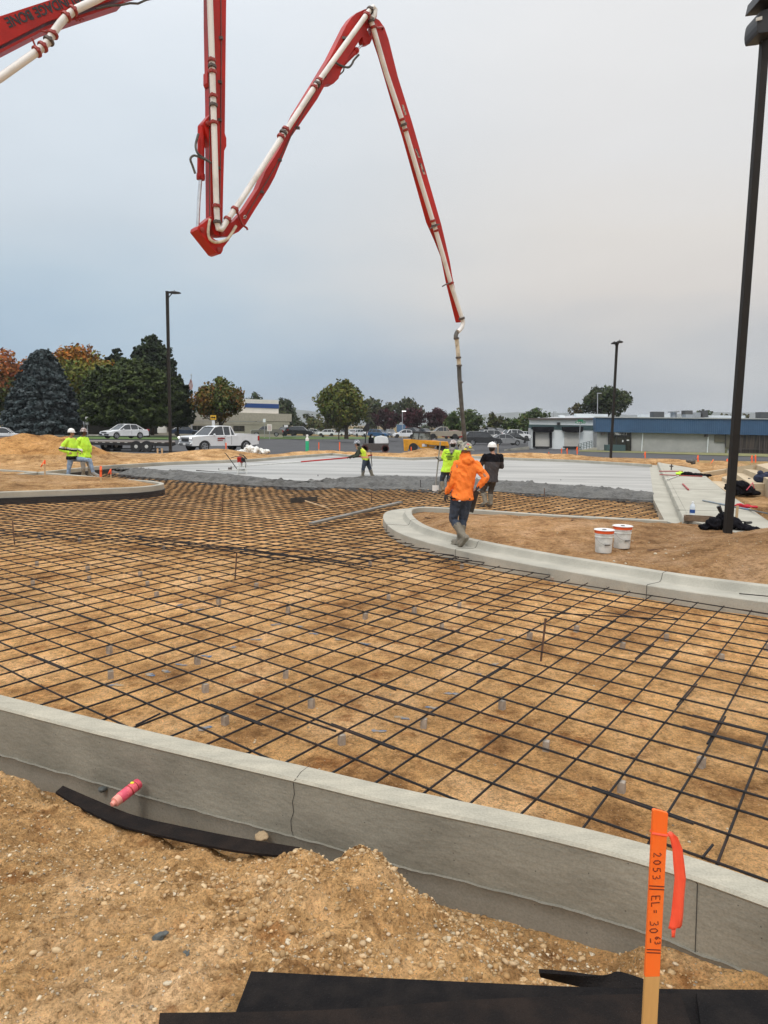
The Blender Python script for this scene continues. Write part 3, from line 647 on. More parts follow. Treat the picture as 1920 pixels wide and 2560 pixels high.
def in1(X, Y): return inpoly(X, Y, region) & (Y < seamY(X)+.25)
def in2(X, Y): return inpoly(X, Y, region) & ~inpoly(X, Y, wetpoly) & (Y > seamY(X)-.45) & (Y < 32)
r_ = random.Random(3)
def bars(test, A, B, org, aoff, boff, jit, z):
    """A bars along angle A spaced across B, B bars along angle B spaced across A"""
    dA = (math.sin(math.radians(A)), math.cos(math.radians(A))); dB = (math.sin(math.radians(B)), math.cos(math.radians(B)))
    out = []
    for d, e, offs, zz in ((dA, dB, boff, z), (dB, dA, aoff, z+.016)):
        for o_ in offs:
            p = (org[0]+e[0]*o_, org[1]+e[1]*o_)
            for t0, t1 in clipline(p, d, 45, test):
                cuts = []; t = t0+r_.uniform(2, 6)
                while t < t1-1.0: cuts.append(t); t += 6.1
                segs = []; q = t0
                for c in cuts: segs.append((q, c+.30)); q = c-.30
                segs.append((q, t1))
                for i, (a, b) in enumerate(segs):
                    sh = .017*(i % 2); j = r_.uniform(-jit, jit); w = math.radians(r_.uniform(-.25, .25))
                    pts = []
                    for k in range(max(2, int((b-a)/.7)+1)):
                        t = a+(b-a)*k/(max(2, int((b-a)/.7)+1)-1)
                        off = sh+.010*math.sin(t*1.3+o_*9)
                        pts.append((p[0]+d[0]*t-d[1]*off, p[1]+d[1]*t+d[0]*off, zz+.004*math.sin(t*2.1+o_*5)))
                    out.append(pts)
    return out
near = [0, .334, .641, .907, 1.286, 1.639, 1.939, 2.238, 2.611, 2.912, 3.225]
aoff = sorted([-.33*k for k in range(1, 30)]+near+[3.225+.318*k for k in range(1, 70)])
# the first surveyed point is row 0, column d
boff = [0, .339, .672, -.339, -.626, -.916, -1.215]+[.672+.33*k for k in range(1, 40)]+[-1.215-.312*k for k in range(1, 60)]
m1 = bars(in1, 35.4, 128.0, (1.185, 3.788), aoff, boff, .01, -.115)
g1, g2 = at(321, 1338, -.1), at(740, 1391, -.1)
B2 = math.degrees(math.atan2(g2.x-g1.x, g2.y-g1.y))
m2 = bars(in2, 36.5, min(B2, 125), (-3, 14.0), [(.315*k) for k in range(-60, 90)], [(.315*k) for k in range(-70, 80)], .01, -.118)
TIE = MB()
def dist2(pts): return min(p[0]**2+p[1]**2 for p in pts)
def mat_thing(name, segs, label, loc, R_=.0078):
    e = empty(name, loc, label, 'rebar mat')
    segs = sorted(segs, key=lambda s: -math.hypot(s[0][0]-s[-1][0], s[0][1]-s[-1][1])/(dist2(s)+2)) 
    for s in segs[:100]:
        mb = MB(); mb.tube(s, R_, 6); mb.build('bar', M['steel'], e, world=True, smooth=True, rec=False)
    if len(segs) > 100:
        mb = MB()
        for s in segs[100:]: mb.tube(s, R_, 5)
        tag(mb.build('bars', M['steel'], e, world=True, smooth=True, rec=False), kind='stuff')
    return e
e1 = mat_thing('rebar_mat', m1, 'near square mat of tied black steel bars lying over the dirt behind the foreground curb', (1, 6, -.2))
e2 = mat_thing('rebar_mat', m2, 'far rebar mat of flatter looking squares reaching the wet concrete edge', (-2, 18, -.2), .0088)
# wire ties on the nearer crossings
mb = MB(); dA = Vector((math.sin(math.radians(35.4)), math.cos(math.radians(35.4)), 0)); dB = Vector((math.sin(math.radians(128)), math.cos(math.radians(128)), 0))
cross = []
for a in aoff:
    for b in boff:
        # intersection: org + dB*b + dA*a
        p = Vector((1.185, 3.788, -.1))+dB*b+dA*a
        if bool(in1(np.array([p.x]), np.array([p.y]))[0]): cross.append((p, a, b))
for p, a, b in cross:
    if p.y < 11 and r_.random() < .5:
        q = p+Vector((r_.uniform(-.01, .01), r_.uniform(-.01, .01), .0)); w = Vector((r_.uniform(-.03, .03), r_.uniform(-.03, .03), .03))
        mb.tube([q+Vector((-.014, .012, .004)), q+Vector((0, 0, .012)), q+Vector((.014, -.012, .003)), q+w], .0014, 4)
tag(mb.build('tie_wires', M['steel'], e1, world=True, rec=False), kind='stuff')
# spacer blocks
bm_ = MB(); bm_.box((0, 0, .04), (.047, .047, .08)); proto = bm_.build('spacer_block', M['block'], bevel=.006)
tag(proto, 'small grey mortar block propping the rebar mat off the dirt', 'spacer block', 'mortar spacer blocks under the rebar'); nb = 0
ia = {round(a, 3): i for i, a in enumerate(aoff)}; ib = {round(b, 3): i for i, b in enumerate(sorted(boff))}
for p, a, b in cross:
    i, j = ia[round(a, 3)], ib[round(b, 3)]
    if (i*2+j) % 5 == 0 and i % 2 == (j // 3) % 2 and p.y < 16 and r_.random() < .7:
        c = proto if nb == 0 else proto.copy()
        if nb: COL.objects.link(c)
        q = p+dA*r_.uniform(-.05, .05)+dB*.004; c.location = (q.x, q.y, float(height(q.x, q.y))-.006); c.rotation_euler = (r_.uniform(-.06, .06), r_.uniform(-.06, .06), r_.uniform(0, 3)); nb += 1
# loose long bars lying over the seam
lo = [((0, 1268+60), (560, 1352)), ((321, 1340), (740, 1392)), ((345, 1347), (720, 1386)), ((460, 1362), (900, 1412)), ((560, 1366), (1062, 1398)), ((600, 1384), (905, 1420)), ((610, 1371), (1000, 1432))]
for i, (a, b) in enumerate(lo):
    mb = MB(); p, q = at(*a, -.075+.004*i), at(*b, -.075+.004*i); mb.tube([p, p.lerp(q, .5)+Vector((0, 0, .004)), q], .0075, 6)
    o = mb.build('loose_bar', M['steel'], smooth=True); tag(o, 'long black rebar length lying loose across the seam between the two mats', 'rebar', 'loose bars at the mat seam')
for a, b, lb in [((1345, 1590), (1512, 1562), 'short'), ]: pass
def loosebar(a, b, z, lb, z2=None):
    mb = MB(); p, q = at(*a, z), at(*b, z if z2 is None else z2); mb.tube([p, q], .0075, 6); tag(mb.build('loose_bar', M['steel'], smooth=True), lb, 'rebar')
loosebar((640, 1760), (840, 1828), -.083, 'short spare bar laid beside a mat bar near the foreground curb')
loosebar((880, 1685), (990, 1725), -.085, 'short spare bar doubled onto the mat in the middle of the foreground')
loosebar((1220, 1524), (1695, 1549), -.08, 'long spare bar lying on the mat left of the cracked gutter joint')
loosebar((340, 1813), (400, 1784), -.082, 'stub of bar poking over the foreground curb at left')
loosebar((1755, 2145), (1782, 2112), -.07, 'thick stub of bar beside the orange survey stake')
loosebar((1848, 1484), (1935, 1492), .012, 'black bar end resting on the gutter at the right edge')
loosebar((1062, 1293), (1135, 1312), .05, 'thin bent wire lying on the dirt behind the orange hoodie worker', .02)
# upright pins
def pin(x, yb, yt, lb, r=.011, m='rust', zb=-.2):
    p = at(x[0], yb, zb); q = aty(x[1], yt, p.y); mb = MB(); mb.tube([p-Vector((0, 0, .05)), q], r, 7); mb.lathe([(r*1.25, -.008), (r*1.3, 0), (r, .006)], q, n=7)
    return tag(mb.build('grade_pin', M[m], smooth=True), lb, 'steel pin')
pin((1351, 1364), 1652, 1548, 'rusty steel pin standing in the near rebar at right, the largest one', .011)
pin((587, 592), 1450, 1381, 'rusty steel pin standing among the rebar in the middle of the mat')
pin((37, 31), 1361, 1302, 'rusty steel pin standing in the rebar at the left edge')
pin((556, 557), 1280, 1239, 'thin rusty pin in the far rebar right of the left island')
pin((929, 929), 1258, 1229, 'thin pin by the wet concrete beyond the long screed board', .012)
pin((1052, 1051), 1222, 1200, 'short dark pin at the wet edge left of the shovel worker', .012, 'steel')
pin((795, 795), 1203, 1187, 'short pin where the finished slab meets wet concrete, below the vest worker', .013, 'steel')
pin((639, 639), 1211, 1200, 'short dark pin in the wet concrete below the screed engine', .013, 'steel')
pin((547, 547), 1187, 1171, 'dark pin at the left end of the screed board', .013, 'steel')
pin((1402, 1402), 1213, 1199, 'short pin at the right side of the slab edge', .012, 'steel')
pin((1361, 1361), 1252, 1221, 'thin pin in the rebar beyond the right island', .012)
# blue marking paint on the dirt
M['blue'] = mat('blue marking paint', (.05, .13, .24), .9, c2=(.40, .28, .14), scale=14, contrast=(.35, .6))
for k_, (x, y) in enumerate([(452, 1663), (374, 1688), (292, 1713), (583, 1619), (518, 1641), (640, 1600), (690, 1562), (745, 1566), (785, 1585), (845, 1600), (912, 1610), (1005, 1795), (1080, 1770), (1130, 1735), (945, 1830), (400, 1508), (450, 1515), (500, 1525), (1235, 1660), (1250, 1600), (1190, 1685), (415, 1680), (510, 1860-40)]):
    c = at(x, y, -.2); mb = MB(); n = 12; ang = r_.uniform(0, 3); vs = []
    for i in range(n):
        a = 2*math.pi*i/n; rr = (.02+.06*abs(math.cos(a)))*r_.uniform(.55, 1.1); X_ = c.x+rr*math.cos(a+ang); Y_ = c.y+rr*math.sin(a+ang)*.7; vs.append((X_, Y_, float(height(X_, Y_))+.006))
    vs.append((c.x, c.y, float(height(c.x, c.y))+.008)); mb.add(vs, [(i, (i+1) % n, n) for i in range(n)])
    tag(mb.build('paint_mark', M['blue'], rec=False), kind='structure')
# ---------------- concrete pump boom ----------------
PB = Vector((2.6, 23.5, 0)); BU = Vector((.75, .66, 0)).normalized(); BN = Vector((BU.y, -BU.x, 0))
def bp(x, y, off=0.0):
    d = ray(x, y); o = PB+BN*off; t = (o-CP).dot(BN)/d.dot(BN); return CP+d*t
boom = empty('concrete_pump_boom', bp(-60, 120), 'red folding concrete pump boom with white delivery pipe hanging over the slab', 'concrete pump boom')
def plate(name, px, th, m='red', off=0.0, par=boom, bev=.012):
    mb = MB(); mb.slab([bp(x, y, off) for x, y in px], BN*th); o = mb.build(name, M[m], None, bevel=bev)
    return rel(o, par)
def rel(o, par):
    if par is boom:
        o.data.transform(Matrix.Translation(-boom.location))
    else:
        o.data.transform(Matrix.Translation(-boom.location))
    o.parent = par; return o
def bpipe(name, px, r, m='pipe', off=.26, n=14, par=boom, k=0, rs=None):
    pts = [bp(p[0], p[1], p[2] if len(p) > 2 else off) for p in px]
    if k: pts = catmull(pts, k)
    mb = MB(); mb.tube(pts, r, n); return rel(mb.build(name, M[m], None, smooth=True), par)
def ring(a, b, r, m='darkred', off=.26, w=.035, par=boom, name='clamp'):
    c, d = bp(a[0], a[1], off), bp(b[0], b[1], off); u = (d-c).normalized()
    mb = MB(); mb.lathe([(r*1.02, -w), (r*1.28, -w*.9), (r*1.34, 0), (r*1.28, w*.9), (r*1.02, w)], c, u, n=16); s_, t_ = frame_of(u); mb.box(c+s_*r*1.35, (.05, .05, .06)); return rel(mb.build(name, M[m], None, smooth=True), par)
# first arm (upper left, lettered)
arm1 = plate('arm', [(-420, 190), (0, 50), (165, -4), (380, -72), (580, -150), (600, -95), (560, -60), (400, -28), (300, 3), (200, 36), (108, 67), (0, 122), (-420, 300)], .23)
plate('rib', [(-400, 285), (0, 130), (108, 75), (200, 44), (300, 12), (300, 19), (200, 52), (108, 83), (0, 139), (-400, 300)], .19, par=arm1, bev=0)
bpipe('delivery_pipe', [(-260, 345), (0, 195), (97, 126), (121, 104), (133, 82), (150, 59), (166, 41), (189, 24), (239, 0), (360, -62), (520, -120)], .074, off=.36)
for a, b, m in [((92, 129), (99, 125), 'darkred'), ((107, 117), (113, 112), 'darkred'), ((122, 102), (127, 96), 'clamp'), ((132, 86), (135, 80), 'darkred'), ((166, 42), (171, 38), 'darkred'), ((183, 27), (189, 24), 'darkred')]: ring(a, b, .083, m, .36, .03)
for px in [[(80, 95), (86, 110), (92, 122)], [(104, 78), (118, 80), (128, 90)], [(186, 45), (192, 52), (196, 47), (200, 53), (204, 44), (209, 50)]]: bpipe('bracket', px, .018, 'darkred', off=.25, n=6)
bpipe('hydraulic_line', [(240, 22), (275, 14), (300, 13), (325, 8), (345, 9), (365, 0), (420, -14)], .022, 'rubber', off=.2, n=6)
# lettering on the arm (upside down as it is seen)
def text_mesh(name, body, size, m, ext=.001, bold=0):
    cu = bpy.data.curves.new(name, 'FONT'); cu.body = body; cu.size = size; cu.extrude = ext; cu.align_x = 'CENTER'; cu.align_y = 'CENTER'; cu.offset = bold
    o = bpy.data.objects.new(name, cu); COL.objects.link(o); bpy.context.view_layer.update(); dg = bpy.context.evaluated_depsgraph_get()
    me = bpy.data.meshes.new_from_object(o.evaluated_get(dg)); bpy.data.objects.remove(o); me.materials.clear(); me.materials.append(M[m])
    o = bpy.data.objects.new(name, me); COL.objects.link(o); return o
def basis(o, c, xd, yd):
    xd = xd.normalized(); zd = xd.cross(yd).normalized(); yd = zd.cross(xd).normalized(); o.data.transform(Matrix(((xd.x, yd.x, zd.x, c.x), (xd.y, yd.y, zd.y, c.y), (xd.z, yd.z, zd.z, c.z), (0, 0, 0, 1))))
t = text_mesh('lettering', 'BRUNDAGE BONE', .235, 'black', bold=.006)
ca, cb = bp(16, 56, .238), bp(206, -12, .238); L_ = (cb-ca); xs_ = [v.co.x for v in t.data.vertices]; sc_ = L_.length/(max(xs_)-min(xs_)); t.data.transform(Matrix.Diagonal((sc_, 1.0, 1, 1)))
basis(t, (ca+cb)/2, -L_, bp(100, 100, .238)-bp(100, 20, .238)); rel(t, arm1); t.data.update()
mb = MB(); q = bp(77, 44, .236); n_ = 10
mb.slab([bp(76+ (5 if i % 2 == 0 else 2)*math.cos(i*math.pi/5), 42+(5 if i % 2 == 0 else 2)*math.sin(i*math.pi/5), .238) for i in range(10)], BN*.003); rel(mb.build('star', M['black']), arm1)
# second arm (vertical)
arm2 = plate('arm', [(521, -130), (560, -130), (557, 150), (555, 338), (559, 350), (559, 370), (553.6, 381), (551, 480), (549, 592), (538, 592), (529, 588), (522, 575), (521, 542), (520, 400), (519.6, 368), (512, 347), (501.5, 314), (502, 309), (519.6, 289), (519.5, 260), (516, 60), (515, -130)], .14)
plate('side_channel', [(513, 182), (521, 182), (521, 205), (517, 220), (513, 210)], .1, par=arm2)
bpipe('delivery_pipe', [(523, -120), (524.7, 0), (529, 120), (533, 245), (537, 380), (541, 513), (543.5, 560), (546, 572), (553, 573.5), (558, 567), (566.6, 553), (603, 500), (680, 380), (790.5, 211.5), (916.6, 36.6), (927, 22), (933, 18), (938, 24), (935, 38), (930, 46)], .068, off=.26)
for a, m in [((529.5, 151), 'darkred'), ((530.5, 166), 'clamp'), ((531, 180), 'darkred'), ((533, 240), 'darkred'), ((533.6, 263), 'clamp'), ((535, 307), 'darkred'), ((541, 515), 'darkred'), ((543, 555), 'clamp')]: ring(a, (a[0]+.3, a[1]+10), .074, m)
plate('crank_plate', [(484, 578), (486, 570), (497, 563), (521, 543), (524, 556), (511, 567), (508, 574), (509, 583), (518, 595), (530, 604), (548, 607), (565, 602), (549, 622), (547, 631), (543, 638), (537, 639), (530, 636)], .19)
for x, y in [(495, 578), (537, 628), (511, 315), (545, 585)]: 
    mb = MB(); c = bp(x, y); mb.lathe([(.02, -.23), (.055, -.22), (.055, .22), (.02, .23)], c, BN, n=14); rel(mb.build('pivot_pin', M['darkred'], smooth=True), boom)
cy = bpipe('cylinder', [(503, 318), (501.5, 446)], .082, 'red', off=0); ring((501.8, 442), (501.5, 452), .075, 'red', 0, .07, name='gland', par=cy)
bpipe('piston_rod', [(501.5, 446), (497, 500), (494, 570)], .042, 'chrome', off=0)
bpipe('hose', [(496, 335, .1), (493, 345, .12), (489, 365, .14), (494, 383, .2), (508, 394, .2), (522, 403, .16), (528, 407, .15)], .026, 'rubber', n=8, k=5)
bpipe('hose', [(527, 407, .2), (511, 398, .22), (497, 392, .2), (484, 389, .15), (476, 398, .12), (482, 416, .1), (488, 434, .1)], .026, 'rubber', n=8, k=5)
bpipe('hose', [(525, 548, .2), (521, 570, .22), (521, 586, .24), (526, 599, .26), (539, 606, .26), (556, 603, .26), (572, 594, .24), (590, 565, .18)], .034, 'grimy', n=8, k=5)
# third arm
arm3 = plate('arm', [(531, 588), (545, 572), (577, 556), (603, 528), (639, 473), (657, 430), (680, 394), (697, 366), (734, 285), (782, 207), (819, 146), (860, 65), (872, 48), (884, 37), (904, 28), (925, 23), (936, 32), (934, 48), (915, 72), (892, 105), (850, 168), (839, 201), (827, 213), (813, 214), (806, 216), (786, 252), (721, 346), (680, 446), (666, 472), (630, 528), (608, 564), (590, 582), (572, 591), (545, 593)], .13)
for (a, b), m in [(((569, 549), (574, 542)), 'darkred'), (((587, 524), (593, 516)), 'darkred'), (((702, 342), (706, 336)), 'darkred'), (((708, 332), (712, 326)), 'clamp'), (((714, 324), (718, 318)), 'darkred'), (((785, 219), (789, 213)), 'darkred'), (((792, 211), (796, 205)), 'clamp'), (((798, 202), (802, 196)), 'darkred'), (((916, 38), (920, 32)), 'darkred'), (((925, 25), (929, 20)), 'clamp')]: ring(a, b, .074, m)
bpipe('bracket', [(590, 522, .2), (600, 548, .2), (606, 562, .2), (617, 570, .2), (619, 575, .2)], .025, 'darkred', n=6)
mb = MB(); mb.slab([bp(608, 541, .14), bp(612, 537, .14), bp(617, 541, .14), bp(613, 547, .14), bp(608, 546, .14), bp(610, 544, .14), bp(613, 544, .14), bp(614, 541, .14), bp(612, 539.5, .14), bp(610, 542.5, .14)], BN*.003); rel(mb.build('painted_mark', M['white'], rec=False), arm3)
c2_ = bpipe('cylinder', [(840, 179), (866, 150), (893, 124)], .068, 'red', off=0); ring((889, 128), (894, 123), .062, 'red', 0, .06, name='gland', par=c2_)
bpipe('piston_rod', [(891, 126), (908, 109)], .032, 'chrome', off=0)
plate('link', [(894, 78), (904, 64), (911, 76), (919, 92.6), (923, 80), (926, 66), (932, 72), (928, 88), (923, 105), (919, 113), (909, 115), (903, 108)], .10)
bpipe('hose', [(838, 155, .25), (848, 162, .2), (860, 167, .15), (872, 168, .12), (880, 160, .1), (885, 150, .1), (897, 137, .1)], .028, 'rubber', n=8, k=4)
bpipe('hose', [(860, 168, .15), (858, 178, .12), (846, 189, .1), (840, 192, .1)], .018, 'rubber', n=6, k=4)
for px in ([(522, -100), (520.5, 60), (524, 290), (524, 540)], [(552, -100), (553, 150), (552, 350), (549, 540)], [(612, 545), (690, 415), (740, 315), (800, 205), (868, 90)]): bpipe('hydraulic_line', px, .011, 'clamp', off=.15, n=5)
for x, y in [(552, 95), (550, 205), (549, 300), (547, 420), (655, 480), (700, 400), (745, 320), (812, 190), (860, 95)]:
    mb = MB(); mb.box(bp(x, y, .15), (.09, .05, .06)); rel(mb.build('line_bracket', M['clamp']), boom)
# last arm and tip hose
arm4 = plate('arm', [(930, 44), (936, 49), (943.5, 53.5), (956.5, 72), (961, 85), (966.6, 101), (990, 195), (1024.5, 305), (1044, 372), (1065, 447.5), (1098, 561), (1106, 594), (1120, 655), (1126, 692), (1150, 806), (1144, 806), (1119, 705), (1106, 640), (1090, 600), (1070, 555), (1010, 340), (985, 260), (950, 140), (923, 60)], .085)
M['decal'] = mat('faded decal', (.42, .32, .26), .6, c2=(.06, .05, .045), scale=9, contrast=(.45, .5))
for a, b in [((1004, 262), (1012, 288)), ((1037, 372), (1046, 394)), ((1048, 408), (1059, 436))]:
    ux = (bp(b[0], b[1], .088)-bp(a[0], a[1], .088)); w_ = bp(a[0]+5, a[1], .088)-bp(a[0], a[1], .088); p = bp(a[0], a[1], .088)
    mb = MB(); mb.slab([p, p+ux, p+ux+w_, p+w_], BN*.002); rel(mb.build('decal', M['decal'], rec=False), arm4)
bpipe('delivery_pipe', [(926, 48), (931, 62), (965, 180), (1010, 313), (1050, 448), (1087.5, 569.6), (1108, 640), (1128, 712), (1154.6, 793), (1157.5, 806), (1155, 818), (1150, 824), (1145, 829)], .067, off=.24)
for (a, b), m in [(((928, 52), (931, 62)), 'clamp'), (((934, 68), (937, 78)), 'darkred'), (((1005, 299), (1008, 309)), 'darkred'), (((1009, 312), (1012, 322)), 'clamp'), (((1014, 325), (1017, 335)), 'darkred'), (((1082, 552), (1085, 562)), 'darkred'), (((1086, 564), (1089, 574)), 'clamp'), (((1091, 576), (1094, 586)), 'darkred'), (((1126, 708), (1129, 718)), 'darkred'), (((1154, 796), (1156, 803)), 'clamp')]: ring(a, b, .073, m, .24)
bpipe('handle', [(1106, 716, .3), (1118, 709, .3), (1134, 706, .3)], .02, 'clamp', n=6)
bpipe('handle', [(934, 70, .24), (948, 69, .22), (956, 67, .1), (958, 74, .1)], .03, 'darkred', n=6)
bpipe('bracket', [(1074, 572, .3), (1086, 566, .3), (1099, 560, .3)], .02, 'clamp', n=6)
bpipe('swivel', [(1147, 826, .2), (1142, 832, .18), (1139.5, 840, .18), (1140.5, 848, .18)], .068, 'rubber', off=.2, k=3)
bpipe('end_hose', [(1141.5, 848, .18), (1144, 870, .18), (1147, 905, .18), (1148, 915, .18)], .066, 'grimy', k=4)
bpipe('end_hose', [(1147.6, 915, .18), (1149, 950, .18), (1152, 990, .17), (1155, 1028, .15), (1160, 1077, .1), (1164, 1120, .05), (1166, 1175, 0), (1160, 1212, 0)], .070, 'rubber', k=5)
for a in [(1141, 846), (1146, 894), (1148, 914), (1151, 956)]: ring(a, (a[0]+.5, a[1]+8), .068, 'clamp', .18, .03)
# ---------------- soft shapes: union of capsules, voxel-fused ----------------
class SB:
    def __init__(s): s.m = MB()
    def cap(s, a, b, r0, r1=None, n=14):
        r1 = r0 if r1 is None else r1; a, b = Vector(a), Vector(b); s.m.ball(a, r0, n, 8); s.m.ball(b, r1, n, 8)
        if (b-a).length > 1e-4: s.m.tube([a, b], [r0, r1], n)
        return s
    def chain(s, P, R):
        for i in range(len(P)-1): s.cap(P[i], P[i+1], R[i], R[i+1])
        return s
    def ell(s, c, r, R=None): s.m.ball(c, r, 16, 10, R); return s
    def box(s, c, d, R=None, rz=0): s.m.box(c, d, rz, R); return s
    def loft(s, rings):       # rings of (centre, rx, ry) stacked; rounded torso
        n = 20; vs = []
        for c, rx, ry, ang in rings:
            c = Vector(c)
            for k in range(n):
                a = 2*math.pi*k/n; ca, sa = math.cos(a), math.sin(a); ca = math.copysign(abs(ca)**.85, ca); sa = math.copysign(abs(sa)**.85, sa)
                x, y = ca*rx, sa*ry; vs.append(c+Vector((x*math.cos(ang)-y*math.sin(ang), x*math.sin(ang)+y*math.cos(ang), 0)))
        m = len(rings); s.m.add(vs, [(i*n+k, i*n+(k+1) % n, (i+1)*n+(k+1) % n, (i+1)*n+k) for i in range(m-1) for k in range(n)]+[tuple(range(n))[::-1], tuple((m-1)*n+k for k in range(n))]); return s
    def make(s, name, m, parent, vox=.012, smooth=3, fold=0, ff=9, seed=0, extra=None):
        o = s.m.build(name+'_tmp', m)
        md = o.modifiers.new('r', 'REMESH'); md.mode = 'VOXEL'; md.voxel_size = vox
        if smooth: m2 = o.modifiers.new('s', 'SMOOTH'); m2.iterations = smooth; m2.factor = .5
        bpy.context.view_layer.update(); dg = bpy.context.evaluated_depsgraph_get()
        me = bpy.data.meshes.new_from_object(o.evaluated_get(dg)); bpy.data.objects.remove(o)
        n = len(me.vertices); co_ = np.zeros(n*3, np.float32); me.vertices.foreach_get('co', co_); co_ = co_.reshape(-1, 3)
        if fold:
            no = np.zeros(n*3, np.float32); me.vertices.foreach_get('normal', no); no = no.reshape(-1, 3)
            x, y, z = co_.T.astype(float); f = fbm(x*1.0+y*.8+seed, z*.9+.5*x, ff, 3, seed)+.6*fbm(x+3+seed, y*2+z*.35, ff*1.3, 2, seed+5)
            f = 1-2*np.abs(f)*2.2; co_ = co_+no*(f*fold)[:, None]; me.vertices.foreach_set('co', co_.astype(np.float32).ravel())
        if not me.materials: me.materials.append(m if not isinstance(m, list) else m[0])
        me.polygons.foreach_set('use_smooth', [True]*len(me.polygons)); me.name = name
        if extra:
            for k in extra[0]: me.materials.append(k)
            pc = np.zeros(len(me.polygons)*3, np.float32); me.polygons.foreach_get('center', pc); idx = extra[1](pc.reshape(-1, 3)); me.polygons.foreach_set('material_index', idx.astype(np.int32))
        me.update(); o = bpy.data.objects.new(name, me); COL.objects.link(o); o.parent = parent; return o
def hand(sb, w, d, up, side, grip=.5, s=1.0):
    """hand at wrist w, pointing along d, palm facing up-vector; side=+1/-1 thumb side"""
    w = Vector(w); d = Vector(d).normalized(); up = Vector(up); x = d.cross(up).normalized()*side; up = x.cross(d).normalized()*side
    for k, (lx, ln) in enumerate([(-.030, .070), (-.010, .082), (.011, .076), (.031, .060)]):
        b = w+d*.085*s+x*lx*s*-1; sb.cap(w+d*.012+x*lx*-.5*s, b, .016*s, .0125*s, 8)
        a1 = grip*1.0; p1 = b+(d*math.cos(a1*.6)+up*math.sin(a1*.6))*ln*.45*s; p2 = p1+(d*math.cos(a1*1.5)+up*math.sin(a1*1.5))*ln*.3*s; p3 = p2+(d*math.cos(a1*2.3)+up*math.sin(a1*2.3))*ln*.25*s
        sb.chain([b, p1, p2, p3], [.0108*s, .0098*s, .0088*s, .0078*s])
    t0 = w+d*.03*s+x*.022*s; t1 = t0+(d*.5+x*.75+up*.25).normalized()*.038*s; t2 = t1+(d*.85+x*.25+up*.4).normalized()*.034*s
    sb.chain([t0, t1, t2], [.015*s, .0115*s, .0095*s])
def V3(*a): return Vector(a)
def person(loc, rz, J, st, label, scale=1.0):
    e = empty('person', loc, label, 'person', rz=rz)
    j = {k: Vector(v) for k, v in J.items()}
    pel, ch, nk, hd = j['pel'], j['ch'], j['nk'], j['hd']; f = j['face'].normalized(); side = f.cross(Vector((0, 0, 1))).normalized()  # right-hand side
    ang = math.atan2(j['shR'].y-j['shL'].y, j['shR'].x-j['shL'].x); angp = math.atan2(j['hipR'].y-j['hipL'].y, j['hipR'].x-j['hipL'].x)
    # body
    b = SB(); b.ell(hd, (.076, .094, .112), Matrix.Rotation(math.atan2(f.y, f.x)-math.pi/2, 3, 'Z'))
    b.ell(hd+f*.035-V3(0, 0, .062), (.052, .05, .045)); b.cap(hd+f*.088-V3(0, 0, .005), hd+f*.106-V3(0, 0, .028), .010, .014, 8)
    for s_ in (-1, 1): b.ell(hd+side*.079*s_-V3(0, 0, .015)-f*.005, (.016, .020, .032)); b.ell(hd+side*.03*s_+f*.088+V3(0, 0, .012), (.013, .008, .006))
    b.cap(hd+f*.088-V3(0, 0, .052)-side*.018, hd+f*.088-V3(0, 0, .052)+side*.018, .009, .009, 8)
    b.cap(nk-V3(0, 0, .03), hd-V3(0, 0, .06), .058, .055)
    b.loft([(pel-V3(0, 0, .08), .14, .10, angp), (pel, .155, .11, angp), (pel.lerp(ch, .5), .135, .10, (ang+angp)/2), (ch, .165, .115, ang), (nk-V3(0, 0, .06), .13, .085, ang), (nk, .06, .06, ang)])
    for q in 'LR':
        b.chain([j['sh'+q], j['el'+q], j['wr'+q]], [.052, .040, .028]); hdv = j['hd'+q]-j['wr'+q]
        hand(b, j['wr'+q], hdv, j.get('palm'+q, f*-.2+V3(0, 0, -.1)+pel*0), 1 if q == 'L' else -1, st.get('grip', .55))
        b.chain([j['hip'+q], j['kn'+q], j['an'+q]], [.085, .055, .040]); b.cap(j['an'+q], j['to'+q], .038, .028)
    b.make('body', st['skin'], e, .0085, 2)
    for s_ in (-1, 1):
        m_ = MB(); m_.ball(hd+side*.031*s_+f*.091+V3(0, 0, .010), (.010, .010, .006), 8, 6); m_.build('eye', M['hair'], e, smooth=True)
    # shirt
    w = st.get('bulk', 1.0); low = st.get('hem', .06)
    t = SB(); hem = pel+(ch-pel).normalized()*(-low); hem = Vector((pel.x, pel.y, hem.z))
    t.loft([(hem, .205*w, .155*w, angp), (hem+V3(0, 0, .05), .200*w, .152*w, angp), (pel.lerp(ch, .35), .172*w, .13*w, angp), (pel.lerp(ch, .75), .185*w, .135*w, ang), (ch+V3(0, 0, .05), .195*w, .132*w, ang), (j['shL'].lerp(j['shR'], .5)-V3(0, 0, .0), .185*w, .105*w, ang), (nk-V3(0, 0, .02), .10, .085, ang)])
    sl = st.get('sleeve', 1.0)
    for q in 'LR':
        sh, el, wr = j['sh'+q], j['el'+q], j['wr'+q]; sr = st.get('sr', 1.0)
        if sl >= 1: t.chain([sh, sh.lerp(el, .5), el, el.lerp(wr, .5), wr], [.078*w, .070*w*sr, .060*w*sr, .056*w*sr, .042*sr])
        else: t.chain([sh, sh.lerp(el, sl)], [.078*w, .082*w])
        t.cap(sh, nk-V3(0, 0, .05), .075, .07)
    if st.get('hood'): t.chain([nk-V3(0, 0, .02)-f*.03, hd-V3(0, 0, .09)-f*.02], [.105, .112]); t.ell(nk-f*.10+V3(0, 0, -.01), (.11, .07, .07))
    t.make(st.get('topname', 'shirt'), st['top'], e, .012, 3, st.get('fold', .007), 9, st.get('seed', 1), st.get('topextra'))
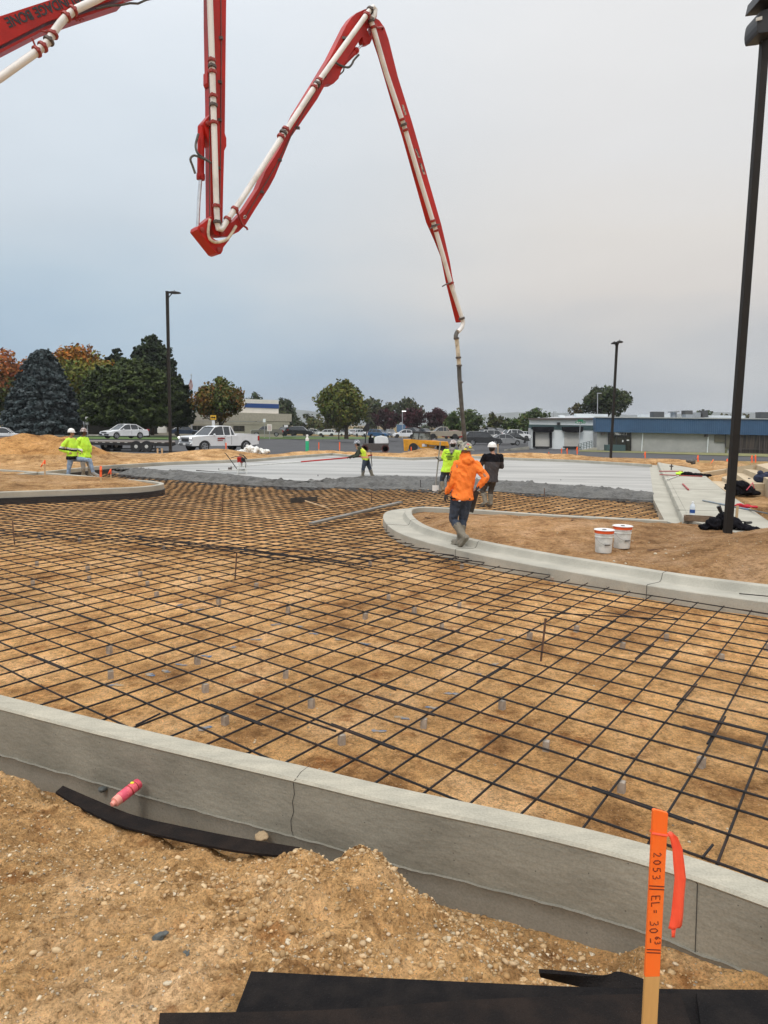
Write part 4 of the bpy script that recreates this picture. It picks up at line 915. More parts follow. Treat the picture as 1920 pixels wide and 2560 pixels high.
    if st.get('greyhood'): h = SB(); h.ell(nk-f*.10+V3(0, 0, .0), (.10, .055, .08)); h.ell(nk-f*.13-V3(0, 0, .10), (.05, .035, .06)); h.make('hood', M['stone'], e, .012, 2, .006)
    if sl < 1 and st.get('under'):
        u = SB()
        for q in 'LR': u.chain([j['sh'+q].lerp(j['el'+q], .4), j['el'+q], j['wr'+q]], [.058, .052, .038])
        u.make('undersleeve', st['under'], e, .011, 2, .005)
    # trousers
    t = SB(); t.loft([(pel+V3(0, 0, .07), .160, .122, angp), (pel, .170, .132, angp), (pel-V3(0, 0, .07), .165, .13, angp)])
    for q in 'LR':
        h, k, a = j['hip'+q], j['kn'+q], j['an'+q]; bt = st.get('tuck', .45)
        end = k.lerp(a, bt if st.get('boots', 'tall') == 'tall' else .93)
        t.chain([h, h.lerp(k, .5), k, end], [.110, .095, .076, .070 if bt < .6 else .062])
    t.make('trousers', st['legs'], e, .012, 3, .007, 10, st.get('seed', 1)+4)
    # boots
    for q in 'LR':
        a, k, to = j['an'+q], j['kn'+q], j['to'+q]; fd = (to-a); up_ = (k-a).normalized(); t = SB()
        if st.get('boots', 'tall') == 'tall': t.chain([k.lerp(a, .35), k.lerp(a, .62), a], [.078, .068, .058])
        else: t.chain([k.lerp(a, .8), a], [.058, .058])
        fdn = fd.normalized(); heel = a-fdn*.045-up_*.035
        t.cap(a, heel, .05, .045); t.chain([a-up_*.02, a.lerp(to, .55)-up_*.02, to], [.054, .050, .042]); sol = a.lerp(to, .42)-up_*.062
        X = fdn.cross(up_).normalized(); Z = X.cross(fdn).normalized(); Rm = Matrix((X, fdn, Z)).transposed(); t.box(sol, (.10, .30, .03), Rm)
        t.make('boot', st.get('boot', M['mudboot']), e, .010, 2, .003)
    if st.get('gloves', True):
        for q in 'LR':
            t = SB(); t.cap(j['wr'+q]-(j['wr'+q]-j['el'+q]).normalized()*.05, j['wr'+q], .036, .030); hand(t, j['wr'+q], j['hd'+q]-j['wr'+q], j.get('palm'+q, f*-.2+V3(0, 0, -.1)), 1 if q == 'L' else -1, st.get('grip', .55), 1.12)
            t.make('glove', st.get('glove', M['glove']), e, .0065, 1)
    # hard hat
    m_ = MB(); tilt = j.get('hat', f*0+V3(0, 0, 1)).normalized(); c = hd+V3(0, 0, .035); uu, vv = frame_of(tilt)
    m_.lathe([(.112, 0), (.128, .004), (.126, .03), (.118, .065), (.098, .102), (.062, .128), (.02, .138), (0.001, .139)], c, tilt, 24, cap=True)
    nb = 28; br = []
    for i in range(nb):
        a = 2*math.pi*i/nb; dd = Vector((math.cos(a), math.sin(a), 0)); fr = max(0, dd.dot(f)); ww = .135+.022*(1 if st.get('fullbrim') else 0)+(.045 if not st.get('fullbrim') else .012)*fr**2; br.append((c+dd*.118+tilt*.012, c+dd*ww+tilt*.000-V3(0, 0, .006*fr)))
    vs = [p for ab in br for p in ab]; m_.add(vs, [(2*i, 2*i+1, (2*i+3) % (2*nb), (2*i+2) % (2*nb)) for i in range(nb)]); m_.add([p-V3(0, 0, .005) for p in vs], [(2*i, (2*i+2) % (2*nb), (2*i+3) % (2*nb), 2*i+1) for i in range(nb)])
    m_.tube([c+f*.12+tilt*.04, c+f*.075+tilt*.125, c+tilt*.146, c-f*.075+tilt*.125, c-f*.12+tilt*.04], .011, 6)
    hh = m_.build('hard_hat', st['hat'], e, smooth=True); 
    if st.get('hair', True):
        t = SB(); t.ell(hd-f*.02+V3(0, 0, .0), (.084, .098, .095), Matrix.Rotation(math.atan2(f.y, f.x)-math.pi/2, 3, 'Z')); t.ell(hd-f*.045-V3(0, 0, .05), (.07, .05, .05)); t.make('hair', M['hair'], e, .01, 1)
    if scale != 1: e.scale = (scale,)*3
    return e
M['stone'] = mat('grey knit', (.30, .29, .27), .9)
M['tee'] = M['lime']
M['vest'] = mat('yellow green vest', (.70, .85, .05), .8, c2=(.55, .72, .05), scale=8)
M['silver'] = mat('reflective tape', (.62, .62, .58), .35)
M['pinkstripe'] = mat('orange reflective stripe', (.90, .42, .22), .6)
M['greensleeve'] = mat('olive green sweatshirt', (.05, .06, .04), .9)
M['camo'] = mat('dark stickered hard hat', (.10, .09, .07), .4, c2=(.32, .30, .22), scale=16, contrast=(.48, .56), coat=.3)
M['camo2'] = mat('brown white hard hat', (.55, .50, .48), .4, c2=(.17, .10, .08), scale=14, contrast=(.45, .55), coat=.3)
M['hatbw'] = mat('grey hard hat', (.10, .11, .13), .3, c2=(.50, .52, .55), scale=13, contrast=(.44, .52), coat=.3)
# orange hoodie worker
gx = at(1160, 1362, .0)
def L3(px, py, dy=0, cx=1160, cy=1362, k=143.0): return Vector(((px-cx)/k, dy, (cy-py)/k))
J = dict(pel=L3(1157, 1232, 0), ch=L3(1163, 1178, .02), nk=L3(1165, 1140, .03), hd=L3(1164, 1121, .06), face=(-.25, 1, 0), shL=L3(1141, 1153, .0), shR=L3(1190, 1153, .02), elL=L3(1131, 1192, -.04), elR=L3(1215, 1183, -.05),
         wrL=L3(1119, 1224, .03), hdL=L3(1114, 1240, .05), wrR=L3(1199, 1205, -.02), hdR=L3(1191, 1216, .03), palmL=(.9, .2, 0), palmR=(-.9, .1, 0),
         hipL=L3(1144, 1238, .0), hipR=L3(1169, 1238, .02), knL=L3(1138, 1293, .10), knR=L3(1164, 1291, .16), anL=L3(1163, 1332, -.12), toL=L3(1151, 1352, -.02), anR=L3(1156, 1346, .12), toR=L3(1143, 1353, .30))
def hatpaint(c): return c
p1 = person((gx.x-.05, gx.y-.10, -.035), 0, J, dict(skin=M['skin'], top=M['orangecl'], topname='hoodie', legs=M['denim'], hat=M['camo'], fullbrim=True, hood=True, hem=.055, seed=3, fold=.011, bulk=1.0, sr=1.0, hair=False), 'worker in orange hoodie and muddy boots striding away over the gutter')
t = text_mesh('sticker', 'SC', .055, 'white'); t.data.transform(Matrix.Rotation(math.pi/2, 4, 'X')); hd_ = J['hd']; t.data.transform(Matrix.Translation(hd_+V3(-.04, -.118, .075))); t.parent = p1
for c_, m_, nm in [((.055, -.108, .085), 'yel', 'sticker'), ((.02, -.092, .13), 'pink', 'sticker'), ((-.02, -.125, .05), 'yel', 'sticker')]:
    if m_ not in M: M[m_] = mat(m_, (.85, .75, .05) if m_ == 'yel' else (.75, .06, .14), .5)
    q = MB(); q.ball(hd_+Vector(c_), (.028, .008, .018), 8, 6); q.build(nm, M[m_], p1, smooth=True)
for i_ in range(5):
    q = MB(); a_ = J['shL'].lerp(J['elL'], .45+.14*i_); q.box(a_+V3(-.066, -.035, 0), (.012, .035, .03)); q.build('sleeve_print', M['black'], p1)
q = MB(); q.box(L3(1146, 1241, -.145)+V3(.02, -.01, 0), (.035, .008, .02)); q.build('pocket_paper', M['white'], p1)
q = MB(); q.box(L3(1152, 1236, 0), (.335, .27, .03)); o = q.build('belt', M['blackcl'], p1, bevel=.005); o.parent = p1
# muddy float board hanging behind his right leg
mb = MB(); a, b = L3(1190, 1226, .14), L3(1176, 1280, .12); mb.bar(a, b, .10, .022, up=(0, 1, .1)); mb.bar(a.lerp(b, .35)+V3(0, .03, 0), a.lerp(b, .65)+V3(0, .03, 0), .03, .03)
o = mb.build('hand_float', M['olive'], bevel=.003); o.location = (gx.x, gx.y, 0); tag(o, 'long muddy hand float hanging behind the orange hoodie worker', 'concrete float')
# black hoodie worker
def place(px, py, z, Y=None):
    p = at(px, py, z) if Y is None else aty(px, py, Y); return p
def mk(cx, cy, Y):
    k = pxm(Y); return lambda x, y, d=0: Vector(((x-cx)/k, d, (cy-y)/k))
def zofs(cx, cy, Y): return aty(cx, cy, Y)
b0 = aty(1222, 1268, 20.2); L = mk(1222, 1268, 20.2)
J = dict(pel=L(1224, 1196), ch=L(1227, 1160), nk=L(1228, 1133), hd=L(1226, 1120, .05), face=(.45, .9, 0), shL=L(1209, 1141), shR=L(1247, 1141, .03), elL=L(1198, 1165, .08), elR=L(1252, 1166, .10), wrL=L(1202, 1181, .26), hdL=L(1206, 1178, .36), wrR=L(1240, 1168, .3), hdR=L(1230, 1166, .38),
         hipL=L(1217, 1198), hipR=L(1231, 1198, .03), knL=L(1207, 1226, .12), knR=L(1227, 1228, .1), anL=L(1213, 1254, -.02), toL=L(1203, 1264, .10), anR=L(1227, 1258, .05), toR=L(1222, 1266, .25))
p2 = person(b0, 0, J, dict(skin=M['skin'], top=M['blackcl'], topname='hoodie', legs=M['olive'], hat=M['hatw'], hood=False, hem=.09, bulk=1.12, seed=8, topextra=([M['greycl']], lambda c: (c[:, 2] < 1.30).astype(int))), 'worker in black and charcoal hoodie standing in the rebar beyond the island')
# lime shirt worker with shovel
b0 = aty(1110, 1229, 24.0); L = mk(1110, 1229, 24.0)
J = dict(pel=L(1117, 1175), ch=L(1122, 1145), nk=L(1128, 1123), hd=L(1130, 1112, .06), face=(.25, 1, 0), shL=L(1111, 1129), shR=L(1141, 1131, .04), elL=L(1106, 1148, .08), elR=L(1148, 1150, .12), wrL=L(1096, 1152, .16), hdL=L(1093, 1146, .22), wrR=L(1140, 1165, .3), hdR=L(1134, 1166, .36), palmL=(-.8, .4, 0),
         hipL=L(1110, 1178), hipR=L(1124, 1178, .02), knL=L(1104, 1200, .1), knR=L(1122, 1201, .08), anL=L(1106, 1222, 0), toL=L(1100, 1228, .12), anR=L(1122, 1222, .04), toR=L(1120, 1228, .2))
p3 = person(b0, 0, J, dict(skin=M['skin'], top=M['lime'], legs=M['denim'], hat=M['camo2'], fullbrim=True, sleeve=.75, under=M['stone'], greyhood=True, hem=.06, bulk=1.1, seed=12), 'worker in lime shirt with grey hood holding a long shovel upright in the wet concrete')
mb = MB(); a = aty(1098.5, 1120, 24.25); c_ = aty(1089, 1213, 24.2); mb.tube([aty(1101, 1104, 24.25), c_], .022, 8)
for i_ in range(5):
    q = MB(); q.box(Vector(((1121-1110+(.0 if i_ else -3))/74, -.168, (1229-1133-i_*3.6)/74)), ((.22, .18, .26, .2, .16)[i_], .006, .022)); q.build('back_print', M['black'], p3)
sh = empty('shovel', c_, 'long handled shovel held upright by the lime shirt worker', 'shovel'); mb.build('handle', M['stone'], sh, world=True, smooth=True)
mb = MB(); mb.grid([[c_+Vector((x*(1-.25*max(0, t-.6)/.4), -.03+abs(x)*.2, -.30*t)) for x in (-.11, -.05, .05, .11)] for t in (0, .3, .6, .9, 1.0)]); o = mb.build('blade', M['white'], sh, world=True); md_ = o.modifiers.new('so', 'SOLIDIFY'); md_.thickness = .006
# second lime worker, mostly hidden
b0 = aty(1150, 1228, 24.8); L = mk(1150, 1228, 24.8)
J = dict(pel=L(1149, 1176), ch=L(1150, 1146), nk=L(1150, 1124), hd=L(1147, 1113, .05), face=(-.3, 1, 0), shL=L(1136, 1130), shR=L(1164, 1130), elL=L(1134, 1150, .1), elR=L(1166, 1150, .1), wrL=L(1140, 1164, .25), hdL=L(1144, 1164, .33), wrR=L(1158, 1164, .25), hdR=L(1154, 1164, .33),
         hipL=L(1143, 1178), hipR=L(1156, 1178), knL=L(1142, 1200, .05), knR=L(1157, 1200, .05), anL=L(1142, 1222), toL=L(1141, 1228, .15), anR=L(1157, 1222), toR=L(1158, 1228, .15))
person(b0, 0, J, dict(skin=M['skin'], top=M['lime'], legs=M['denim'], hat=M['camo'], fullbrim=True, hem=.06, bulk=1.0, seed=13), 'worker in lime hidden behind the orange hoodie worker, guiding the grey hose end')
# vest worker with bull float
b0 = aty(918, 1194, 29.0); L = mk(918, 1194, 29.0)
J = dict(pel=L(915, 1149), ch=L(904, 1130, -.02), nk=L(894, 1118, -.02), hd=L(892, 1111, 0), face=(-1, .35, -.15), shL=L(899, 1121, -.15), shR=L(900, 1120, .16), elL=L(895, 1139, -.17), elR=L(888, 1138, .18), wrL=L(883, 1143, -.05), hdL=L(878, 1144, -.02), wrR=L(877, 1142, .05), hdR=L(873, 1143, .05),
         hipL=L(913, 1151, -.09), hipR=L(916, 1151, .09), knL=L(908, 1171, -.08), knR=L(924, 1170, .10), anL=L(907, 1188, -.06), toL=L(900, 1193, -.08), anR=L(930, 1188, .10), toR=L(924, 1193, .08), hat=(-.25, 0, 1))
p5 = person(b0, 0, J, dict(skin=M['skin'], top=M['greensleeve'], topname='sweatshirt', legs=M['denim'], hat=M['hatbw'], hem=.04, bulk=.92, seed=15), 'worker in yellow safety vest leaning forward to push a long bull float')
t = SB(); hz_ = J['pel']
t.loft([(hz_+V3(0, 0, -.02), .19, .155, 1.2), (hz_.lerp(J['ch'], .5)+V3(0, 0, .02), .185, .15, 1.4), (J['ch']+V3(0.02, 0, .04), .19, .15, 1.5), (J['nk']+V3(.06, 0, -.02), .17, .10, 1.5)])
t.make('vest', M['vest'], p5, .012, 3, .005, 9, 22, ([M['pinkstripe'], M['silver']], lambda c: np.where(np.abs((c[:, 2]-.83)) < .035, 1, np.where(np.abs(c[:, 1]) > .0, np.where((np.abs(np.abs(c[:, 1])-.10) < .03) & (c[:, 2] > .86), 1, 0), 0))))
fl = empty('bull_float', at(577, 1172, 0), 'bull float with long silver and red pole reaching from the vest worker', 'bull float')
a, b, c_ = aty(930, 1138, 28.9), aty(753, 1154.5, 30.9), aty(578, 1167, 33.0)
mb = MB(); mb.tube([a, a.lerp(b, .35)+V3(0, 0, -.01), b], .03, 8); mb.build('red_pole', M['red'], fl, world=True, smooth=True)
mb = MB(); mb.tube([b, c_], .026, 8); mb.build('silver_pole', M['silver'], fl, world=True, smooth=True)
mb = MB(); q = at(575, 1173, .05); mb.bar(at(551, 1176, .02), at(601, 1173.5, .02), .24, .035); mb.build('float_blade', M['silver'], fl, world=True, bevel=.006)
mb = MB(); mb.box(q+V3(0, 0, .03), (.14, .14, .1)); mb.tube([q+V3(0, 0, .02), c_], .035, 8); mb.build('bracket', M['clamp'], fl, world=True, bevel=.01)
mb = MB(); a = aty(931, 1138, 28.6); mb.bar(aty(927, 1128, 28.75), aty(930, 1166, 28.75), .13, .03, up=(1, 0, 0)); tag(mb.build('spare_float', M['olive'], bevel=.003), 'dark flat tool blade hanging behind the vest worker', 'tool')
# left pair
b0 = aty(176, 1197, 26.6); L = mk(176, 1197, 26.6)
J = dict(pel=L(182, 1144), ch=L(182, 1118), nk=L(180, 1094), hd=L(182.5, 1083, 0), face=(1, .25, -.12), shL=L(181, 1101, .17), shR=L(177, 1102, -.17), elL=L(190, 1120, .24), elR=L(163, 1122, -.26), wrL=L(203, 1127, .12), hdL=L(207, 1129, .04), wrR=L(180, 1130, -.24), hdR=L(186, 1131, -.18),
         hipL=L(183, 1147, .09), hipR=L(181, 1147, -.09), knL=L(224, 1150, .08), knR=L(177, 1171, -.12), anL=L(232, 1180, .06), toL=L(246, 1188, .04), anR=L(173, 1194, -.12), toR=L(186, 1199, -.14), hat=(.12, 0, 1))
p6 = person(b0, 0, J, dict(skin=M['skin'], top=M['lime'], topname='jacket', legs=M['jeans'], hat=M['hatw'], boots='low', tuck=.9, boot=M['stone'], hem=.06, bulk=1.15, sr=1.15, gloves=False, seed=17, fold=.008,
      topextra=([M['blackcl'], M['silver']], lambda c: np.where((c[:, 2] < .86), 1, np.where((np.abs(c[:, 2]-1.10+.18*c[:, 0]) < .030), 1, np.where(np.abs(c[:, 2]-1.16+.18*c[:, 0]) < .03, 2, 0))))), 'worker in lime jacket and pale jeans with one foot up on the curb')
b0 = aty(212, 1192, 28.2); L = mk(212, 1192, 28.2)
J = dict(pel=L(214, 1142), ch=L(214, 1116), nk=L(211, 1091), hd=L(213.5, 1081.5, 0), face=(1, .35, 0), shL=L(213, 1099, .2), shR=L(208, 1100, -.2), elL=L(220, 1118, .26), elR=L(198, 1120, -.24), wrL=L(224, 1130, .15), hdL=L(227, 1134, .1), wrR=L(206, 1132, -.2), hdR=L(212, 1136, -.2),
         hipL=L(217, 1146, .1), hipR=L(211, 1146, -.1), knL=L(223, 1167, .1), knR=L(212, 1168, -.1), anL=L(222, 1185, .1), toL=L(230, 1191, .08), anR=L(211, 1185, -.1), toR=L(220, 1191, -.12))
p7 = person(b0, 0, J, dict(skin=M['skin2'], top=M['lime'], legs=M['stone'], hat=M['camo2'], fullbrim=True, bulk=1.32, hem=.03, seed=19, sleeve=1.0, sr=1.0, gloves=False, fold=.01), 'stout worker in lime shirt and brown hard hat, standing behind the jeans worker at left')
# ---------------- vehicles ----------------
PAINT = {}
def paint(n, c, rough=.28):
    if n not in PAINT: PAINT[n] = mat('car paint '+n, c, rough, 0, c2=tuple(v*.9 for v in c), scale=1.5, coat=.6)
    return PAINT[n]
KIND = {
 'sedan': dict(L=4.6, W=1.8, wr=.32, ax=(.86, 3.52), low=[(0, .30), (.02, .55), (.10, .70), (.5, .80), (1.15, .90), (4.0, .95), (4.48, .92), (4.58, .75), (4.6, .34)], gh=[(1.15, .88), (1.95, 1.40), (2.3, 1.46), (3.2, 1.43), (4.05, .94)], pil=(2.55, 3.4)),
 'suv': dict(L=4.75, W=1.9, wr=.37, ax=(.92, 3.75), low=[(0, .36), (.02, .75), (.12, .92), (1.1, 1.05), (4.6, 1.08), (4.72, .95), (4.75, .40)], gh=[(1.15, 1.02), (1.85, 1.62), (2.2, 1.70), (4.1, 1.68), (4.62, 1.07)], pil=(2.65, 3.7)),
 'pickup': dict(L=5.85, W=2.0, wr=.41, ax=(1.0, 4.62), low=[(0, .45), (.0, .85), (.06, 1.10), (.25, 1.16), (1.35, 1.22), (3.75, 1.24), (3.76, 1.28), (5.80, 1.28), (5.85, 1.2), (5.85, .55)], gh=[(1.35, 1.20), (2.0, 1.80), (2.4, 1.88), (3.4, 1.87), (3.68, 1.25)], pil=(2.72, 3.3)),
 'van': dict(L=4.9, W=1.95, wr=.36, ax=(.9, 3.9), low=[(0, .36), (.03, .85), (.9, 1.05), (4.8, 1.08), (4.9, .95), (4.9, .4)], gh=[(.75, 1.02), (1.55, 1.66), (1.9, 1.75), (4.55, 1.74), (4.82, 1.07)], pil=(2.4, 3.6)),
}
def car_proto(kind, col, label, detail=True, rim='rim'):
    K = KIND[kind]; L, W = K['L'], K['W']; e = empty(kind if kind != 'suv' else 'sport_utility_car', (0, 0, 0), label, {'sedan': 'car', 'suv': 'car', 'pickup': 'pickup truck', 'van': 'van'}[kind]); P = paint(*col) if isinstance(col, tuple) else M[col]
    wr = K['wr']; low = K['low']
    # lower body outline with wheel arches (x forward is -X: the nose is at x=0)
    zb = low[0][1]; pts = []
    for cx in K['ax']:
        R_ = wr*1.18; a0 = math.asin(min(1, (zb-wr)/R_)) if zb > wr else -math.asin(min(1, (wr-zb)/R_))
        arc = [(cx-R_*math.cos(a0+(math.pi-2*a0)*k/9), wr+R_*math.sin(a0+(math.pi-2*a0)*k/9)) for k in range(10)]; pts += arc
    outline = [(low[0][0], zb)]+pts+[(L, zb)]+low[::-1][:-1] if low[-1][0] < L else [(low[0][0], zb)]+pts+low[::-1][:-1]
    sl = [(-.5, .02, .035), (-.47, 0, 0), (-.2, 0, 0), (.2, 0, 0), (.47, 0, 0), (.5, .02, .035)]
    mb = MB(); n = len(outline); vs = []
    for (q, ins, dz) in sl:
        for (x, z) in outline:
            xx = L/2+(x-L/2)*(1-ins*.6); bow = .06*((abs(x-L/2)/(L/2))**3); y = q*(W-2*bow) ; zz = z-(dz if z > .7 else 0); vs.append((xx, y, zz))
    m = len(sl); mb.add(vs, [tuple(range(n))[::-1], tuple((m-1)*n+k for k in range(n))]+[(i*n+k, i*n+(k+1) % n, (i+1)*n+(k+1) % n, (i+1)*n+k) for i in range(m-1) for k in range(n)])
    if kind == 'pickup':   # roof panel and bed rails
        mb.box((4.77, .92, 1.30), (1.95, .08, .05)); mb.box((4.77, -.92, 1.30), (1.95, .08, .05)); mb.box((5.80, 0, 1.28), (.07, 1.8, .06))
    gh = K['gh']; tw = .36; bw = .455
    def side(q, x, z, zlo):
        t = min(1, max(0, (z-zlo)/(gh[2][1]-zlo))); return (x, q*W*(bw+(tw-bw)*t), z)
    zlo = gh[0][1]
    top = gh[1:-1]
    # roof and pillars in body colour
    G = []
    rt = [(top[0][0]-.02, top[0][1]+.01)]+[(x, z+.02) for x, z in top[1:]]
    G = [[(x, q*W*tw*(1.02), z+.035*(1-(q/1.0)**2)) for q in (-1, -.6, 0, .6, 1)] for x, z in rt]; mb.grid(G); mb.grid([[(x, y, z-.05) for x, y, z in r] for r in G])
    for q in (-1, 1):
        pr = .035
        a = [side(q, x, z, zlo) for x, z in gh]; mb.tube([a[0], a[1]], pr, 6); mb.tube(a[1:-1], .035, 6); mb.tube([a[-2], a[-1]], pr*(1.9 if kind in ('suv', 'van') else 1.3), 6)
        for px in K['pil']:
            zt = np.interp(px, [g[0] for g in gh], [g[1] for g in gh]); mb.tube([side(q, px, zlo, zlo), side(q, px-.02, zt, zlo)], .03 if px != K['pil'][-1] or kind == 'sedan' else .05, 6)
    body = mb.build('body', P, e, smooth=True)
    mb = MB()
    for q in (-1, 1): pass
    n = len(gh); vs = [side(-.985, x, z-.015, zlo) for x, z in gh]+[side(.985, x, z-.015, zlo) for x, z in gh]
    mb.add(vs, [tuple(range(n))[::-1], tuple(range(n, 2*n))]+[(i, (i+1) % n, n+(i+1) % n, n+i) for i in range(n)])
    mb.build('windows', M['glass'], e)
    for cx in K['ax']:
        for q in (-1, 1):
            y = q*(W/2-.10); w = MB(); w.lathe([(wr*.62, -.10), (wr*.93, -.11), (wr, -.07), (wr, .07), (wr*.93, .11), (wr*.62, .10)], (cx, y, wr), (0, q, 0), 20); wo_ = w.build('wheel', M['tyre'], e, smooth=True)
            if detail:
                w = MB(); w.lathe([(.02, .10), (wr*.18, .105), (wr*.2, .075), (wr*.50, .07), (wr*.62, .112), (wr*.66, .10)], (cx, y, wr), (0, q, 0), 20)
                for k in range(5):
                    a = 2*math.pi*k/5; w.bar((cx+wr*.12*math.cos(a), y+q*.10, wr+wr*.12*math.sin(a)), (cx+wr*.62*math.cos(a), y+q*.105, wr+wr*.62*math.sin(a)), wr*.16, .025, up=(0, 1, 0))
                w.build('rim', M[rim], wo_)
    ww = MB(); ww.box((L/2, 0, zb+.05), (L*.92, W*.86, .12)); 
    for cx in K['ax']: ww.box((cx, 0, wr+.16), (wr*2.3, W*.84, wr*1.1))
    ww.build('underbody', M['black'], e)
    hz = low[2][1]-.07
    for q in (-1, 1):
        h = MB(); h.box((.07+(.05 if kind != 'pickup' else 0), q*(W/2-.24), hz-.04), (.22, .36, .13 if kind != 'pickup' else .2)); h.build('headlight', M['lens'], e, bevel=.02)
        h = MB(); h.box((L-.06, q*(W/2-.16), low[-3][1]-.02 if kind != 'pickup' else 1.0), (.16, .26, .18 if kind != 'pickup' else .36)); h.build('taillight', M['tail'], e, bevel=.02)
        h = MB(); h.ball((gh[0][0]+.42, q*(W/2+.09), zlo+.07), (.07, .11, .075), 10, 7); h.build('mirror', P, e, smooth=True)
        if detail:
            for dx in K['pil']:
                h = MB(); h.box((dx-.28, q*(W/2+.008), zlo-.10), (.17, .03, .035)); h.build('door_handle', P, e)
                h = MB(); h.box((dx+.0, q*(W/2+.001), (zlo+zb)/2+.03), (.012, .012, zlo-zb-.08)); h.build('door_gap', M['black'], e)
    g = MB(); g.box((.005, 0, hz-.02 if kind != 'pickup' else .90), (.05, W*.50, .13 if kind != 'pickup' else .30)); g.build('grille', M['black'], e, bevel=.02)
    g = MB(); g.box((-.02, 0, zb+.12), (.12, W*.92, .14)); g.build('bumper', M['black'] if kind != 'pickup' else M['rim'], e, bevel=.03)
    g = MB(); g.box((-.09, 0, zb+.12), (.02, .32, .14)); g.build('number_plate', M['white'], e)
    return e
def put(e, x, y, ang, z=None, off=.05):
    p = atg(x, y) if z is None else at(x, y, z); e.location = (p.x, p.y, (float(gz(p.x, p.y))+off) if z is None else z); e.rotation_euler = (0, 0, math.radians(ang)); return e
def center(e, L):      # move parts so the empty sits under the middle of the car
    for ch in [c for c in bpy.data.objects if c.parent == e]:
        ch.data.transform(Matrix.Translation((-L/2, 0, 0)))
        for g in [c for c in bpy.data.objects if c.parent == ch]: g.data.transform(Matrix.Translation((-L/2, 0, 0)))
# heading: angle of the nose direction, nose points to -X of the model, so ang 0 = nose to the left of the picture
tr = car_proto('pickup', ('white', (.78, .79, .80)), 'white pickup truck with red door lettering, waiting beyond the left light pole'); center(tr, 5.85); put(tr, 550, 1130, 46, z=None)
q = MB(); q.box((-.55+0, -1.02, 1.0), (.6, .01, .10)); q.box((-.62, -1.02, .86), (.44, .01, .07)); q.build('door_lettering', M['darkred'], tr)
q = MB(); q.box((-2.935, 0, 1.0), (.03, 1.5, .05)); q.box((-2.94, 0, .72), (.03, 1.5, .05)); q.build('chrome_bar', M['rim'], tr)
for s_ in (-1, 1):
    q = MB(); q.box((-2.95, s_*.82, 1.04), (.06, .22, .12)); q.build('headlight', mat('lit head lamp', (1, 1, 1), .2, emit=(1, .96, .85, 2.2)), tr, bevel=.02)
    q = MB(); q.ball((-2.96, s_*.80, .58), (.05, .07, .07)); q.build('fog_light', mat('lit fog lamp', (1, 1, 1), .2, emit=(1, .98, .9, 2.2)), tr)
sd = car_proto('sedan', ('white', (.78, .79, .80)), 'white sedan driving past behind the flatbed trailer'); center(sd, 4.6); put(sd, 314, 1097, 52)
sd.location = aty(312, 1096.5, 73); sd.location.z = aty(312, 1096.5, 73).z
def car(kind, col, x, y, ang, label, Y=None, sc=1.0, detail=False):
    e = car_proto(kind, col, label, detail); center(e, KIND[kind]['L'])
    put(e, x, y, ang)
    if Y: p = aty(x, y, Y); e.location = (p.x, p.y, p.z)
    e.scale = (sc,)*3; return e
GR, BK, SV, DB, RD, TN = ('grey', (.13, .135, .14)), ('black', (.015, .016, .018)), ('silver', (.42, .43, .43)), ('dark blue', (.02, .035, .07)), ('red', (.22, .02, .025)), ('tan', (.36, .31, .24))
WH = ('white', (.78, .79, .80))
car('suv', WH, 8, 1104, 200, 'white hatchback cut off by the left picture edge', Y=88)
car('suv', ('dark green', (.02, .035, .04)), 48, 1096, 160, 'dark teal crossover parked behind the sand mound, rear to us', Y=96, detail=True)
car('suv', BK, 83, 1094, 100, 'black car seen from behind beside the dark teal crossover', Y=98)
car('van', GR, 106, 1092, 100, 'grey van parked behind the black car in the left lot', Y=104)
car('sedan', ('maroon', (.08, .012, .015)), 143, 1094, 150, 'dark red car parked by the clipped hedge at left', Y=100)
car('sedan', DB, 463, 1089, 190, 'dark blue sedan in front of the tan building behind the white pickup', Y=112)
car('pickup', ('olive grey', (.16, .155, .13)), 668, 1091, 8, 'grey brown crew truck with canopy parked before the tan building', Y=132, detail=True)
car('suv', BK, 712, 1090, 60, 'black hatchback between the grey truck and the black jeep', Y=140)
car('suv', BK, 753, 1089.5, 175, 'boxy black off-road car parked right of the tan building', Y=140, sc=1.05)
car('suv', ('pale grey', (.55, .56, .56)), 788, 1089, 170, 'pale grey car left of the white crossover behind the lawn', Y=190)
car('suv', WH, 815, 1090, 12, 'white crossover parked behind the lawn left of the big maple', Y=188)
car('sedan', WH, 840, 1090, 30, 'small white car directly left of the maple trunk', Y=190)
car('suv', GR, 853, 1088.5, 30, 'grey car half hidden by the maple trunk', Y=196)
car('suv', WH, 881, 1090, 100, 'white car directly right of the maple trunk', Y=180)
car('suv', WH, 909, 1092, 130, 'white car seen end on, left of the roller', Y=165)
car('suv', SV, 893, 1089, 100, 'silver car between the two white ones right of the maple', Y=185)
car('suv', ('blue', (.04, .12, .25)), 948, 1094, 150, 'blue and white car behind the roller', Y=150)
car('suv', SV, 976, 1091, 100, 'silver car just right of the roller in the far lot', Y=170)
car('sedan', WH, 1011, 1095, 8, 'white sedan parked left of the yellow telehandler', Y=128)
car('pickup', TN, 1108, 1097, 10, 'tan pickup truck behind the telehandler cab', Y=115)
car('sedan', RD, 1137, 1098, 130, 'red car partly hidden behind the grey hose', Y=120)
car('suv', BK, 1203, 1114, 190, 'black car nearest in the right lot, behind the orange hoodie worker', Y=88, detail=True)
car('suv', SV, 1232, 1105, 200, 'silver crossover behind the nearest black car', Y=103)
car('sedan', ('mid grey', (.25, .255, .26)), 1262, 1113, 192, 'grey sedan right of the black car', Y=95, detail=True)
car('sedan', BK, 1283, 1107, 200, 'dark sedan between the grey sedan and the white vans', Y=108)
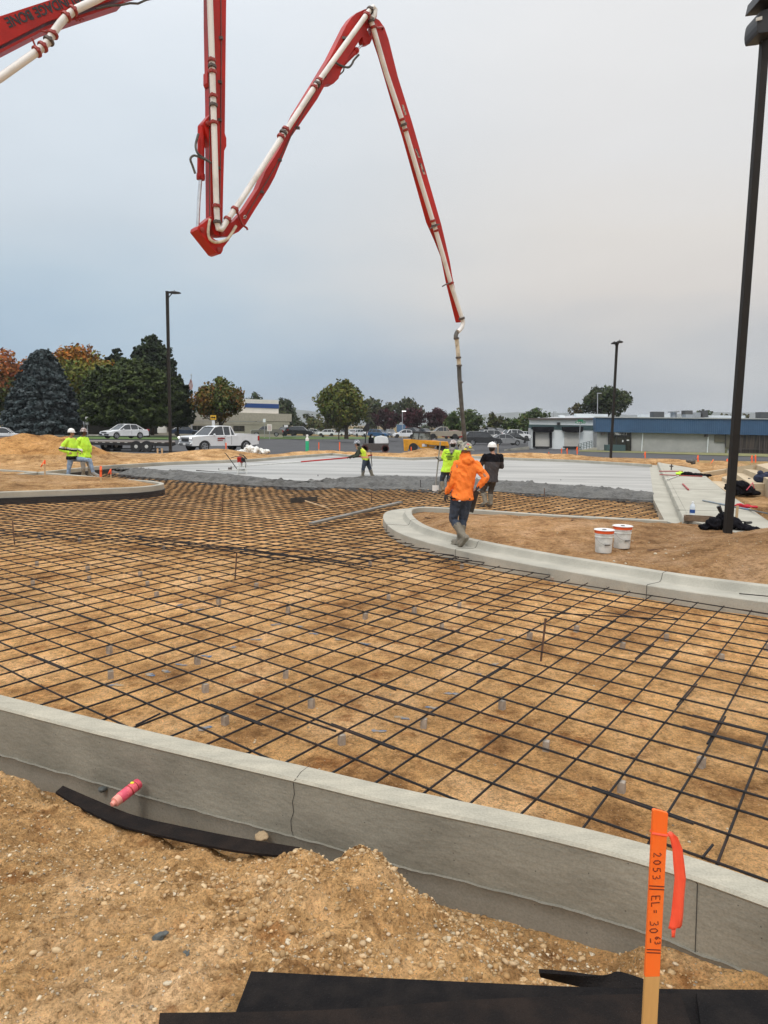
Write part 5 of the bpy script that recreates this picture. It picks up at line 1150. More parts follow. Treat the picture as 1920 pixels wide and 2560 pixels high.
car('suv', WH, 1290, 1100, 200, 'long white car at the right end of the lot', Y=120)
car('sedan', WH, 1313, 1100, 200, 'small white car last in the right row by the dock building', Y=126)
for i, (x, y, k, c, l) in enumerate([(1157, 1092, 'suv', RD, 'dark red car in the back row, left end'), (1178, 1092, 'suv', BK, 'black car second from left in the back row'), (1200, 1092, 'suv', GR, 'grey car in the middle of the back row'), (1222, 1092, 'pickup', BK, 'black pickup at the right of the back row'), (1245, 1091, 'suv', GR, 'grey car at the far right of the back row'), (1062, 1092, 'suv', BK, 'dark car seen through the telehandler cab'), (1035, 1090, 'suv', BK, 'black car behind the white sedan in the far lot')]):
    car(k, c, x, y, 80+10*i, l, Y=150)
# flatbed trailer
tl = empty('flatbed_trailer', aty(300, 1130, 51), 'long black flatbed trailer with tandem wheels and reflector strips along its edge', 'trailer')
Yt = 51; k = pxm(Yt); O = tl.location
def T(x, y, d=0): p = aty(x, y, Yt+d); return p-O
mb = MB(); mb.slab([T(195, 1105.5), T(438, 1106.5), T(440, 1112), T(430, 1116), T(360, 1114), T(195, 1111.5)], (0, .06, 0)); mb.build('side_rail', M['black'], tl)
mb = MB(); a, b = T(195, 1103), T(438, 1104.5); mb.slab([a+V3(0, 0, 0), b, b+V3(0, 0, -.08), a-V3(0, 0, .08)], (0, .05, 0)); mb.add([a+V3(0, 0, .0), b, b+V3(-.8, 2.5, .02), a+V3(-.8, 2.5, .02)], [(0, 1, 2, 3)]); mb.slab([T(195, 1107, 2.5), T(430, 1108, 2.5), T(430, 1113, 2.5), T(195, 1112, 2.5)], (0, .06, 0)); M['deck'] = mat('weathered deck boards', (.20, .17, .15), .85, c2=(.13, .11, .10), scale=3); mb.build('deck', M['deck'], tl)
mb = MB()
for i in range(13):
    x = 204+i*18.5; p = T(x, 1105.4+.006*(x-200), -.08); mb.box(p, (.19, .02, .045))
mb.build('reflector_strip', M['silver'], tl)
for (x, dy, r) in [(266, 2.1, .40), (293, 2.1, .40), (342, 0, .42), (368, 0, .42)]:
    p = T(x, 1131, dy); p.z = T(x, 1131, 0).z+r; w = MB(); w.lathe([(r*.6, -.13), (r*.95, -.14), (r, -.08), (r, .08), (r*.95, .14), (r*.6, .13)], p, (0, -1, 0), 20); wo_ = w.build('wheel', M['tyre'], tl, smooth=True)
    w = MB(); w.lathe([(.05, .14), (r*.3, .13), (r*.35, .05), (r*.6, .11), (r*.66, .12)], p, (0, -1, 0), 20); w.build('rim', M['silver'], wo_)
mb = MB()
for x in (330, 388): mb.bar(T(x, 1112), T(x, 1128), .08, .08, up=(0, 1, 0))
mb.bar(T(266, 1122, 1), T(400, 1122, 1), .15, .1); mb.build('axle_frame', M['black'], tl)
# roller
rl = empty('compaction_roller', aty(1000, 1131, 62), 'white topped tandem roller with dark red drums and a black roll bar', 'roller'); O = rl.location; k = pxm(62)
def Rr(x, y, d=0): return aty(x, y, 62+d)-O
mb = MB(); mb.slab([Rr(936, 1097), Rr(938, 1092), Rr(952, 1089), Rr(968, 1092), Rr(971, 1101), Rr(971, 1108), Rr(937, 1109)], (0, .5, 0)); mb.build('hood', M['white'], rl, bevel=.06)
mb = MB(); mb.slab([Rr(908, 1108), Rr(972, 1108), Rr(971, 1116), Rr(958, 1118), Rr(952, 1126), Rr(930, 1127), Rr(920, 1120), Rr(908, 1118)], (0, .52, 0)); mb.build('chassis', M['clamp'], rl, bevel=.03)
M['drum'] = mat('dark red drum', (.12, .03, .025), .6, c2=(.07, .03, .025), scale=6)
for x in (912, 963):
    p = Rr(x, 1121.5); w = MB(); w.lathe([(.28, -.6), (.34, -.62), (.34, .62), (.28, .6)], p, (0, -1, 0), 26); w.lathe([(.24, .0), (.24, .6)], p, (0, -1, 0), 20); w.build('drum', M['drum'], rl, smooth=True)
mb = MB()
for d in (-.45, .45): mb.tube([Rr(913, 1108, d), Rr(914, 1094, d), Rr(918, 1074, d), Rr(925, 1056, d)], .055, 6)
mb.tube([Rr(925, 1056, -.45), Rr(909.5, 1054.5, -.45)][:1]+[Rr(926, 1055, -.45), Rr(926, 1055, .45)], .055, 6); mb.slab([Rr(905, 1078), Rr(922, 1078), Rr(925, 1060), Rr(918, 1058), Rr(908, 1070)], (0, .03, 0)); mb.build('roll_bar', M['black'], rl, smooth=True)
mb = MB(); mb.box(Rr(928, 1101), (.45, .5, .5)); mb.box(Rr(926, 1095), (.12, .45, .5)); mb.build('seat', M['blackcl'], rl, bevel=.04)
mb = MB(); mb.bar(Rr(930, 1109), Rr(931, 1090), .12, .2, up=(0, 1, 0)); mb.build('console', M['white'], rl)
# telehandler
th = empty('telehandler', aty(1070, 1129, 76), 'yellow telehandler with black cab parked on the lot by the dirt pile', 'telehandler'); O = th.location
def Tt(x, y, d=0): return aty(x, y, 76+d)-O
mb = MB(); mb.slab([Tt(1008, 1098), Tt(1027, 1098), Tt(1050, 1100), Tt(1086, 1101), Tt(1100, 1103), Tt(1118, 1104), Tt(1121, 1112), Tt(1121, 1120), Tt(1108, 1119), Tt(1100, 1113), Tt(1090, 1112), Tt(1084, 1120), Tt(1050, 1120), Tt(1044, 1113), Tt(1035, 1109), Tt(1025, 1113), Tt(1018, 1127), Tt(1010, 1127)], (0, .85, 0)); mb.build('body', M['yellow'], th, bevel=.03)
mb = MB(); mb.slab([Tt(1060, 1102), Tt(1113, 1103), Tt(1119, 1108), Tt(1119, 1114), Tt(1080, 1112), Tt(1060, 1109)], (0, .2, 0)); mb.build('boom', M['yellow'], th, bevel=.02)
for c in [bpy.data.objects['boom']] if 'boom' in bpy.data.objects else []: c.location = (0, -1.1, 0)
mb = MB(); mb.slab([Tt(1028, 1098), Tt(1033, 1081), Tt(1074, 1082), Tt(1080, 1099)], (0, .55, 0)); mb.build('cab_glass', mat('tractor cab glass', (.24, .27, .26), .1, c2=(.07, .08, .07), scale=1.5, contrast=(.45, .55)), th)
mb = MB()
for d in (-.57, .57):
    mb.tube([Tt(1028, 1099, d), Tt(1033, 1081, d), Tt(1074, 1082, d), Tt(1080, 1100, d)], .06, 6); mb.tube([Tt(1046, 1099, d), Tt(1048, 1082, d)], .05, 6)
mb.slab([Tt(1030, 1078), Tt(1074, 1079), Tt(1078, 1082), Tt(1031, 1081)], (0, .62, 0)); mb.build('cab_frame', M['black'], th)
for x, s in ((1033, 1), (1102, 1)):
    for d in (-.85, .85):
        r = .47; p = Tt(x, 1129, d); p.z = Tt(x, 1129, 0).z+r; w = MB(); w.lathe([(r*.5, -.2), (r*.93, -.2), (r, -.12), (r, .12), (r*.93, .2), (r*.5, .2)], p, (0, -1, 0), 22); wo_ = w.build('wheel', M['tyre'], th, smooth=True)
        w = MB(); w.lathe([(.02, .1), (.12, .15), (.2, .08), (r*.55, .16)], p, (0, -1, 0), 16); w.build('rim', M['yellow'], wo_)
mb = MB(); mb.box(Tt(1061, 1113, -.88), (.5, .03, .28)); mb.build('side_label', M['white'], th)
mb = MB(); mb.box(Tt(1084, 1113, -.86), (.9, .05, .24)); mb.build('engine_cover', M['silver'], th)

# ---------------- buildings ----------------
M['tanw'] = mat('tan stucco', (.46, .42, .34), .85, c2=(.38, .345, .28), scale=.5, detail=8)
M['tan2'] = mat('aggregate fascia', (.50, .45, .37), .9, c2=(.40, .36, .30), scale=2.5, detail=8)
M['cream'] = mat('cream fascia', (.86, .83, .76), .7, c2=(.80, .77, .70), scale=.5)
M['bluest'] = mat('blue stripe', (.01, .07, .28), .45)
M['dkwin'] = mat('dark glazing', (.02, .02, .018), .12, c2=(.045, .042, .03), scale=.5, spec=.6)
M['bluem'] = mat('blue metal fascia', (.055, .125, .235), .5, c2=(.042, .10, .195), scale=.5)
M['cmu'] = mat('painted block wall', (.42, .42, .40), .9, c2=(.35, .35, .335), scale=.8, detail=9, bump=.3, bscale=6)
M['wmetal'] = mat('white metal wall', (.84, .88, .88), .55, c2=(.76, .81, .82), scale=.4)
M['green'] = mat('dark green band', (.055, .10, .105), .6)
M['roofm'] = mat('pale roof metal', (.42, .43, .45), .5, c2=(.35, .36, .38), scale=.3)
M['hvac'] = mat('galvanised duct', (.50, .52, .52), .4, .4); M['hvacd'] = mat('dark vent unit', (.10, .10, .095), .6)
def bld(name, loc, label): return empty(name, loc, label, 'building')
tb = bld('office_building', aty(600, 1092, 150), 'low tan office building at left with cream sign block and blue stripe'); O = tb.location
def Bt(x, y, d=0): return aty(x, y, 1/(1/148-(x-600)*4.49e-6)+d)-tb.location
def quad(par, name, m, x0, y0, x1, y1, F, d=0, th=.1, yo=0, dep=0):
    p = [F(x0, y0, d), F(x1, y0+yo, d), F(x1, y1+yo, d), F(x0, y1, d)]; mb = MB(); mb.slab([q+V3(0, dep/2+th/2, 0) for q in p], (0, max(dep, th)/2, 0)); return mb.build(name, M[m], par)
mb = MB()
mb.slab([q+V3(-1.6, 9, 0) for q in (Bt(150, 1062), Bt(707, 1062), Bt(707, 1096), Bt(150, 1092))], (-1.6, 9, 0)); mb.build('wall', M['tanw'], tb)
mb = MB(); mb.slab([q+V3(-1.6, 9.8, 0) for q in (Bt(150, 1026), Bt(602, 1031.5), Bt(729.5, 1035), Bt(729.5, 1054), Bt(150, 1048))], (-1.6, 10.0, 0)); fz = mb.build('fascia', M['tan2'], tb)
mb = MB(); mb.slab([q+V3(-1.6, 9.3, 0) for q in (Bt(150, 1049), Bt(724, 1055), Bt(724, 1062), Bt(150, 1059))], (-1.6, 9.4, 0)); mb.build('soffit_band', M['tanw'], tb)
mb = MB(); mb.slab([q+V3(-.7, 4, 0) for q in (Bt(560, 994, 2), Bt(602, 997, 2), Bt(696.5, 1000.5, 2), Bt(696.5, 1034, 2), Bt(560, 1032, 2))], (-.7, 4, 0)); mb.build('sign_block', M['cream'], tb)
mb = MB(); mb.slab([q for q in (Bt(614, 1008, 1.9), Bt(697, 1010.5, 1.9), Bt(697, 1021.5, 1.9), Bt(611, 1018.5, 1.9))], (0, .08, 0)); mb.build('blue_stripe', M['bluest'], tb)
for x0, x1 in [(160, 200), (215, 300), (305, 395), (420, 470), (480, 530), (536, 560), (584, 611)]:
    f = quad(tb, 'window', 'dkwin', x0, 1064.5, x1, 1078 if x0 > 400 else 1082, Bt, -.05, .12)
    mb = MB(); 
    for t in np.linspace(x0, x1, 3 if x1-x0 < 40 else 5): mb.bar(Bt(t, 1064.5, -.1), Bt(t, 1079, -.1), .12, .12, up=(0, 1, 0))
    mb.build('mullion', M['clamp'], f)
f = quad(tb, 'entrance', 'dkwin', 215, 1050, 395, 1085, Bt, -1.2, .2)
mb = MB()
for x in (405, 428):
    pass
mb.slab([q for q in (Bt(398, 1006, -14), Bt(412, 1006, -14), Bt(412, 1070, -14), Bt(398, 1070, -14))], (0, .5, 0)); mb.slab([q for q in (Bt(396.5, 1070, -14), Bt(413.5, 1070, -14), Bt(413.5, 1082, -14), Bt(396.5, 1082, -14))], (0, .65, 0)); mb.build('column', M['cream'], tb)
mb = MB(); mb.slab([q+V3(0, 4, 0) for q in (Bt(330, 1034, -12), Bt(440, 1036, -12), Bt(440, 1046, -12), Bt(330, 1045, -12))], (0, 5, 0)); mb.build('canopy', M['tan2'], tb)
lb = empty('wall_lamp', aty(432, 1052, 118), 'small bright lit lamp beside the left light pole, under the trees', 'lamp'); O2 = lb.location
mb = MB(); mb.ball((0, 0, 0), (.30, .2, .2)); mb.build('lamp_glow', mat('lit lamp', (1, 1, .8), .3, emit=(.95, 1, .7, 6)), lb, smooth=True)
mb = MB(); mb.box((-.1, 0, .26), (.5, .3, .12)); mb.tube([(-.35, 0, .26), (-.35, 0, -3.2)], .08, 6); mb.build('post', M['clamp'], lb)
bb = bld('warehouse', aty(1560, 1128, 112), 'long blue fascia warehouse with pale block walls and rooftop vents at right'); O = bb.location
def Bb(x, y, d=0): return aty(x, y, 1/(1/118+(x-1490)*1.63e-6)+d)-bb.location
def qb(name, m, x0, y0, x1, y1, d=0, th=.1, par=bb, dep=0, F=Bb, r=.0157): 
    return quad(par, name, m, x0, y0, x1, y1, F, d, th, (x1-x0)*r, dep)
mb = MB(); mb.slab([q+V3(1.6, 9, 0) for q in (Bb(1492, 1076, .8), Bb(2300, 1088, .8), Bb(2300, 1152, .8), Bb(1492, 1130, .8))], (1.6, 9, 0)); mb.build('wall', M['cmu'], bb)
mb = MB(); mb.slab([q+V3(.4, 2.2, 0) for q in (Bb(1490, 1043.5), Bb(2300, 1052), Bb(2300, 1096), Bb(1490, 1079.5))], (.4, 2.2, 0))
fb = mb.build('fascia', M['bluem'], bb)
mb = MB(); 
for x in np.arange(1490, 2290, 5.2):
    t = (x-1490)/810; a = Bb(x, 1043.8+8.5*t, -.05); b = Bb(x, 1079.2+16.5*t, -.05); mb.bar(a, b, .07, .07, up=(0, 1, 0))
mb.build('standing_seam', M['bluem'], fb)
mb = MB(); a, b = Bb(1486, 1042.8, -.1), Bb(2300, 1051, -.1); mb.bar(a, b, .3, .16); mb.build('coping', M['hvac'], bb)
en = qb('entrance', 'dkwin', 1521, 1081, 1577, 1129, .6, .1); mb = MB()
for x in (1521, 1541, 1563, 1577): mb.bar(Bb(x, 1081, .45), Bb(x, 1129, .45), .12, .1, up=(0, 1, 0))
mb.bar(Bb(1521, 1089, .45), Bb(1577, 1090, .45), .1, .12); mb.build('door_frame', M['black'], en)
q = quad(bb, 'posted_notice', 'white', 1555.5, 1100, 1558.5, 1105, Bb, .4, .04); q = quad(bb, 'posted_notice', 'white', 1567, 1099, 1573, 1102, Bb, .4, .04)
t = text_mesh('address_number', '1001-1031', .62, 'white'); basis(t, Bb(1556, 1085, .35), V3(1, 0, 0), V3(0, 0, 1)); t.parent = bb
for x in (1604, 1768):
    mb = MB(); mb.tube([Bb(x+3, 1081+(x-1490)*.016, .6), Bb(x, 1128+(x-1600)*.03, .6)], .09, 6); mb.build('downspout', M['wmetal'], bb)
for x, y in [(1507, 1084), (1768-2, 1089)]: 
    mb = MB(); mb.box(Bb(x, y, .5), (.5, .4, .4)); mb.build('light_box', M['clamp'], bb)
w = qb('window', 'tanwin' if 'tanwin' in M else 'dkwin', 1786.5, 1086, 1813, 1104.5, .55, .1)
M['tanwin'] = mat('curtained window', (.13, .12, .085), .3, c2=(.10, .09, .065), scale=1); w.data.materials[0] = M['tanwin']
w = qb('window', 'tanwin', 1814.5, 1086, 1838, 1121.5, .55, .1); mb = MB()
for x in (1813.5, 1838): mb.bar(Bb(x, 1086, .5), Bb(x, 1121 if x > 1800 else 1105, .5), .1, .1, up=(0, 1, 0))
mb.build('mullion', M['black'], w)
M['slats'] = mat('dark blinds', (.075, .055, .04), .5, c2=(.018, .012, .010), scale=2.2, stretch=(3, 1, .1), contrast=(.4, .6))
w = qb('shop_window', 'slats', 1845, 1087, 2290, 1141, .55, .1); mb = MB()
for x in (1845, 1852, 1898, 1910, 1950, 2000): mb.bar(Bb(x, 1088, .4), Bb(x, 1141, .4), .14, .1, up=(0, 1, 0))
mb.bar(Bb(1845, 1122, .4), Bb(2290, 1130, .4), .1, .1); mb.build('mullion', M['clamp'], w)
tf = qb('utility_box', 'green', 1517, 1112, 1564, 1127, -3, .1, dep=1.4)
# the dock half
db = bld('dock_building', aty(1400, 1124, 124), 'white metal loading dock building with dark green band and two dock doors'); O = db.location
def Bd(x, y, d=0): return aty(x, y, 124+d)-db.location
def qd(name, m, x0, y0, x1, y1, d=0, th=.1, dep=0, par=None): return quad(par or db, name, m, x0, y0, x1, y1, Bd, d, th, (x1-x0)*.0157, dep)
mb = MB(); mb.slab([q+V3(2.2, 10, 0) for q in (Bd(1323, 1048.5), Bd(1492, 1048), Bd(1492, 1130), Bd(1323, 1124))], (2.2, 10, 0)); mb.build('wall', M['wmetal'], db)
mb = MB(); a, b = Bd(1321, 1047.5, -.4), Bd(1490, 1047, -.4); c_, d_ = a+V3(17, 24, 1.0), b+V3(2, 24, 1.0)
mb.slab([a, b, d_, c_], (0, 0, .08)); mb.build('roof', M['roofm'], db); mb = MB(); mb.bar(a, b, .3, .3); mb.build('gutter', M['clamp'], db)
qd('green_band', 'green', 1322, 1061, 1491, 1073, -.1, .08)
qd('green_band', 'roofm', 1321, 1070, 1327, 1121, -.3, .1)
M['dockdoor'] = mat('pale dock door', (.60, .58, .53), .6, c2=(.52, .50, .46), scale=.5, stretch=(.3, 1, 3))
for (x0, x1, full) in ((1337, 1374, 1), (1411, 1447, 0)):
    dd = qd('dock_door', 'dockdoor', x0, 1078, x1, 1116, -.15, .08)
    mb = MB(); mb.slab([q for q in (Bd(x0-6, 1067, -.6), Bd(x1+10, 1067, -.6), Bd(x1+9, 1078, -.6), Bd(x1+4, 1081, -.6), Bd(x0+6, 1081, -.6), Bd(x0-4, 1077, -.6))], (0, .45, 0)); mb.build('dock_seal', M['blackcl'], dd)
    if full:
        for q in (x0-2, x1+3): mb = MB(); mb.bar(Bd(q, 1078, -.4), Bd(q, 1119, -.4), .35, .4, up=(0, 1, 0)); mb.build('dock_seal', M['blackcl'], dd)
    mb = MB(); mb.bar(Bd(x0-3, 1117.5, -.6), Bd(x1+4, 1118, -.6), .4, .25); mb.box(Bd((x0+x1)/2, 1121, -.6), (2.2, .6, .5)); mb.build('dock_leveller', M['black'], dd)
mb = MB(); mb.box(Bd(1396.5, 1059, -.3), (.5, .4, .45)); mb.build('light_box', M['black'], db)
hr = empty('stair_railing', aty(1465, 1124, 118), 'green metal stair railing right of the dock doors', 'railing'); O = hr.location; mb = MB()
for i in range(6):
    x = 1446+i*6.8; mb.bar(aty(x, 1110-i*1.6, 118)-O, aty(x, 1126-i*1.2, 118)-O, .07, .07, up=(0, 1, 0))
for k_ in range(4): mb.bar(aty(1446, 1110+k_*4, 118)-O, aty(1480, 1102+k_*4, 118)-O, .06, .06)
mb.build('rails', M['green'], hr); mb = MB(); mb.slab([aty(1446, 1127, 118.6)-O, aty(1484, 1119, 118.6)-O, aty(1490, 1119, 118.6)-O, aty(1490, 1128, 118.6)-O], (0, .6, 0)); mb.build('steps', M['curb'], hr)
rw = empty('retaining_wall', aty(1310, 1124, 110), 'low grey retaining wall left of the dock pit', 'wall'); O = rw.location; mb = MB(); mb.slab([aty(1262, 1124, 92)-O, aty(1322, 1116, 118)-O, aty(1322, 1124, 118)-O, aty(1262, 1128, 92)-O], (.1, .1, 0)); mb.build('wall', M['curb'], rw)
# rooftop units: each bolted to the warehouse roof
def roof(name, x0, y0, x1, y1, m, d=6, dep=1.6): qb(name, m, x0, y0, x1, y1, d, .1, dep=dep)
roof('roof_duct', 1441, 1034, 1520, 1043, 'wmetal', 6); roof('roof_duct', 1602, 1036, 1632, 1043, 'wmetal'); roof('vent_unit', 1634, 1029, 1661, 1046, 'hvacd', 2); roof('roof_duct', 1661, 1036, 1684, 1043, 'wmetal'); roof('vent_unit', 1714, 1026, 1732, 1040, 'hvacd', 3); roof('roof_duct', 1715, 1036, 1734, 1045, 'hvac', 2); roof('roof_duct', 1737, 1031, 1752, 1044, 'hvac', 5); roof('vent_unit', 1757, 1026, 1771, 1043, 'hvacd', 5); roof('roof_duct', 1772, 1038, 1862, 1046, 'wmetal', 6); roof('vent_unit', 1902, 1030, 1950, 1046, 'hvacd', 3)
mb = MB(); mb.tube([Bb(1684, 1044, 4), Bb(1684, 1030, 4)], .5, 12); mb.tube([Bb(1684, 1031, 4), Bb(1684, 1028, 4)], .9, 12); mb.build('roof_vent', M['hvac'], bb, smooth=True)
qd('roof_duct', 'wmetal', 1399, 1038, 1412, 1044, 5, .1, dep=1.2)
# ---------------- trees ----------------
rg = np.random.default_rng(5)
def leafmat(name): return mat(name, (1, 1, 1), .75, c2=(.72, .74, .70), scale=.8, detail=4, tint=True, spec=.25)
M['leaf'] = leafmat('foliage'); M['bark'] = mat('bark', (.11, .085, .06), .95, c2=(.06, .045, .035), scale=6)
def quads(c, n_, size, asp=1.0, u=None):
    """leaf clump quads at centres c with normals n_"""
    N = len(c); a = rg.normal(size=(N, 3)) if u is None else u; u_ = np.cross(n_, a); u_ /= np.linalg.norm(u_, axis=1)[:, None]+1e-9; v_ = np.cross(n_, u_)
    s = size[:, None]; P = np.stack([c-u_*s*asp-v_*s*.35, c-u_*s*.2-v_*s, c+u_*s*asp+v_*s*.3, c+u_*s*.1+v_*s], 1)
    return P.reshape(-1, 3), np.arange(N*4).reshape(-1, 4)
def crown(name, blobs, leaf, dens_, cols, parent, O, squash=.9, seed=0, spread=.0):
    C, Nn, Sz, T = [], [], [], []
    for (bx, by, bz, br, ci) in blobs:
        n = int(dens_*br*br/leaf/leaf); d = rg.normal(size=(n, 3)); d /= np.linalg.norm(d, axis=1)[:, None]; rr = br*(1-.6*rg.random(n)**1.8)
        rr *= 1+.22*np.sin(d[:, 0]*7+bx)*np.sin(d[:, 2]*6+bz)
        p = d*rr[:, None]*[1, 1, squash]+[bx, by, bz]; C.append(p); nn_ = d+rg.normal(size=(n, 3))*.7; nn_ /= np.linalg.norm(nn_, axis=1)[:, None]; Nn.append(nn_); Sz.append(leaf*(.6+.8*rg.random(n)))
        col = np.array(cols[ci % len(cols)]); T.append(np.repeat((col*(.75+.5*rg.random((n, 1)))*(1+.12*rg.normal(size=(n, 3)))).clip(0.002), 4, 0))
    V, F_ = quads(np.concatenate(C), np.concatenate(Nn), np.concatenate(Sz)); T = np.concatenate(T)
    return npmesh(name, V, F_, M['leaf'], parent, tint=T)
def tree(x0, x1, yt, yb, Y, label, cols, trunk=None, ytr=None, leaf=.22, nb=34, dens_=4.2, shape='round', name='tree', ybase=None, colfn=None, sx=1.0):
    k = pxm(Y); cx = (x0+x1)/2; b = aty(trunk or cx, ybase or (ytr or yb), Y); g = float(gz(b.x, b.y)); base = Vector((b.x, b.y, g if ybase is None else b.z))
    e = empty(name, base, label, 'tree'); top = aty(cx, yt, Y)-base; bot = aty(cx, yb, Y)-base; Wd = (x1-x0)/k/2; Hh = (top.z-bot.z)/2; cz = (top.z+bot.z)/2; ox = top.x*.5+bot.x*.5
    bl = []
    r_b = min(Wd, Hh)*.42
    for i in range(nb):
        for _ in range(40):
            q = rg.uniform(-1, 1, 3)
            if np.linalg.norm(q) < 1 and np.linalg.norm(q) > .35: break
        if shape == 'oval': pass
        wz = 1.0
        if shape == 'maple': wz = math.sqrt(max(.15, 1-abs(q[2]+.15)**2.4))*1.12; q[0] *= wz; q[1] *= wz
        if shape == 'flat': q[2] = abs(q[2])*.9-.3
        r = r_b*rg.uniform(.6, 1.15)*(1.0 if q[2] < .5 else .8)
        X_, Y_, Z_ = ox+q[0]*(Wd-r*.8), q[1]*(Wd-r*.6)*.9, cz+q[2]*(Hh-r*.75)
        ci = rg.integers(0, len(cols)) if colfn is None else colfn(q)
        bl.append((X_, Y_, Z_, r, int(ci)))
    crown('crown', bl, leaf, dens_, cols, e, base)
    mb = MB(); h = bot.z+Hh*.8; tw = max(.14, Wd*.07); x_t = 0
    mb.tube([(x_t, 0, -.3), (x_t, 0, max(.4, bot.z*.7)), (x_t*.5+ox*.3, 0, h)], [tw*1.25, tw, tw*.45], 8)
    for i in range(7):
        a = 2*math.pi*i/7+.4; z0 = max(.5, bot.z*.8)+i*Hh*.07; mb.tube([(x_t+ox*.1, 0, z0), (ox+math.cos(a)*Wd*.3, math.sin(a)*Wd*.3, z0+Hh*.4), (ox+math.cos(a)*Wd*.65, math.sin(a)*Wd*.6, z0+Hh*.75)], [tw*.5, tw*.3, tw*.1], 6)
    mb.build('trunk', M['bark'], e, smooth=True); return e
def conifer(x0, x1, yt, yb, Y, label, cols, trunk=None, levels=16, name='conifer_tree', leaf=.28, droop=.35, tip=.08, pw=1.0, dens_=1.0, ytr=None, round_=0):
    k = pxm(Y); cx = (x0+x1)/2; tx = trunk or cx; b = aty(tx, yb, Y); g = float(gz(b.x, b.y)); base = Vector((b.x, b.y, g)); e = empty(name, base, label, 'tree')
    top = aty(cx, yt, Y)-base; bot = aty(cx, yb, Y)-base; Wd = (x1-x0)/k/2; H = top.z-bot.z; ox = bot.x
    C, Nn, Sz, T, U = [], [], [], [], []
    for l in range(levels):
        t = (l+.3)/levels; R_ = Wd*((1-t)**pw*(1-tip)+tip) if not round_ else Wd*max(.12, math.sqrt(max(0, 1-(t*1.0-.25)**2*1.75)))*(1 if t < .85 else .75)
        nbr = max(6, int(2*math.pi*R_/(.50)))
        for i in range(nbr):
            a = 2*math.pi*(i+rg.random())/nbr; L_ = R_*rg.uniform(.62, 1.12); z0 = bot.z+H*(t+rg.uniform(-.4, .4)/levels)
            n = max(8, int(L_/leaf*7.5*dens_)); s = rg.random(n)**.7; w = (rg.random(n)-.5)*.55*L_*(1-s*.7)*.6
            px = ox*1+(top.x-ox)*t+math.cos(a)*s*L_-math.sin(a)*w; py = math.sin(a)*s*L_+math.cos(a)*w; pz = z0-droop*L_*s**2+.16*L_*s**4+rg.normal(size=n)*.09
            C.append(np.stack([px, py, pz], 1)); nn_ = np.array([math.cos(a)*.5, math.sin(a)*.5, .8])+rg.normal(size=(n, 3))*.55; nn_ /= np.linalg.norm(nn_, axis=1)[:, None]; Nn.append(nn_); Sz.append(leaf*(.6+.7*rg.random(n)))
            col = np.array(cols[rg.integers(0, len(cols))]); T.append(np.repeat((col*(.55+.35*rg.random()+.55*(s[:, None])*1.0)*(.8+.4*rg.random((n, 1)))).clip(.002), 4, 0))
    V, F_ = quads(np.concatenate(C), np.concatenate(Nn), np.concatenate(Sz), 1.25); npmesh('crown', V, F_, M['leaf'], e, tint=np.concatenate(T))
    mb = MB(); mb.tube([(0, 0, -.3), (0, 0, bot.z+.5), (top.x*.9, 0, top.z*.95)], [Wd*.075, Wd*.06, .04], 8); 
    for i in range(10):
        a = i*2.4; z0 = bot.z+H*(.1+.06*i); mb.tube([(0, 0, z0), (math.cos(a)*Wd*.5, math.sin(a)*Wd*.5, z0+.2)], [.1, .03], 5)
    mb.build('trunk', M['bark'], e, smooth=True); return e
GRN = [(.050, .075, .018), (.065, .095, .022), (.085, .11, .026), (.040, .06, .016)]
tree(-75, 130, 868, 1060, 125, 'orange and red autumn maple behind the blue spruce at the left edge', [(.36, .12, .025), (.28, .085, .02), (.16, .12, .024), (.075, .09, .02), (.13, .05, .02)], nb=44, leaf=.24, colfn=lambda q: 0 if q[2] > .45 else (1 if q[2] > .1 and q[0] > -.2 else (2 if q[2] > -.2 else 3)))
tree(100, 292, 848, 1064, 118, 'tall maple turning orange on top and yellow green below, right of the spruce', [(.34, .14, .02), (.20, .17, .024), (.12, .14, .022), (.085, .11, .02)], nb=60, leaf=.24, shape='maple', colfn=lambda q: 0 if q[2]+.3*rg.normal() > .45 else (1 if q[2]+.3*rg.normal() > .05 else 2+int(rg.random() < .5)))
conifer(6, 206, 872, 1072, 98, 'wide blue grey spruce standing left of the two lime workers', [(.055, .072, .078), (.040, .056, .060), (.075, .092, .098)], trunk=108, levels=26, pw=.52, leaf=.17, dens_=1.15, tip=.05)
conifer(252, 330, 870, 1060, 128, 'dark pine left of the tallest pine behind the green one', [(.018, .030, .014), (.028, .042, .018)], levels=16, pw=.7, leaf=.21, name='pine_tree', round_=1, droop=.05)
conifer(315, 446, 836, 1062, 122, 'tallest dark pine rising behind the left light pole', [(.018, .032, .015), (.030, .046, .018)], levels=20, pw=.7, leaf=.21, name='pine_tree', round_=1, droop=.05)
conifer(215, 440, 900, 1062, 94, 'broad dark green pine with forked trunk behind the white sedan', [(.048, .068, .020), (.065, .088, .024), (.034, .050, .015)], trunk=366, levels=18, leaf=.19, name='pine_tree', round_=1, droop=.05)
conifer(405, 484, 945, 1062, 100, 'smaller dark pine right of the left light pole by the flagpole', [(.030, .045, .015), (.022, .034, .012)], levels=12, leaf=.19, name='pine_tree', round_=1, droop=.05)
tree(478, 612, 937, 1062, 98, 'small maple with rusty tips in front of the tan building', [(.085, .10, .02), (.11, .115, .02), (.17, .10, .022), (.06, .08, .016)], trunk=552, ybase=1092, nb=44, leaf=.18, shape='maple', colfn=lambda q: 2 if q[0] > .5 and rg.random() < .7 else int(rg.integers(0, 4)) if rg.random() < .75 else 0)
tree(608, 672, 976, 1040, 190, 'grey green poplar above the blue striped sign block', [(.055, .075, .035), (.075, .095, .05)], nb=18, leaf=.3)
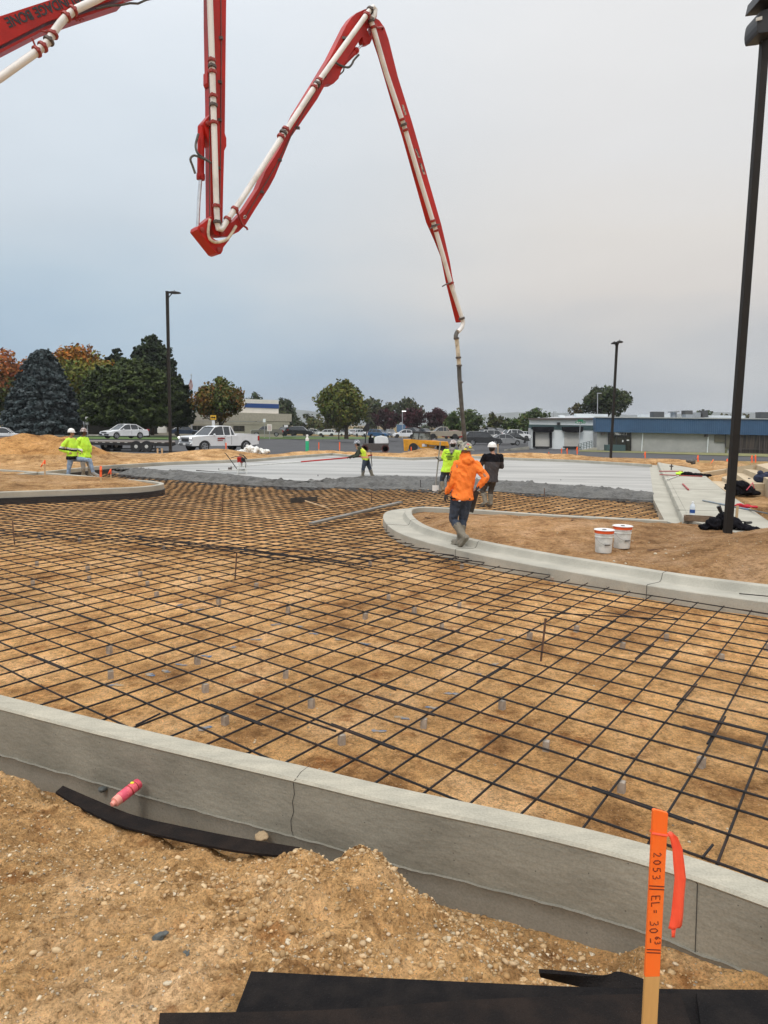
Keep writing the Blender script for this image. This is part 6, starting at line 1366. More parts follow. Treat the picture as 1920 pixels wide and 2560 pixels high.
tree(655, 742, 978, 1082, 180, 'tall grey green poplar at the right end of the tan building', [(.06, .075, .035), (.10, .115, .07), (.045, .06, .03)], nb=30, leaf=.3, shape='maple')
tree(722, 800, 1030, 1090, 230, 'dark low tree right of the tan building', [(.05, .06, .025), (.065, .07, .03)], nb=18, leaf=.35)
tree(765, 850, 1030, 1090, 205, 'olive coloured bushy tree left of the big maple', [(.10, .10, .03), (.08, .085, .025)], nb=20, leaf=.32)
tree(790, 922, 946, 1076, 140, 'big rounded green maple standing on the lawn in the middle distance', [(.10, .115, .02), (.14, .14, .022), (.075, .09, .017), (.18, .145, .022)], trunk=866, ybase=1093, nb=60, leaf=.24, shape='maple', colfn=lambda q: 3 if q[0] < -.3 and q[2] > .3 and rg.random() < .6 else int(rg.integers(0, 3)))
for i, (a, b, t, l) in enumerate([(895, 965, 982, 'olive tree in the far group just right of the big maple'), (950, 1010, 992, 'middle olive tree of the far group'), (985, 1060, 983, 'highest olive tree of the far group above the plum trees')]):
    tree(a, b, t, 1070, 240, l, [(.055, .065, .025), (.075, .08, .03), (.042, .05, .02)], nb=26, leaf=.42)
PL = [(.050, .014, .020), (.075, .020, .026), (.032, .012, .014)]
for i, (a, b, t, l) in enumerate([(912, 1012, 1018, 'dark purple plum tree right of the maple, widest of three'), (1000, 1066, 1012, 'dark purple plum tree in the middle of three'), (1058, 1124, 1015, 'dark purple plum tree nearest the grey hose')]):
    tree(a, b, t, 1076, 175, l, PL, nb=26, leaf=.27, ybase=1095, shape='maple')
tree(1108, 1222, 1010, 1096, 150, 'bushy green tree behind the grey hose', GRN, nb=34, leaf=.3)
tree(1205, 1262, 1026, 1096, 165, 'yellow green tree between the two bushy green trees', [(.085, .085, .02), (.06, .065, .018)], nb=20, leaf=.3)
tree(1240, 1330, 1036, 1098, 155, 'green bushy tree right of the yellow green one', GRN, nb=26, leaf=.3)
tree(1295, 1382, 1018, 1096, 175, 'green tree rising behind the dock building left corner', GRN, nb=30, leaf=.3)
tree(1452, 1577, 958, 1052, 165, 'big dark green tree rising behind the roof of the dock building', [(.045, .06, .02), (.06, .075, .024), (.035, .048, .018)], nb=50, leaf=.28, ybase=1105)
tree(1417, 1458, 1007, 1050, 170, 'small brownish tree left of the big one behind the roof', [(.11, .085, .03), (.08, .07, .03)], nb=14, leaf=.26, ybase=1105)
tree(1733, 1785, 1022, 1050, 175, 'small tree top between the rooftop vents', GRN, nb=12, leaf=.26, ybase=1105)
tree(1796, 1876, 1028, 1056, 190, 'low brownish tree top behind the long white roof duct', [(.09, .075, .035)], nb=12, leaf=.28, ybase=1105)
for i, (a, b, t, Y_) in enumerate([(690, 790, 1062, 300), (780, 880, 1056, 300), (870, 960, 1058, 320), (1110, 1200, 1058, 300), (1190, 1320, 1060, 310), (1050, 1130, 1054, 320)]):
    tree(a, b, t, 1090, Y_, 'tree %s' % ['left of the olive bushy tree on the far skyline, hazy', 'low on the far skyline behind the big maple', 'low on the far skyline left of the plum trees', 'low on the skyline behind the hose', 'low on the skyline behind the right parking lot', 'low on the skyline behind the telehandler'][i], [(.05, .06, .03), (.065, .07, .035)], nb=16, leaf=.5)
tree(826, 868, 1056, 1080, 170, 'pale greyish shrub left of the maple trunk', [(.16, .15, .11), (.12, .12, .08)], nb=12, leaf=.22, name='shrub')
# clipped hedge at left
hg = empty('hedge', aty(184, 1085, 112), 'clipped brownish box hedge behind the parked cars at left', 'hedge'); O = hg.location; n = 5000
k = pxm(112); w_, h_ = 48/k, 22/k; c = rg.uniform(-1, 1, (n, 3)); ax__ = rg.integers(0, 3, n); sgn = np.sign(rg.normal(size=n)); c[np.arange(n), ax__] = sgn; c[:, 2] = (c[:, 2]+1)/2
P = c*[w_/2, .8, h_*1.4]+rg.normal(size=(n, 3))*.04; nn_ = rg.normal(size=(n, 3)); nn_ /= np.linalg.norm(nn_, axis=1)[:, None]; V, F_ = quads(P, nn_, np.full(n, .13))
npmesh('foliage', V, F_, M['leaf'], hg, tint=np.repeat(np.array([(.075, .065, .028)])*(.7+.6*rg.random((n, 1))), 4, 0))
# weeds by the warehouse
for i, (x, y) in enumerate([(1730, 1131), (1748, 1132), (1815, 1134), (1650, 1130)]):
    p = atg(x, y); mb = MB()
    for j in range(14): a = rnd.uniform(0, 6.3); mb.tube([(rnd.uniform(-.2, .2), 0, 0), (math.cos(a)*.2, math.sin(a)*.2, rnd.uniform(.4, 1.1))], [.03, .008], 3)
    o = mb.build('weed', M['dry'], rec=False); o.location = p; tag(o, 'thin weed clump against the block wall of the warehouse', 'weed', 'weeds along the warehouse')
# ---------------- light poles, signs ----------------
def lightpole(bx, by, tx, ty, Y, w, label, heads, z=None):
    b = aty(bx, by, Y); t_ = aty(tx, ty, Y); e = empty('light_pole', b, label, 'light pole'); h = t_.z-b.z
    mb = MB(); mb.prism([(-w/2, -w/2), (w/2, -w/2), (w/2, w/2), (-w/2, w/2)], -.15, h); mb.build('pole', M['pole'], e, bevel=w*.08)
    mb = MB(); mb.box((0, 0, h+.01), (w*1.1, w*1.1, .03)); mb.build('cap', M['pole'], e)
    for (dx, dy, zz, L_) in heads:
        d = Vector((dx, dy, 0)).normalized(); u = Vector((-d.y, d.x, 0)); mb = MB(); pr = [(w/2, .06, .07), (w/2+.10, .07, .08), (w/2+.25, .17, .09), (w/2+L_*.6, .19, .085), (w/2+L_*.9, .16, .05), (w/2+L_, .10, .015)]
        mb.grid([[d*r+u*wd*s+V3(0, 0, h+zz+hh*up_) for (s, up_) in ((-1, -.5), (-1, .3), (-.6, 1), (0, 1.15), (.6, 1), (1, .3), (1, -.5), (0, -.5), (-1, -.5))] for (r, wd, hh) in pr])
        mb.bar(V3(0, 0, h+zz-.28)+d*w*.5, V3(0, 0, h+zz-.03)+d*(w*.5+.22), .05, .05, up=u); hd_ = mb.build('lamp_head', M['pole'], e)
        mb = MB(); mb.tube([d*(w/2+.35)+V3(0, 0, h+zz+.08), d*(w/2+.35)+V3(0, 0, h+zz+.15)], .03, 8); mb.build('photocell', M['black'], hd_)
        mb = MB(); mb.slab([d*(w/2+.25)+u*.15+V3(0, 0, h+zz-.05), d*(w/2+.25)-u*.15+V3(0, 0, h+zz-.05), d*(w/2+L_*.8)-u*.14+V3(0, 0, h+zz-.035), d*(w/2+L_*.8)+u*.14+V3(0, 0, h+zz-.035)], (0, 0, .01)); mb.build('lens', M['clamp'], hd_)
    return e
lightpole(426.5, 1138, 414.5, 729, 45.6, .17, 'dark light pole at left behind the dirt berm with one flat lamp head', [(1, .1, -.06, .75)])
lightpole(1526.5, 1149, 1543.8, 857, 48.8, .15, 'dark light pole in front of the warehouse with small lamp heads on top', [(.1, -1, .0, .6), (-.1, 1, 0, .6)])
np_ = lightpole(1817, 1358, 1912, -14, 13.4, .128, 'big dark square light pole at the right edge near the bags', [(-.55, -.9, -.05, .7)])
hz = aty(1908, 60, 13.4).z-np_.location.z; ph = aty(1912, -14, 13.4).z-np_.location.z
mb = MB(); O = np_.location
def Np(x, y, d=0): return aty(x, y, 13.4+d)-O
mb.slab([Np(1879.5, 100, -.1), Np(1877, 92, -.1), Np(1876, 80, -.1), Np(1877.5, 66, -.1), Np(1880, 54, -.1), Np(1883, 48, -.1), Np(1892, 42, -.1), Np(1908, 38.5, -.1), Np(1925, 38.5, -.1), Np(1925, 93, -.1), Np(1905, 97, -.1)], (0, .22, 0)); hd_ = mb.build('lamp_head', M['black'], np_, bevel=.01)
mb = MB(); mb.slab([Np(1890, 53, -.34), Np(1890, 45, -.34), Np(1905, 40.5, -.34), Np(1905, 49, -.34)], (0, .008, 0)); mb.build('label_plate', M['silver'], hd_)
mb = MB(); mb.slab([Np(1884, 17, -.2), Np(1891, -12, -.2), Np(1930, -20, -.2), Np(1930, 12, -.2), Np(1908, 14, -.2)], (0, .3, 0)); mb.build('lamp_head', M['black'], np_, bevel=.01)
for i, y in enumerate((1190, 1275, 1310)):
    pass
def sign(x, yb, yt, Y, label, w, h, m, extra=None, pw=.04):
    b = aty(x, yb, Y); t_ = aty(x, yt, Y); e = empty('sign', b, label, 'sign'); H = t_.z-b.z
    mb = MB(); mb.tube([(0, 0, -.3), (0, 0, H)], pw, 6); mb.build('post', M['roofm'], e); mb = MB(); mb.box((0, -.06, H-h/2), (w, .03, h)); mb.build('panel', M[m], e, bevel=.004); return e, H
M['signy'] = mat('yellow sign', (.75, .42, .02), .5)
e, H = sign(534, 1075, 1038, 82, 'orange yellow sign with a black double arrow above the white pickup', .66, .52, 'signy')
mb = MB()
for s in (-1, 1): mb.slab([(s*.28, -.085, H-.26), (s*.10, -.085, H-.12), (s*.10, -.085, H-.40)], (0, .006, 0))
mb.box((0, -.085, H-.26), (.3, .012, .10)); mb.build('double_arrow', M['black'], e)
mb = MB(); mb.box((0, -.06, H-.90), (.34, .03, .62)); o = mb.build('lower_panel', M['white'], e)
e, H = sign(219, 1090, 1042, 90, 'white notice sign on a post behind the stout worker', .36, .95, 'white'); e, H = sign(211, 1090, 1047, 91, 'narrower white sign just left of the white notice sign', .18, .7, 'roofm')
e, H = sign(674, 1094, 1060.5, 110, 'pinkish white notice sign in front of the grey brown truck', .72, 1.05, 'cream'); mb = MB(); [mb.box((0, -.08, H-.25-.16*i), (.5, .01, .05)) for i in range(5)]; mb.build('print', M['darkred'], e)
e, H = sign(661, 1090, 1047, 125, 'tall thin traffic sign left of the pinkish notice', .45, .6, 'wmetal'); e, H = sign(715, 1080, 1062.5, 140, 'white sign by the right corner of the tan building', .8, .55, 'white')
# street name sign
e = empty('street_sign', aty(1447, 1126, 100), 'green street name sign on a thin pole in front of the dock doors', 'street sign'); O = e.location
mb = MB(); mb.tube([(0, 0, -.3), aty(1451, 1050, 100)-O], .05, 6); mb.build('post', M['roofm'], e)
M['gsign'] = mat('green sign', (.02, .22, .10), .5); a = aty(1451, 1056, 99.9)-O; b = aty(1451, 1051, 99.9)-O
mb = MB(); mb.box(a, (1.38, .03, .27)); mb.build('panel', M['gsign'], e, bevel=.005); mb = MB(); mb.box(b, (.3, .9, .24), rz=.3); mb.build('panel', M['gsign'], e)
mb = MB(); [mb.box(a+V3(dx, -.03, 0), (w_, .01, .11)) for dx, w_ in ((-.42, .26), (-.12, .24), (.15, .2), (.5, .14))]; mb.build('white_legend', M['white'], e)
# flagpole and flag, lamps in the distance
e = empty('flagpole', aty(480, 1085, 118), 'white flagpole with a limp striped flag by the small maple', 'flagpole'); O = e.location
mb = MB(); mb.tube([(0, 0, 0), aty(478, 938, 118)-O], [.09, .05], 8); mb.ball(aty(478, 937, 118)-O, .12); mb.build('pole', M['roofm'], e, smooth=True)
M['flag'] = mat('striped flag', (.55, .52, .50), .8, c2=(.28, .05, .06), scale=6, stretch=(6, 6, .2), contrast=(.45, .55)); fp_ = []
for i in range(9):
    t = i/8; c = aty(477.5-2.5*t, 948+26*t, 117.8)-O; fp_.append([c+V3((s-.5)*(.22+.75*t**.7)+.06*math.sin(6*t+s*5), .1*math.sin(s*12), 0) for s in np.linspace(0, 1, 7)])
mb = MB(); mb.grid(fp_); o = mb.build('flag', M['flag'], e, smooth='full')
for (x, yt, yb, Y, l) in [(1006, 1028, 1085, 160, 'small lit parking lot lamp above the plum trees'), (1494, 983, 1050, 150, 'tall thin lamp mast in front of the big dark tree'), (1384, 1030, 1050, 200, 'thin antenna mast on the skyline left of the roof')]:
    b = aty(x, yb, Y); e = empty('lamp_post', b, l, 'lamp post'); t_ = aty(x, yt, Y)-b; mb = MB(); mb.tube([(0, 0, -1), t_], .09, 6); mb.build('post', M['roofm'], e); mb = MB(); mb.box(t_+V3(.35, 0, 0), (.9, .3, .18)); mb.build('lamp_head', M['roofm'] if x != 1006 else mat('lit lot lamp', (1, 1, 1), .3, emit=(1, 1, 1, 1.6)), e)
# bright storage boxes in the far lot and low wall
for x0, x1, m_, l in [(992, 1014, ('sky blue panel', (.12, .22, .36)), 'blue container panel seen under the plum trees'), (1015, 1026, ('red panel', (.55, .03, .03)), 'bright red panel under the plum trees'), ]:
    e = empty('container', aty((x0+x1)/2, 1080, 210), l, 'container'); O = e.location; mm_ = mat(*m_); mb = MB(); mb.slab([aty(x0, 1062, 210)-O, aty(x1, 1062, 210)-O, aty(x1, 1080, 210)-O, aty(x0, 1080, 210)-O], (0, 1.2, 0)); mb.build('panel', mm_, e); mb = MB(); [mb.bar(aty(x, 1062, 208.7)-O, aty(x, 1080, 208.7)-O, .08, .08, up=(0, 1, 0)) for x in np.linspace(x0, x1, 6)]; mb.build('rib', mm_, e)
e = empty('block_wall', aty(820, 1085, 215), 'low tan wall behind the parked cars left of the maple', 'wall'); O = e.location; mb = MB(); mb.slab([aty(775, 1072, 215)-O, aty(868, 1073, 215)-O, aty(868, 1086, 215)-O, aty(775, 1085, 215)-O], (0, .2, 0)); mb.build('wall', M['stepc'], e); mb = MB(); mb.bar(aty(775, 1071.5, 215)-O, aty(868, 1072.5, 215)-O, .6, .2); mb.build('cap', M['tan2'], e)
# chain link fence at the lot edge
e = empty('wire_fence', aty(1240, 1100, 140), 'thin dark wire fence behind the right parking lot', 'fence'); O = e.location; mb = MB(); 
for x in np.arange(1130, 1322, 14): mb.tube([aty(x, 1084, 145)-O, aty(x, 1098, 145)-O], .04, 5)
mb.build('posts', M['clamp'], e); mb = MB()
for y in (1084.5, 1089, 1093.5): mb.tube([aty(1130, y, 145)-O, aty(1322, y+2, 145)-O], .025, 4)
mb.build('wires', M['clamp'], e)
# ---------------- survey stakes ----------------
def lath(x, yb, yt, Y, label, flag=None, m='orange', w=.05, wood=.45, lean=0):
    b = aty(x, yb, Y); t_ = aty(x+lean, yt, Y); e = empty('survey_stake', b, label, 'survey stake'); d = t_-b
    mb = MB(); mb.bar(V3(0, 0, -.15), d*wood, w, .015, up=(0, 1, 0)); mb.build('bare_wood', M['wood'], e)
    mb = MB(); mb.bar(d*wood, d, w*1.03, .017, up=(0, 1, 0)); mb.build('painted_top', M[m], e)
    if flag:
        k = pxm(Y); mb = MB(); f0 = d*.97; pts = [f0, f0+V3(flag[0]*.3/k, -.03, -flag[1]*.35/k), f0+V3(flag[0]*.7/k, -.05, -flag[1]*.7/k), f0+V3(flag[0]/k, -.02, -flag[1]/k)]
        mb.grid([[p+V3(s*.03, 0, s*.015) for s in (-1, 0, 1)] for p in pts]); o = mb.build('flagging', M['orange'], e, rec=False); md_ = o.modifiers.new('s', 'SOLIDIFY'); md_.thickness = .004
    return e
lath(112, 1191, 1150, 24.5, 'wooden stake with orange flagging on the left island dirt', (-9, 16), wood=.75)
lath(252, 1214, 1165, 21.6, 'orange topped stake by the tip of the left island', (2, 12), w=.06, wood=.45)
lath(277, 1197, 1172, 25, 'orange stake with torn flag just beyond the left island curb', (-5, 12), w=.04)
for x, yb, yt, Y, l in [(565, 1127, 1107, 47, 'orange stake on the berm in front of the white pickup'), (797, 1128, 1106, 53, 'orange lath on the lot edge right of the green pipe'), (849, 1131, 1105, 51, 'orange lath left of the vest worker'), (1028, 1133, 1117, 52, 'orange marker in front of the telehandler wheel'),
                       (1404, 1137, 1121, 54, 'left orange stake of two on the dirt pile by the dock doors'), (1418, 1140, 1120, 53, 'right orange stake of two on the dirt pile by the dock doors'), (1443, 1141, 1117, 51, 'orange flagged stake under the green street sign'), (1613, 1151, 1129, 46, 'orange flagged stake right of the thin light pole'),
                       (1745, 1160, 1138, 41, 'orange stake on the berm right of the slab corner'), (1818, 1158, 1147, 40, 'orange stake tip behind the sand heap left of the big pole'), (1880, 1163, 1138, 41, 'left flagged stake of two above the concrete steps'), (1889, 1163, 1137, 41.3, 'right flagged stake of two above the concrete steps'), (1372, 1136, 1130, 55, 'short tan stake left of the orange ones at the dock')]:
    lath(x, yb, yt, Y, l, (-3, 8) if yb > 1139 else None, w=.07, wood=.25)
lath(1783, 1171, 1148, 36, 'bare wooden lath with orange flag beside the sidewalk end', (-6, 10), w=.06, wood=.9, m='wood')
for x, l in ((394, 'left short wooden stake of two by the left light pole'), (405, 'right short wooden stake of two by the left light pole')): lath(x, 1137, 1121, 44, l, w=.10, wood=.9, m='wood')
lath(1245, 1133, 1110, 56, 'pale wooden lath standing left of the black hoodie worker', w=.09, wood=.9, m='wood')
# big foreground stake with writing
Ys = 1.70
sb = aty(1616, 2700, Ys); st_ = aty(1650, 2026, Ys); e = empty('survey_stake', sb, 'big fluorescent orange survey stake with handwritten numbers in the right foreground', 'survey stake'); D = st_-sb
X_ = (aty(1672, 2037, Ys+.004)-aty(1629, 2023, Ys)); X_.z = -.001; X_.normalize(); up = D.normalized(); Nrm = X_.cross(up).normalized(); wst = .0395
def stk(s, t, n=0): return D*t+X_*(s*wst)+Nrm*n
mb = MB()
TT = .40
mb.slab([stk(-.5, 0), stk(.5, 0), stk(.5, TT), stk(-.5, TT)], Nrm*.0045); mb.build('bare_wood', mat('lath wood', (.72, .44, .16), .7, c2=(.52, .28, .09), scale=14, stretch=(1, 1, .06)), e, bevel=.0008)
M['orangep'] = mat('orange spray paint', (1.0, .15, .012), .55, c2=(.97, .20, .03), scale=20, stretch=(1, 1, .15), bump=.2, bscale=200, bdist=.002)
o = None; mb = MB(); mb.slab([stk(-.5, TT), stk(.5, TT), stk(.5, .992), stk(.1, .999), stk(-.42, 1.006), stk(-.5, 1.002)], Nrm*.0046); mb.build('painted_top', M['orangep'], e, bevel=.0008)
M['ink'] = mat('marker ink', (.10, .012, .012), .5)
def stroke(pts, par=e, r=.0012):   # pts in stake units: (across, along from top in widths)
    mb = MB(); Hs = D.length/wst
    P = [D*(1-v/Hs)+X_*(u*wst)+Nrm*-.0052 for u, v in pts]; P2 = [D*(1-v/Hs)+X_*(u*wst)+Nrm*.0052 for u, v in pts]
    mb.tube(P2 if Nrm.y < 0 else P, r, 5); return mb.build('handwriting', M['ink'], par, smooth=True)
# glyphs turned a quarter clockwise: local gx runs down the stake, gy across (top of letters to the right)
GL = {'2': [[(0, .8), (.25, 1), (.5, .8), (.4, .5), (0, 0), (.6, .02)]], '0': [[(.3, 1), (.02, .7), (.05, .2), (.3, 0), (.55, .25), (.55, .75), (.3, 1)]], '5': [[(.6, 1), (.1, .95), (.05, .55), (.4, .6), (.55, .3), (.35, .02), (0, .05)]], '3': [[(0, .95), (.4, 1), (.5, .75), (.2, .52), (.55, .4), (.45, .05), (0, .02)]],
      'E': [[(.55, 1), (0, 1), (0, 0), (.6, 0)], [(0, .5), (.45, .5)]], 'L': [[(0, 1), (.05, 0), (.55, .05)]], '=': [[(0, .62), (.4, .66)], [(0, .35), (.4, .38)]], '6': [[(.45, 1), (.1, .6), (.02, .2), (.3, 0), (.5, .2), (.3, .5), (.06, .35)]], '|': [[(.1, 1.35), (-.05, -.35)]]}
def write(s, v0, h, u0, adv):
    v = v0
    for ch in s:
        if ch == ' ': v += adv; continue
        for st in GL[ch]: stroke([(u0+(y-.5)*h, v+x*h*.9) for x, y in st])
        v += adv
write('2053', 2.85, .50, -.08, .52); write('||', 5.15, .60, -.02, .22); write('EL', 5.85, .56, -.05, .46); write('=', 6.85, .5, -.05, .3); write('30', 7.65, .56, -.08, .50); write('63', 8.75, .36, .22, .34); stroke([(-.28, 8.85), (-.25, 9.15)]); write('||', 9.65, .55, -.02, .22)
mb = MB(); Hs = D.length/wst
for v in (1.45, 1.5): mb.tube([D*(1-(v+.0)/Hs)+X_*(-.52*wst)+Nrm*.0055, D*(1-(v+.18)/Hs)+X_*(.52*wst)+Nrm*.0058, D*(1-(v+.18)/Hs)+X_*(.52*wst)-Nrm*.006, D*(1-(v)/Hs)+X_*(-.52*wst)-Nrm*.006], .0022, 5)
M['flagging'] = mat('orange plastic ribbon', (1.0, .13, .06), .4, c2=(.95, .09, .045), scale=12, bump=.2, bscale=60, bdist=.004)
tie = mb.build('ribbon_knot', M['flagging'], e, smooth=True)
rib = [(1672, 2080, 7), (1683, 2092, 9), (1692, 2120, 11), (1696, 2160, 12), (1700, 2195, 12), (1697, 2240, 12), (1694, 2290, 13), (1690, 2316, 14), (1686, 2322, 13)]
mb = MB(); G = []
for i, (x, y, w_) in enumerate(rib): c = aty(x, y, Ys+.01)-sb; r_w = w_/pxm(Ys); G.append([c+V3(r_w*s*1.25, .004*math.sin(s*3+i*.7), 0) for s in (-1, -.5, 0, .5, 1)])
mb.grid(G); c = aty(1684, 2320, Ys+.01)-sb; mb.grid([[c+V3(-.006, 0, 0), c+V3(.006, 0, 0)], [c+V3(-.004, 0, -.02), c+V3(.005, 0, -.022)], [c+V3(-.004, 0, -.026), c+V3(.004, 0, -.027)]])
o = mb.build('ribbon', M['flagging'], e, smooth='full', rec=False); md_ = o.modifiers.new('s', 'SOLIDIFY'); md_.thickness = .0006
# ---------------- fibre boards ----------------
def strip(name, top, bot, z, m, label, th=.012, zt=None, sub=8):
    a = catmull([at(x, y, zz) for (x, y), zz in zip(top, zt or [z]*len(top))], sub); b = catmull([at(x, y, z) for x, y in bot], sub)
    mb = MB(); n = len(a); V = []
    mb.grid([[a[i], a[i].lerp(b[i], .33), a[i].lerp(b[i], .66), b[i]] for i in range(n)]); o = mb.build(name, M[m], smooth=False); md_ = o.modifiers.new('s', 'SOLIDIFY'); md_.thickness = th; md_.offset = 1; return tag(o, label, 'fibre board')
strip('fibre_board', [(157, 1969), (240, 2005), (335, 2043), (450, 2070), (600, 2100), (751, 2124)], [(139, 1985), (215, 2030), (300, 2068), (420, 2098), (590, 2132), (745, 2148)], -.155, 'fibre2', 'long narrow dark brown fibre board lying in the trench beside the pink can', .013, zt=[-.16]*6)
strip('fibre_board', [(628, 2437), (1000, 2456), (1500, 2478), (1960, 2484)], [(586, 2548), (1000, 2560), (1500, 2570), (1960, 2590)], .33, 'fibre', 'wide black fibre board across the bottom of the picture', .013)
strip('fibre_board', [(400, 2542), (800, 2535), (1200, 2508), (1490, 2497), (1700, 2492)], [(390, 2640), (800, 2640), (1200, 2640), (1560, 2640), (1750, 2640)], .355, 'fibre2', 'dark brown fibre board overlapping the black one at the bottom edge', .013)
strip('fibre_board', [(1347, 2422), (1420, 2428), (1500, 2438), (1545, 2433), (1618, 2458)], [(1352, 2434), (1420, 2452), (1480, 2470), (1540, 2474), (1618, 2478)], .20, 'fibre', 'curled torn piece of black fibre board left of the orange stake', .012, zt=[.25, .25, .23, .22, .20])
strip('fibre_board', [(1740, 2490), (1800, 2490), (1960, 2488)], [(1760, 2640), (1850, 2640), (1960, 2640)], .345, 'fibre', 'black fibre board corner right of the orange stake', .013)
# pink marking paint can
p0, p1_ = at(283, 2017, -.13), at(342, 1966, -.09); ax = (p1_-p0); ax.z = .03; Lc = .20; ax.normalize(); e = empty('spray_can', p0, 'pink marking paint can lying in the trench against the curb', 'spray can'); r = .033
M['pinkcan'] = mat('pink can wrap', (.78, .13, .16), .4, c2=(.62, .07, .12), scale=30, stretch=(1, 1, 1), contrast=(.45, .55)); M['pinkcap'] = mat('pale pink cap', (.90, .35, .28), .45)
mb = MB(); mb.lathe([(r*.9, .045), (r, .052), (r, .19), (r*.92, .20), (r*.8, .197)], (0, 0, 0), ax, 24); mb.build('can', M['pinkcan'], e, smooth=True)
mb = MB(); mb.lathe([(r*.30, -.012), (r*.45, -.01), (r*.5, .008), (r*.86, .012), (r*.93, .045)], (0, 0, 0), ax, 24); mb.build('cap', M['pinkcap'], e, smooth=True)
mb = MB(); mb.lathe([(r*1.01, .165), (r*1.012, .168), (r*1.01, .171)], (0, 0, 0), ax, 24, cap=False); mb.lathe([(r*1.01, .120), (r*1.012, .124), (r*1.01, .128)], (0, 0, 0), ax, 24, cap=False); mb.build('printed_band', M['darkred'], e, smooth=True); mb = MB(); u_, v_ = frame_of(ax); mb.box(ax*.17+V3(-.01, -.015, .028), (.02, .02, .008)); mb.build('yellow_flash', M['yel'], e)
for ch in [c for c in bpy.data.objects if c.parent == e]: ch.location = (0, 0, .02)
# rocks
M['rockd'] = mat('dark grey stone', (.11, .12, .115), .8, c2=(.07, .075, .07), scale=30, bump=.5); M['rockl'] = mat('pale stone', (.62, .54, .40), .85, c2=(.48, .40, .28), scale=25, bump=.4); M['rockm'] = mat('tan stone', (.46, .34, .20), .9, c2=(.34, .24, .14), scale=25, bump=.5)
def rock(loc, s, m, label=None, group=None, seed=0):
    bm = bmesh.new(); bmesh.ops.create_icosphere(bm, subdivisions=3, radius=1)
    for v in bm.verts:
        c = v.co; k_ = .85+.75*float(fbm(np.array(c.x*1.1+seed*3.1), np.array(c.y*1.1+c.z*1.7+seed), 1.0, 3, seed))+.22*float(fbm(np.array(c.x*3+c.z), np.array(c.y*3+seed), 1.5, 2, seed)); k_ = round(k_*7)/7*.5+k_*.5; v.co = Vector((c.x*s*k_, c.y*s*k_*.8, c.z*s*k_*.62))
    me = bpy.data.meshes.new('rock'); bm.to_mesh(me); bm.free(); me.materials.append(M[m]); me.polygons.foreach_set('use_smooth', [True]*len(me.polygons)); o = bpy.data.objects.new('rock', me); COL.objects.link(o); o.location = loc; o.rotation_euler = (0, 0, seed)
    return tag(o, label, 'rock', group)
def grd(x, y, z0=.15):
    p = at(x, y, z0)
    for _ in range(6): p = at(x, y, float(height(p.x, p.y)))
    return p
rock(grd(400, 2349)+V3(0, 0, .01), .030, 'rockd', 'dark grey rock on the pale bank, largest dark one', seed=1); rock(grd(467, 2385), .016, 'rockd', 'small dark stone right of and below the largest dark rock', seed=2)
rock(at(655, 2092, -.20), .040, 'rockm', 'rough tan rock at the foot of the curb near its crack', seed=3); rock(at(258, 1972, -.2), .028, 'rockd', 'small grey rock in the trench left of the pink can', seed=4)
for i, (x, y, s) in enumerate([(1117, 2350, .018), (725, 2180, .016), (340, 2207, .013), (617, 2350, .017), (750, 2433, .014), (1865, 2325, .02), (1425, 2398, .012), (680, 2430, .015), (720, 2355, .014), (420, 2460, .015), (890, 2290, .012), (435, 2235, .012), (1300, 2375, .018), (1330, 2390, .015), (1480, 2385, .014)]):
    rock(grd(x, y), s, 'rockl', 'small pale stone lying on the foreground dirt', 'pale stones on the foreground bank', seed=10+i)
# gravel
N_ = 26000; tmpl = []
for s_ in range(6):
    bm = bmesh.new(); bmesh.ops.create_icosphere(bm, subdivisions=1, radius=1); tmpl.append((np.array([(v.co.x, v.co.y, v.co.z) for v in bm.verts]), np.array([[v.index for v in f.verts] for f in bm.faces]))); bm.free()
gxs = rg.uniform(-3.2, 2.2, N_*3); gys = rg.uniform(1.4, 5.0, N_*3); ok = inpoly(gxs, gys, WPOLY2); gxs, gys = gxs[ok][:N_], gys[ok][:N_]
cl_ = fbm(gxs, gys, 1.3, 3, 200); keep = rg.random(len(gxs)) < np.clip(.55+1.6*cl_, .1, 1); gxs, gys = gxs[keep], gys[keep]
# a share of the stones lies in the subgrade under the mat
ex = rg.uniform(-6, 9, 14000); ey = rg.uniform(2.8, 16, 14000); okk = np.array((in1(ex, ey) & (rg.random(14000) < .6)) | (inpoly(ex, ey, IRPOLY2) & (ey > 8))); gxs = np.r_[gxs, ex[okk]]; gys = np.r_[gys, ey[okk]]; nf_ = len(gxs)
gzs = height(gxs, gys); sz = .0020+.0085*rg.random(nf_)**3.0; big = rg.random(nf_) < .012; sz[big] *= 1.7
# soil clods broken off the crest and the mound
cx_ = np.r_[rg.normal(-.05, .55, 3400), rg.uniform(-2.9, 1.4, 2400)]; cy_ = np.r_[rg.normal(2.95, .42, 3400), rg.uniform(1.9, 4.6, 2400)]; ok2 = inpoly(cx_, cy_, WPOLY2) & (cy_ > 1.7); cx_, cy_ = cx_[ok2], cy_[ok2]; nst = nf_
dw_ = distline(cx_, cy_, WALLS); k2 = (fbm(cx_, cy_, 2.1, 3, 400) > -.05) | (dw_ < .4); cx_, cy_ = cx_[k2], cy_[k2]; nc_ = len(cx_); gxs = np.r_[gxs, cx_]; gys = np.r_[gys, cy_]; gzs = np.r_[gzs, height(cx_, cy_)]; sz = np.r_[sz, .004+.016*rg.random(nc_)**3.2]; nf_ += nc_
clodc = np.array([(.60, .42, .23), (.52, .34, .17), (.66, .49, .29), (.44, .27, .12), (.62, .45, .27)])
Vs, Fs, Ts = [], [], []; off = 0
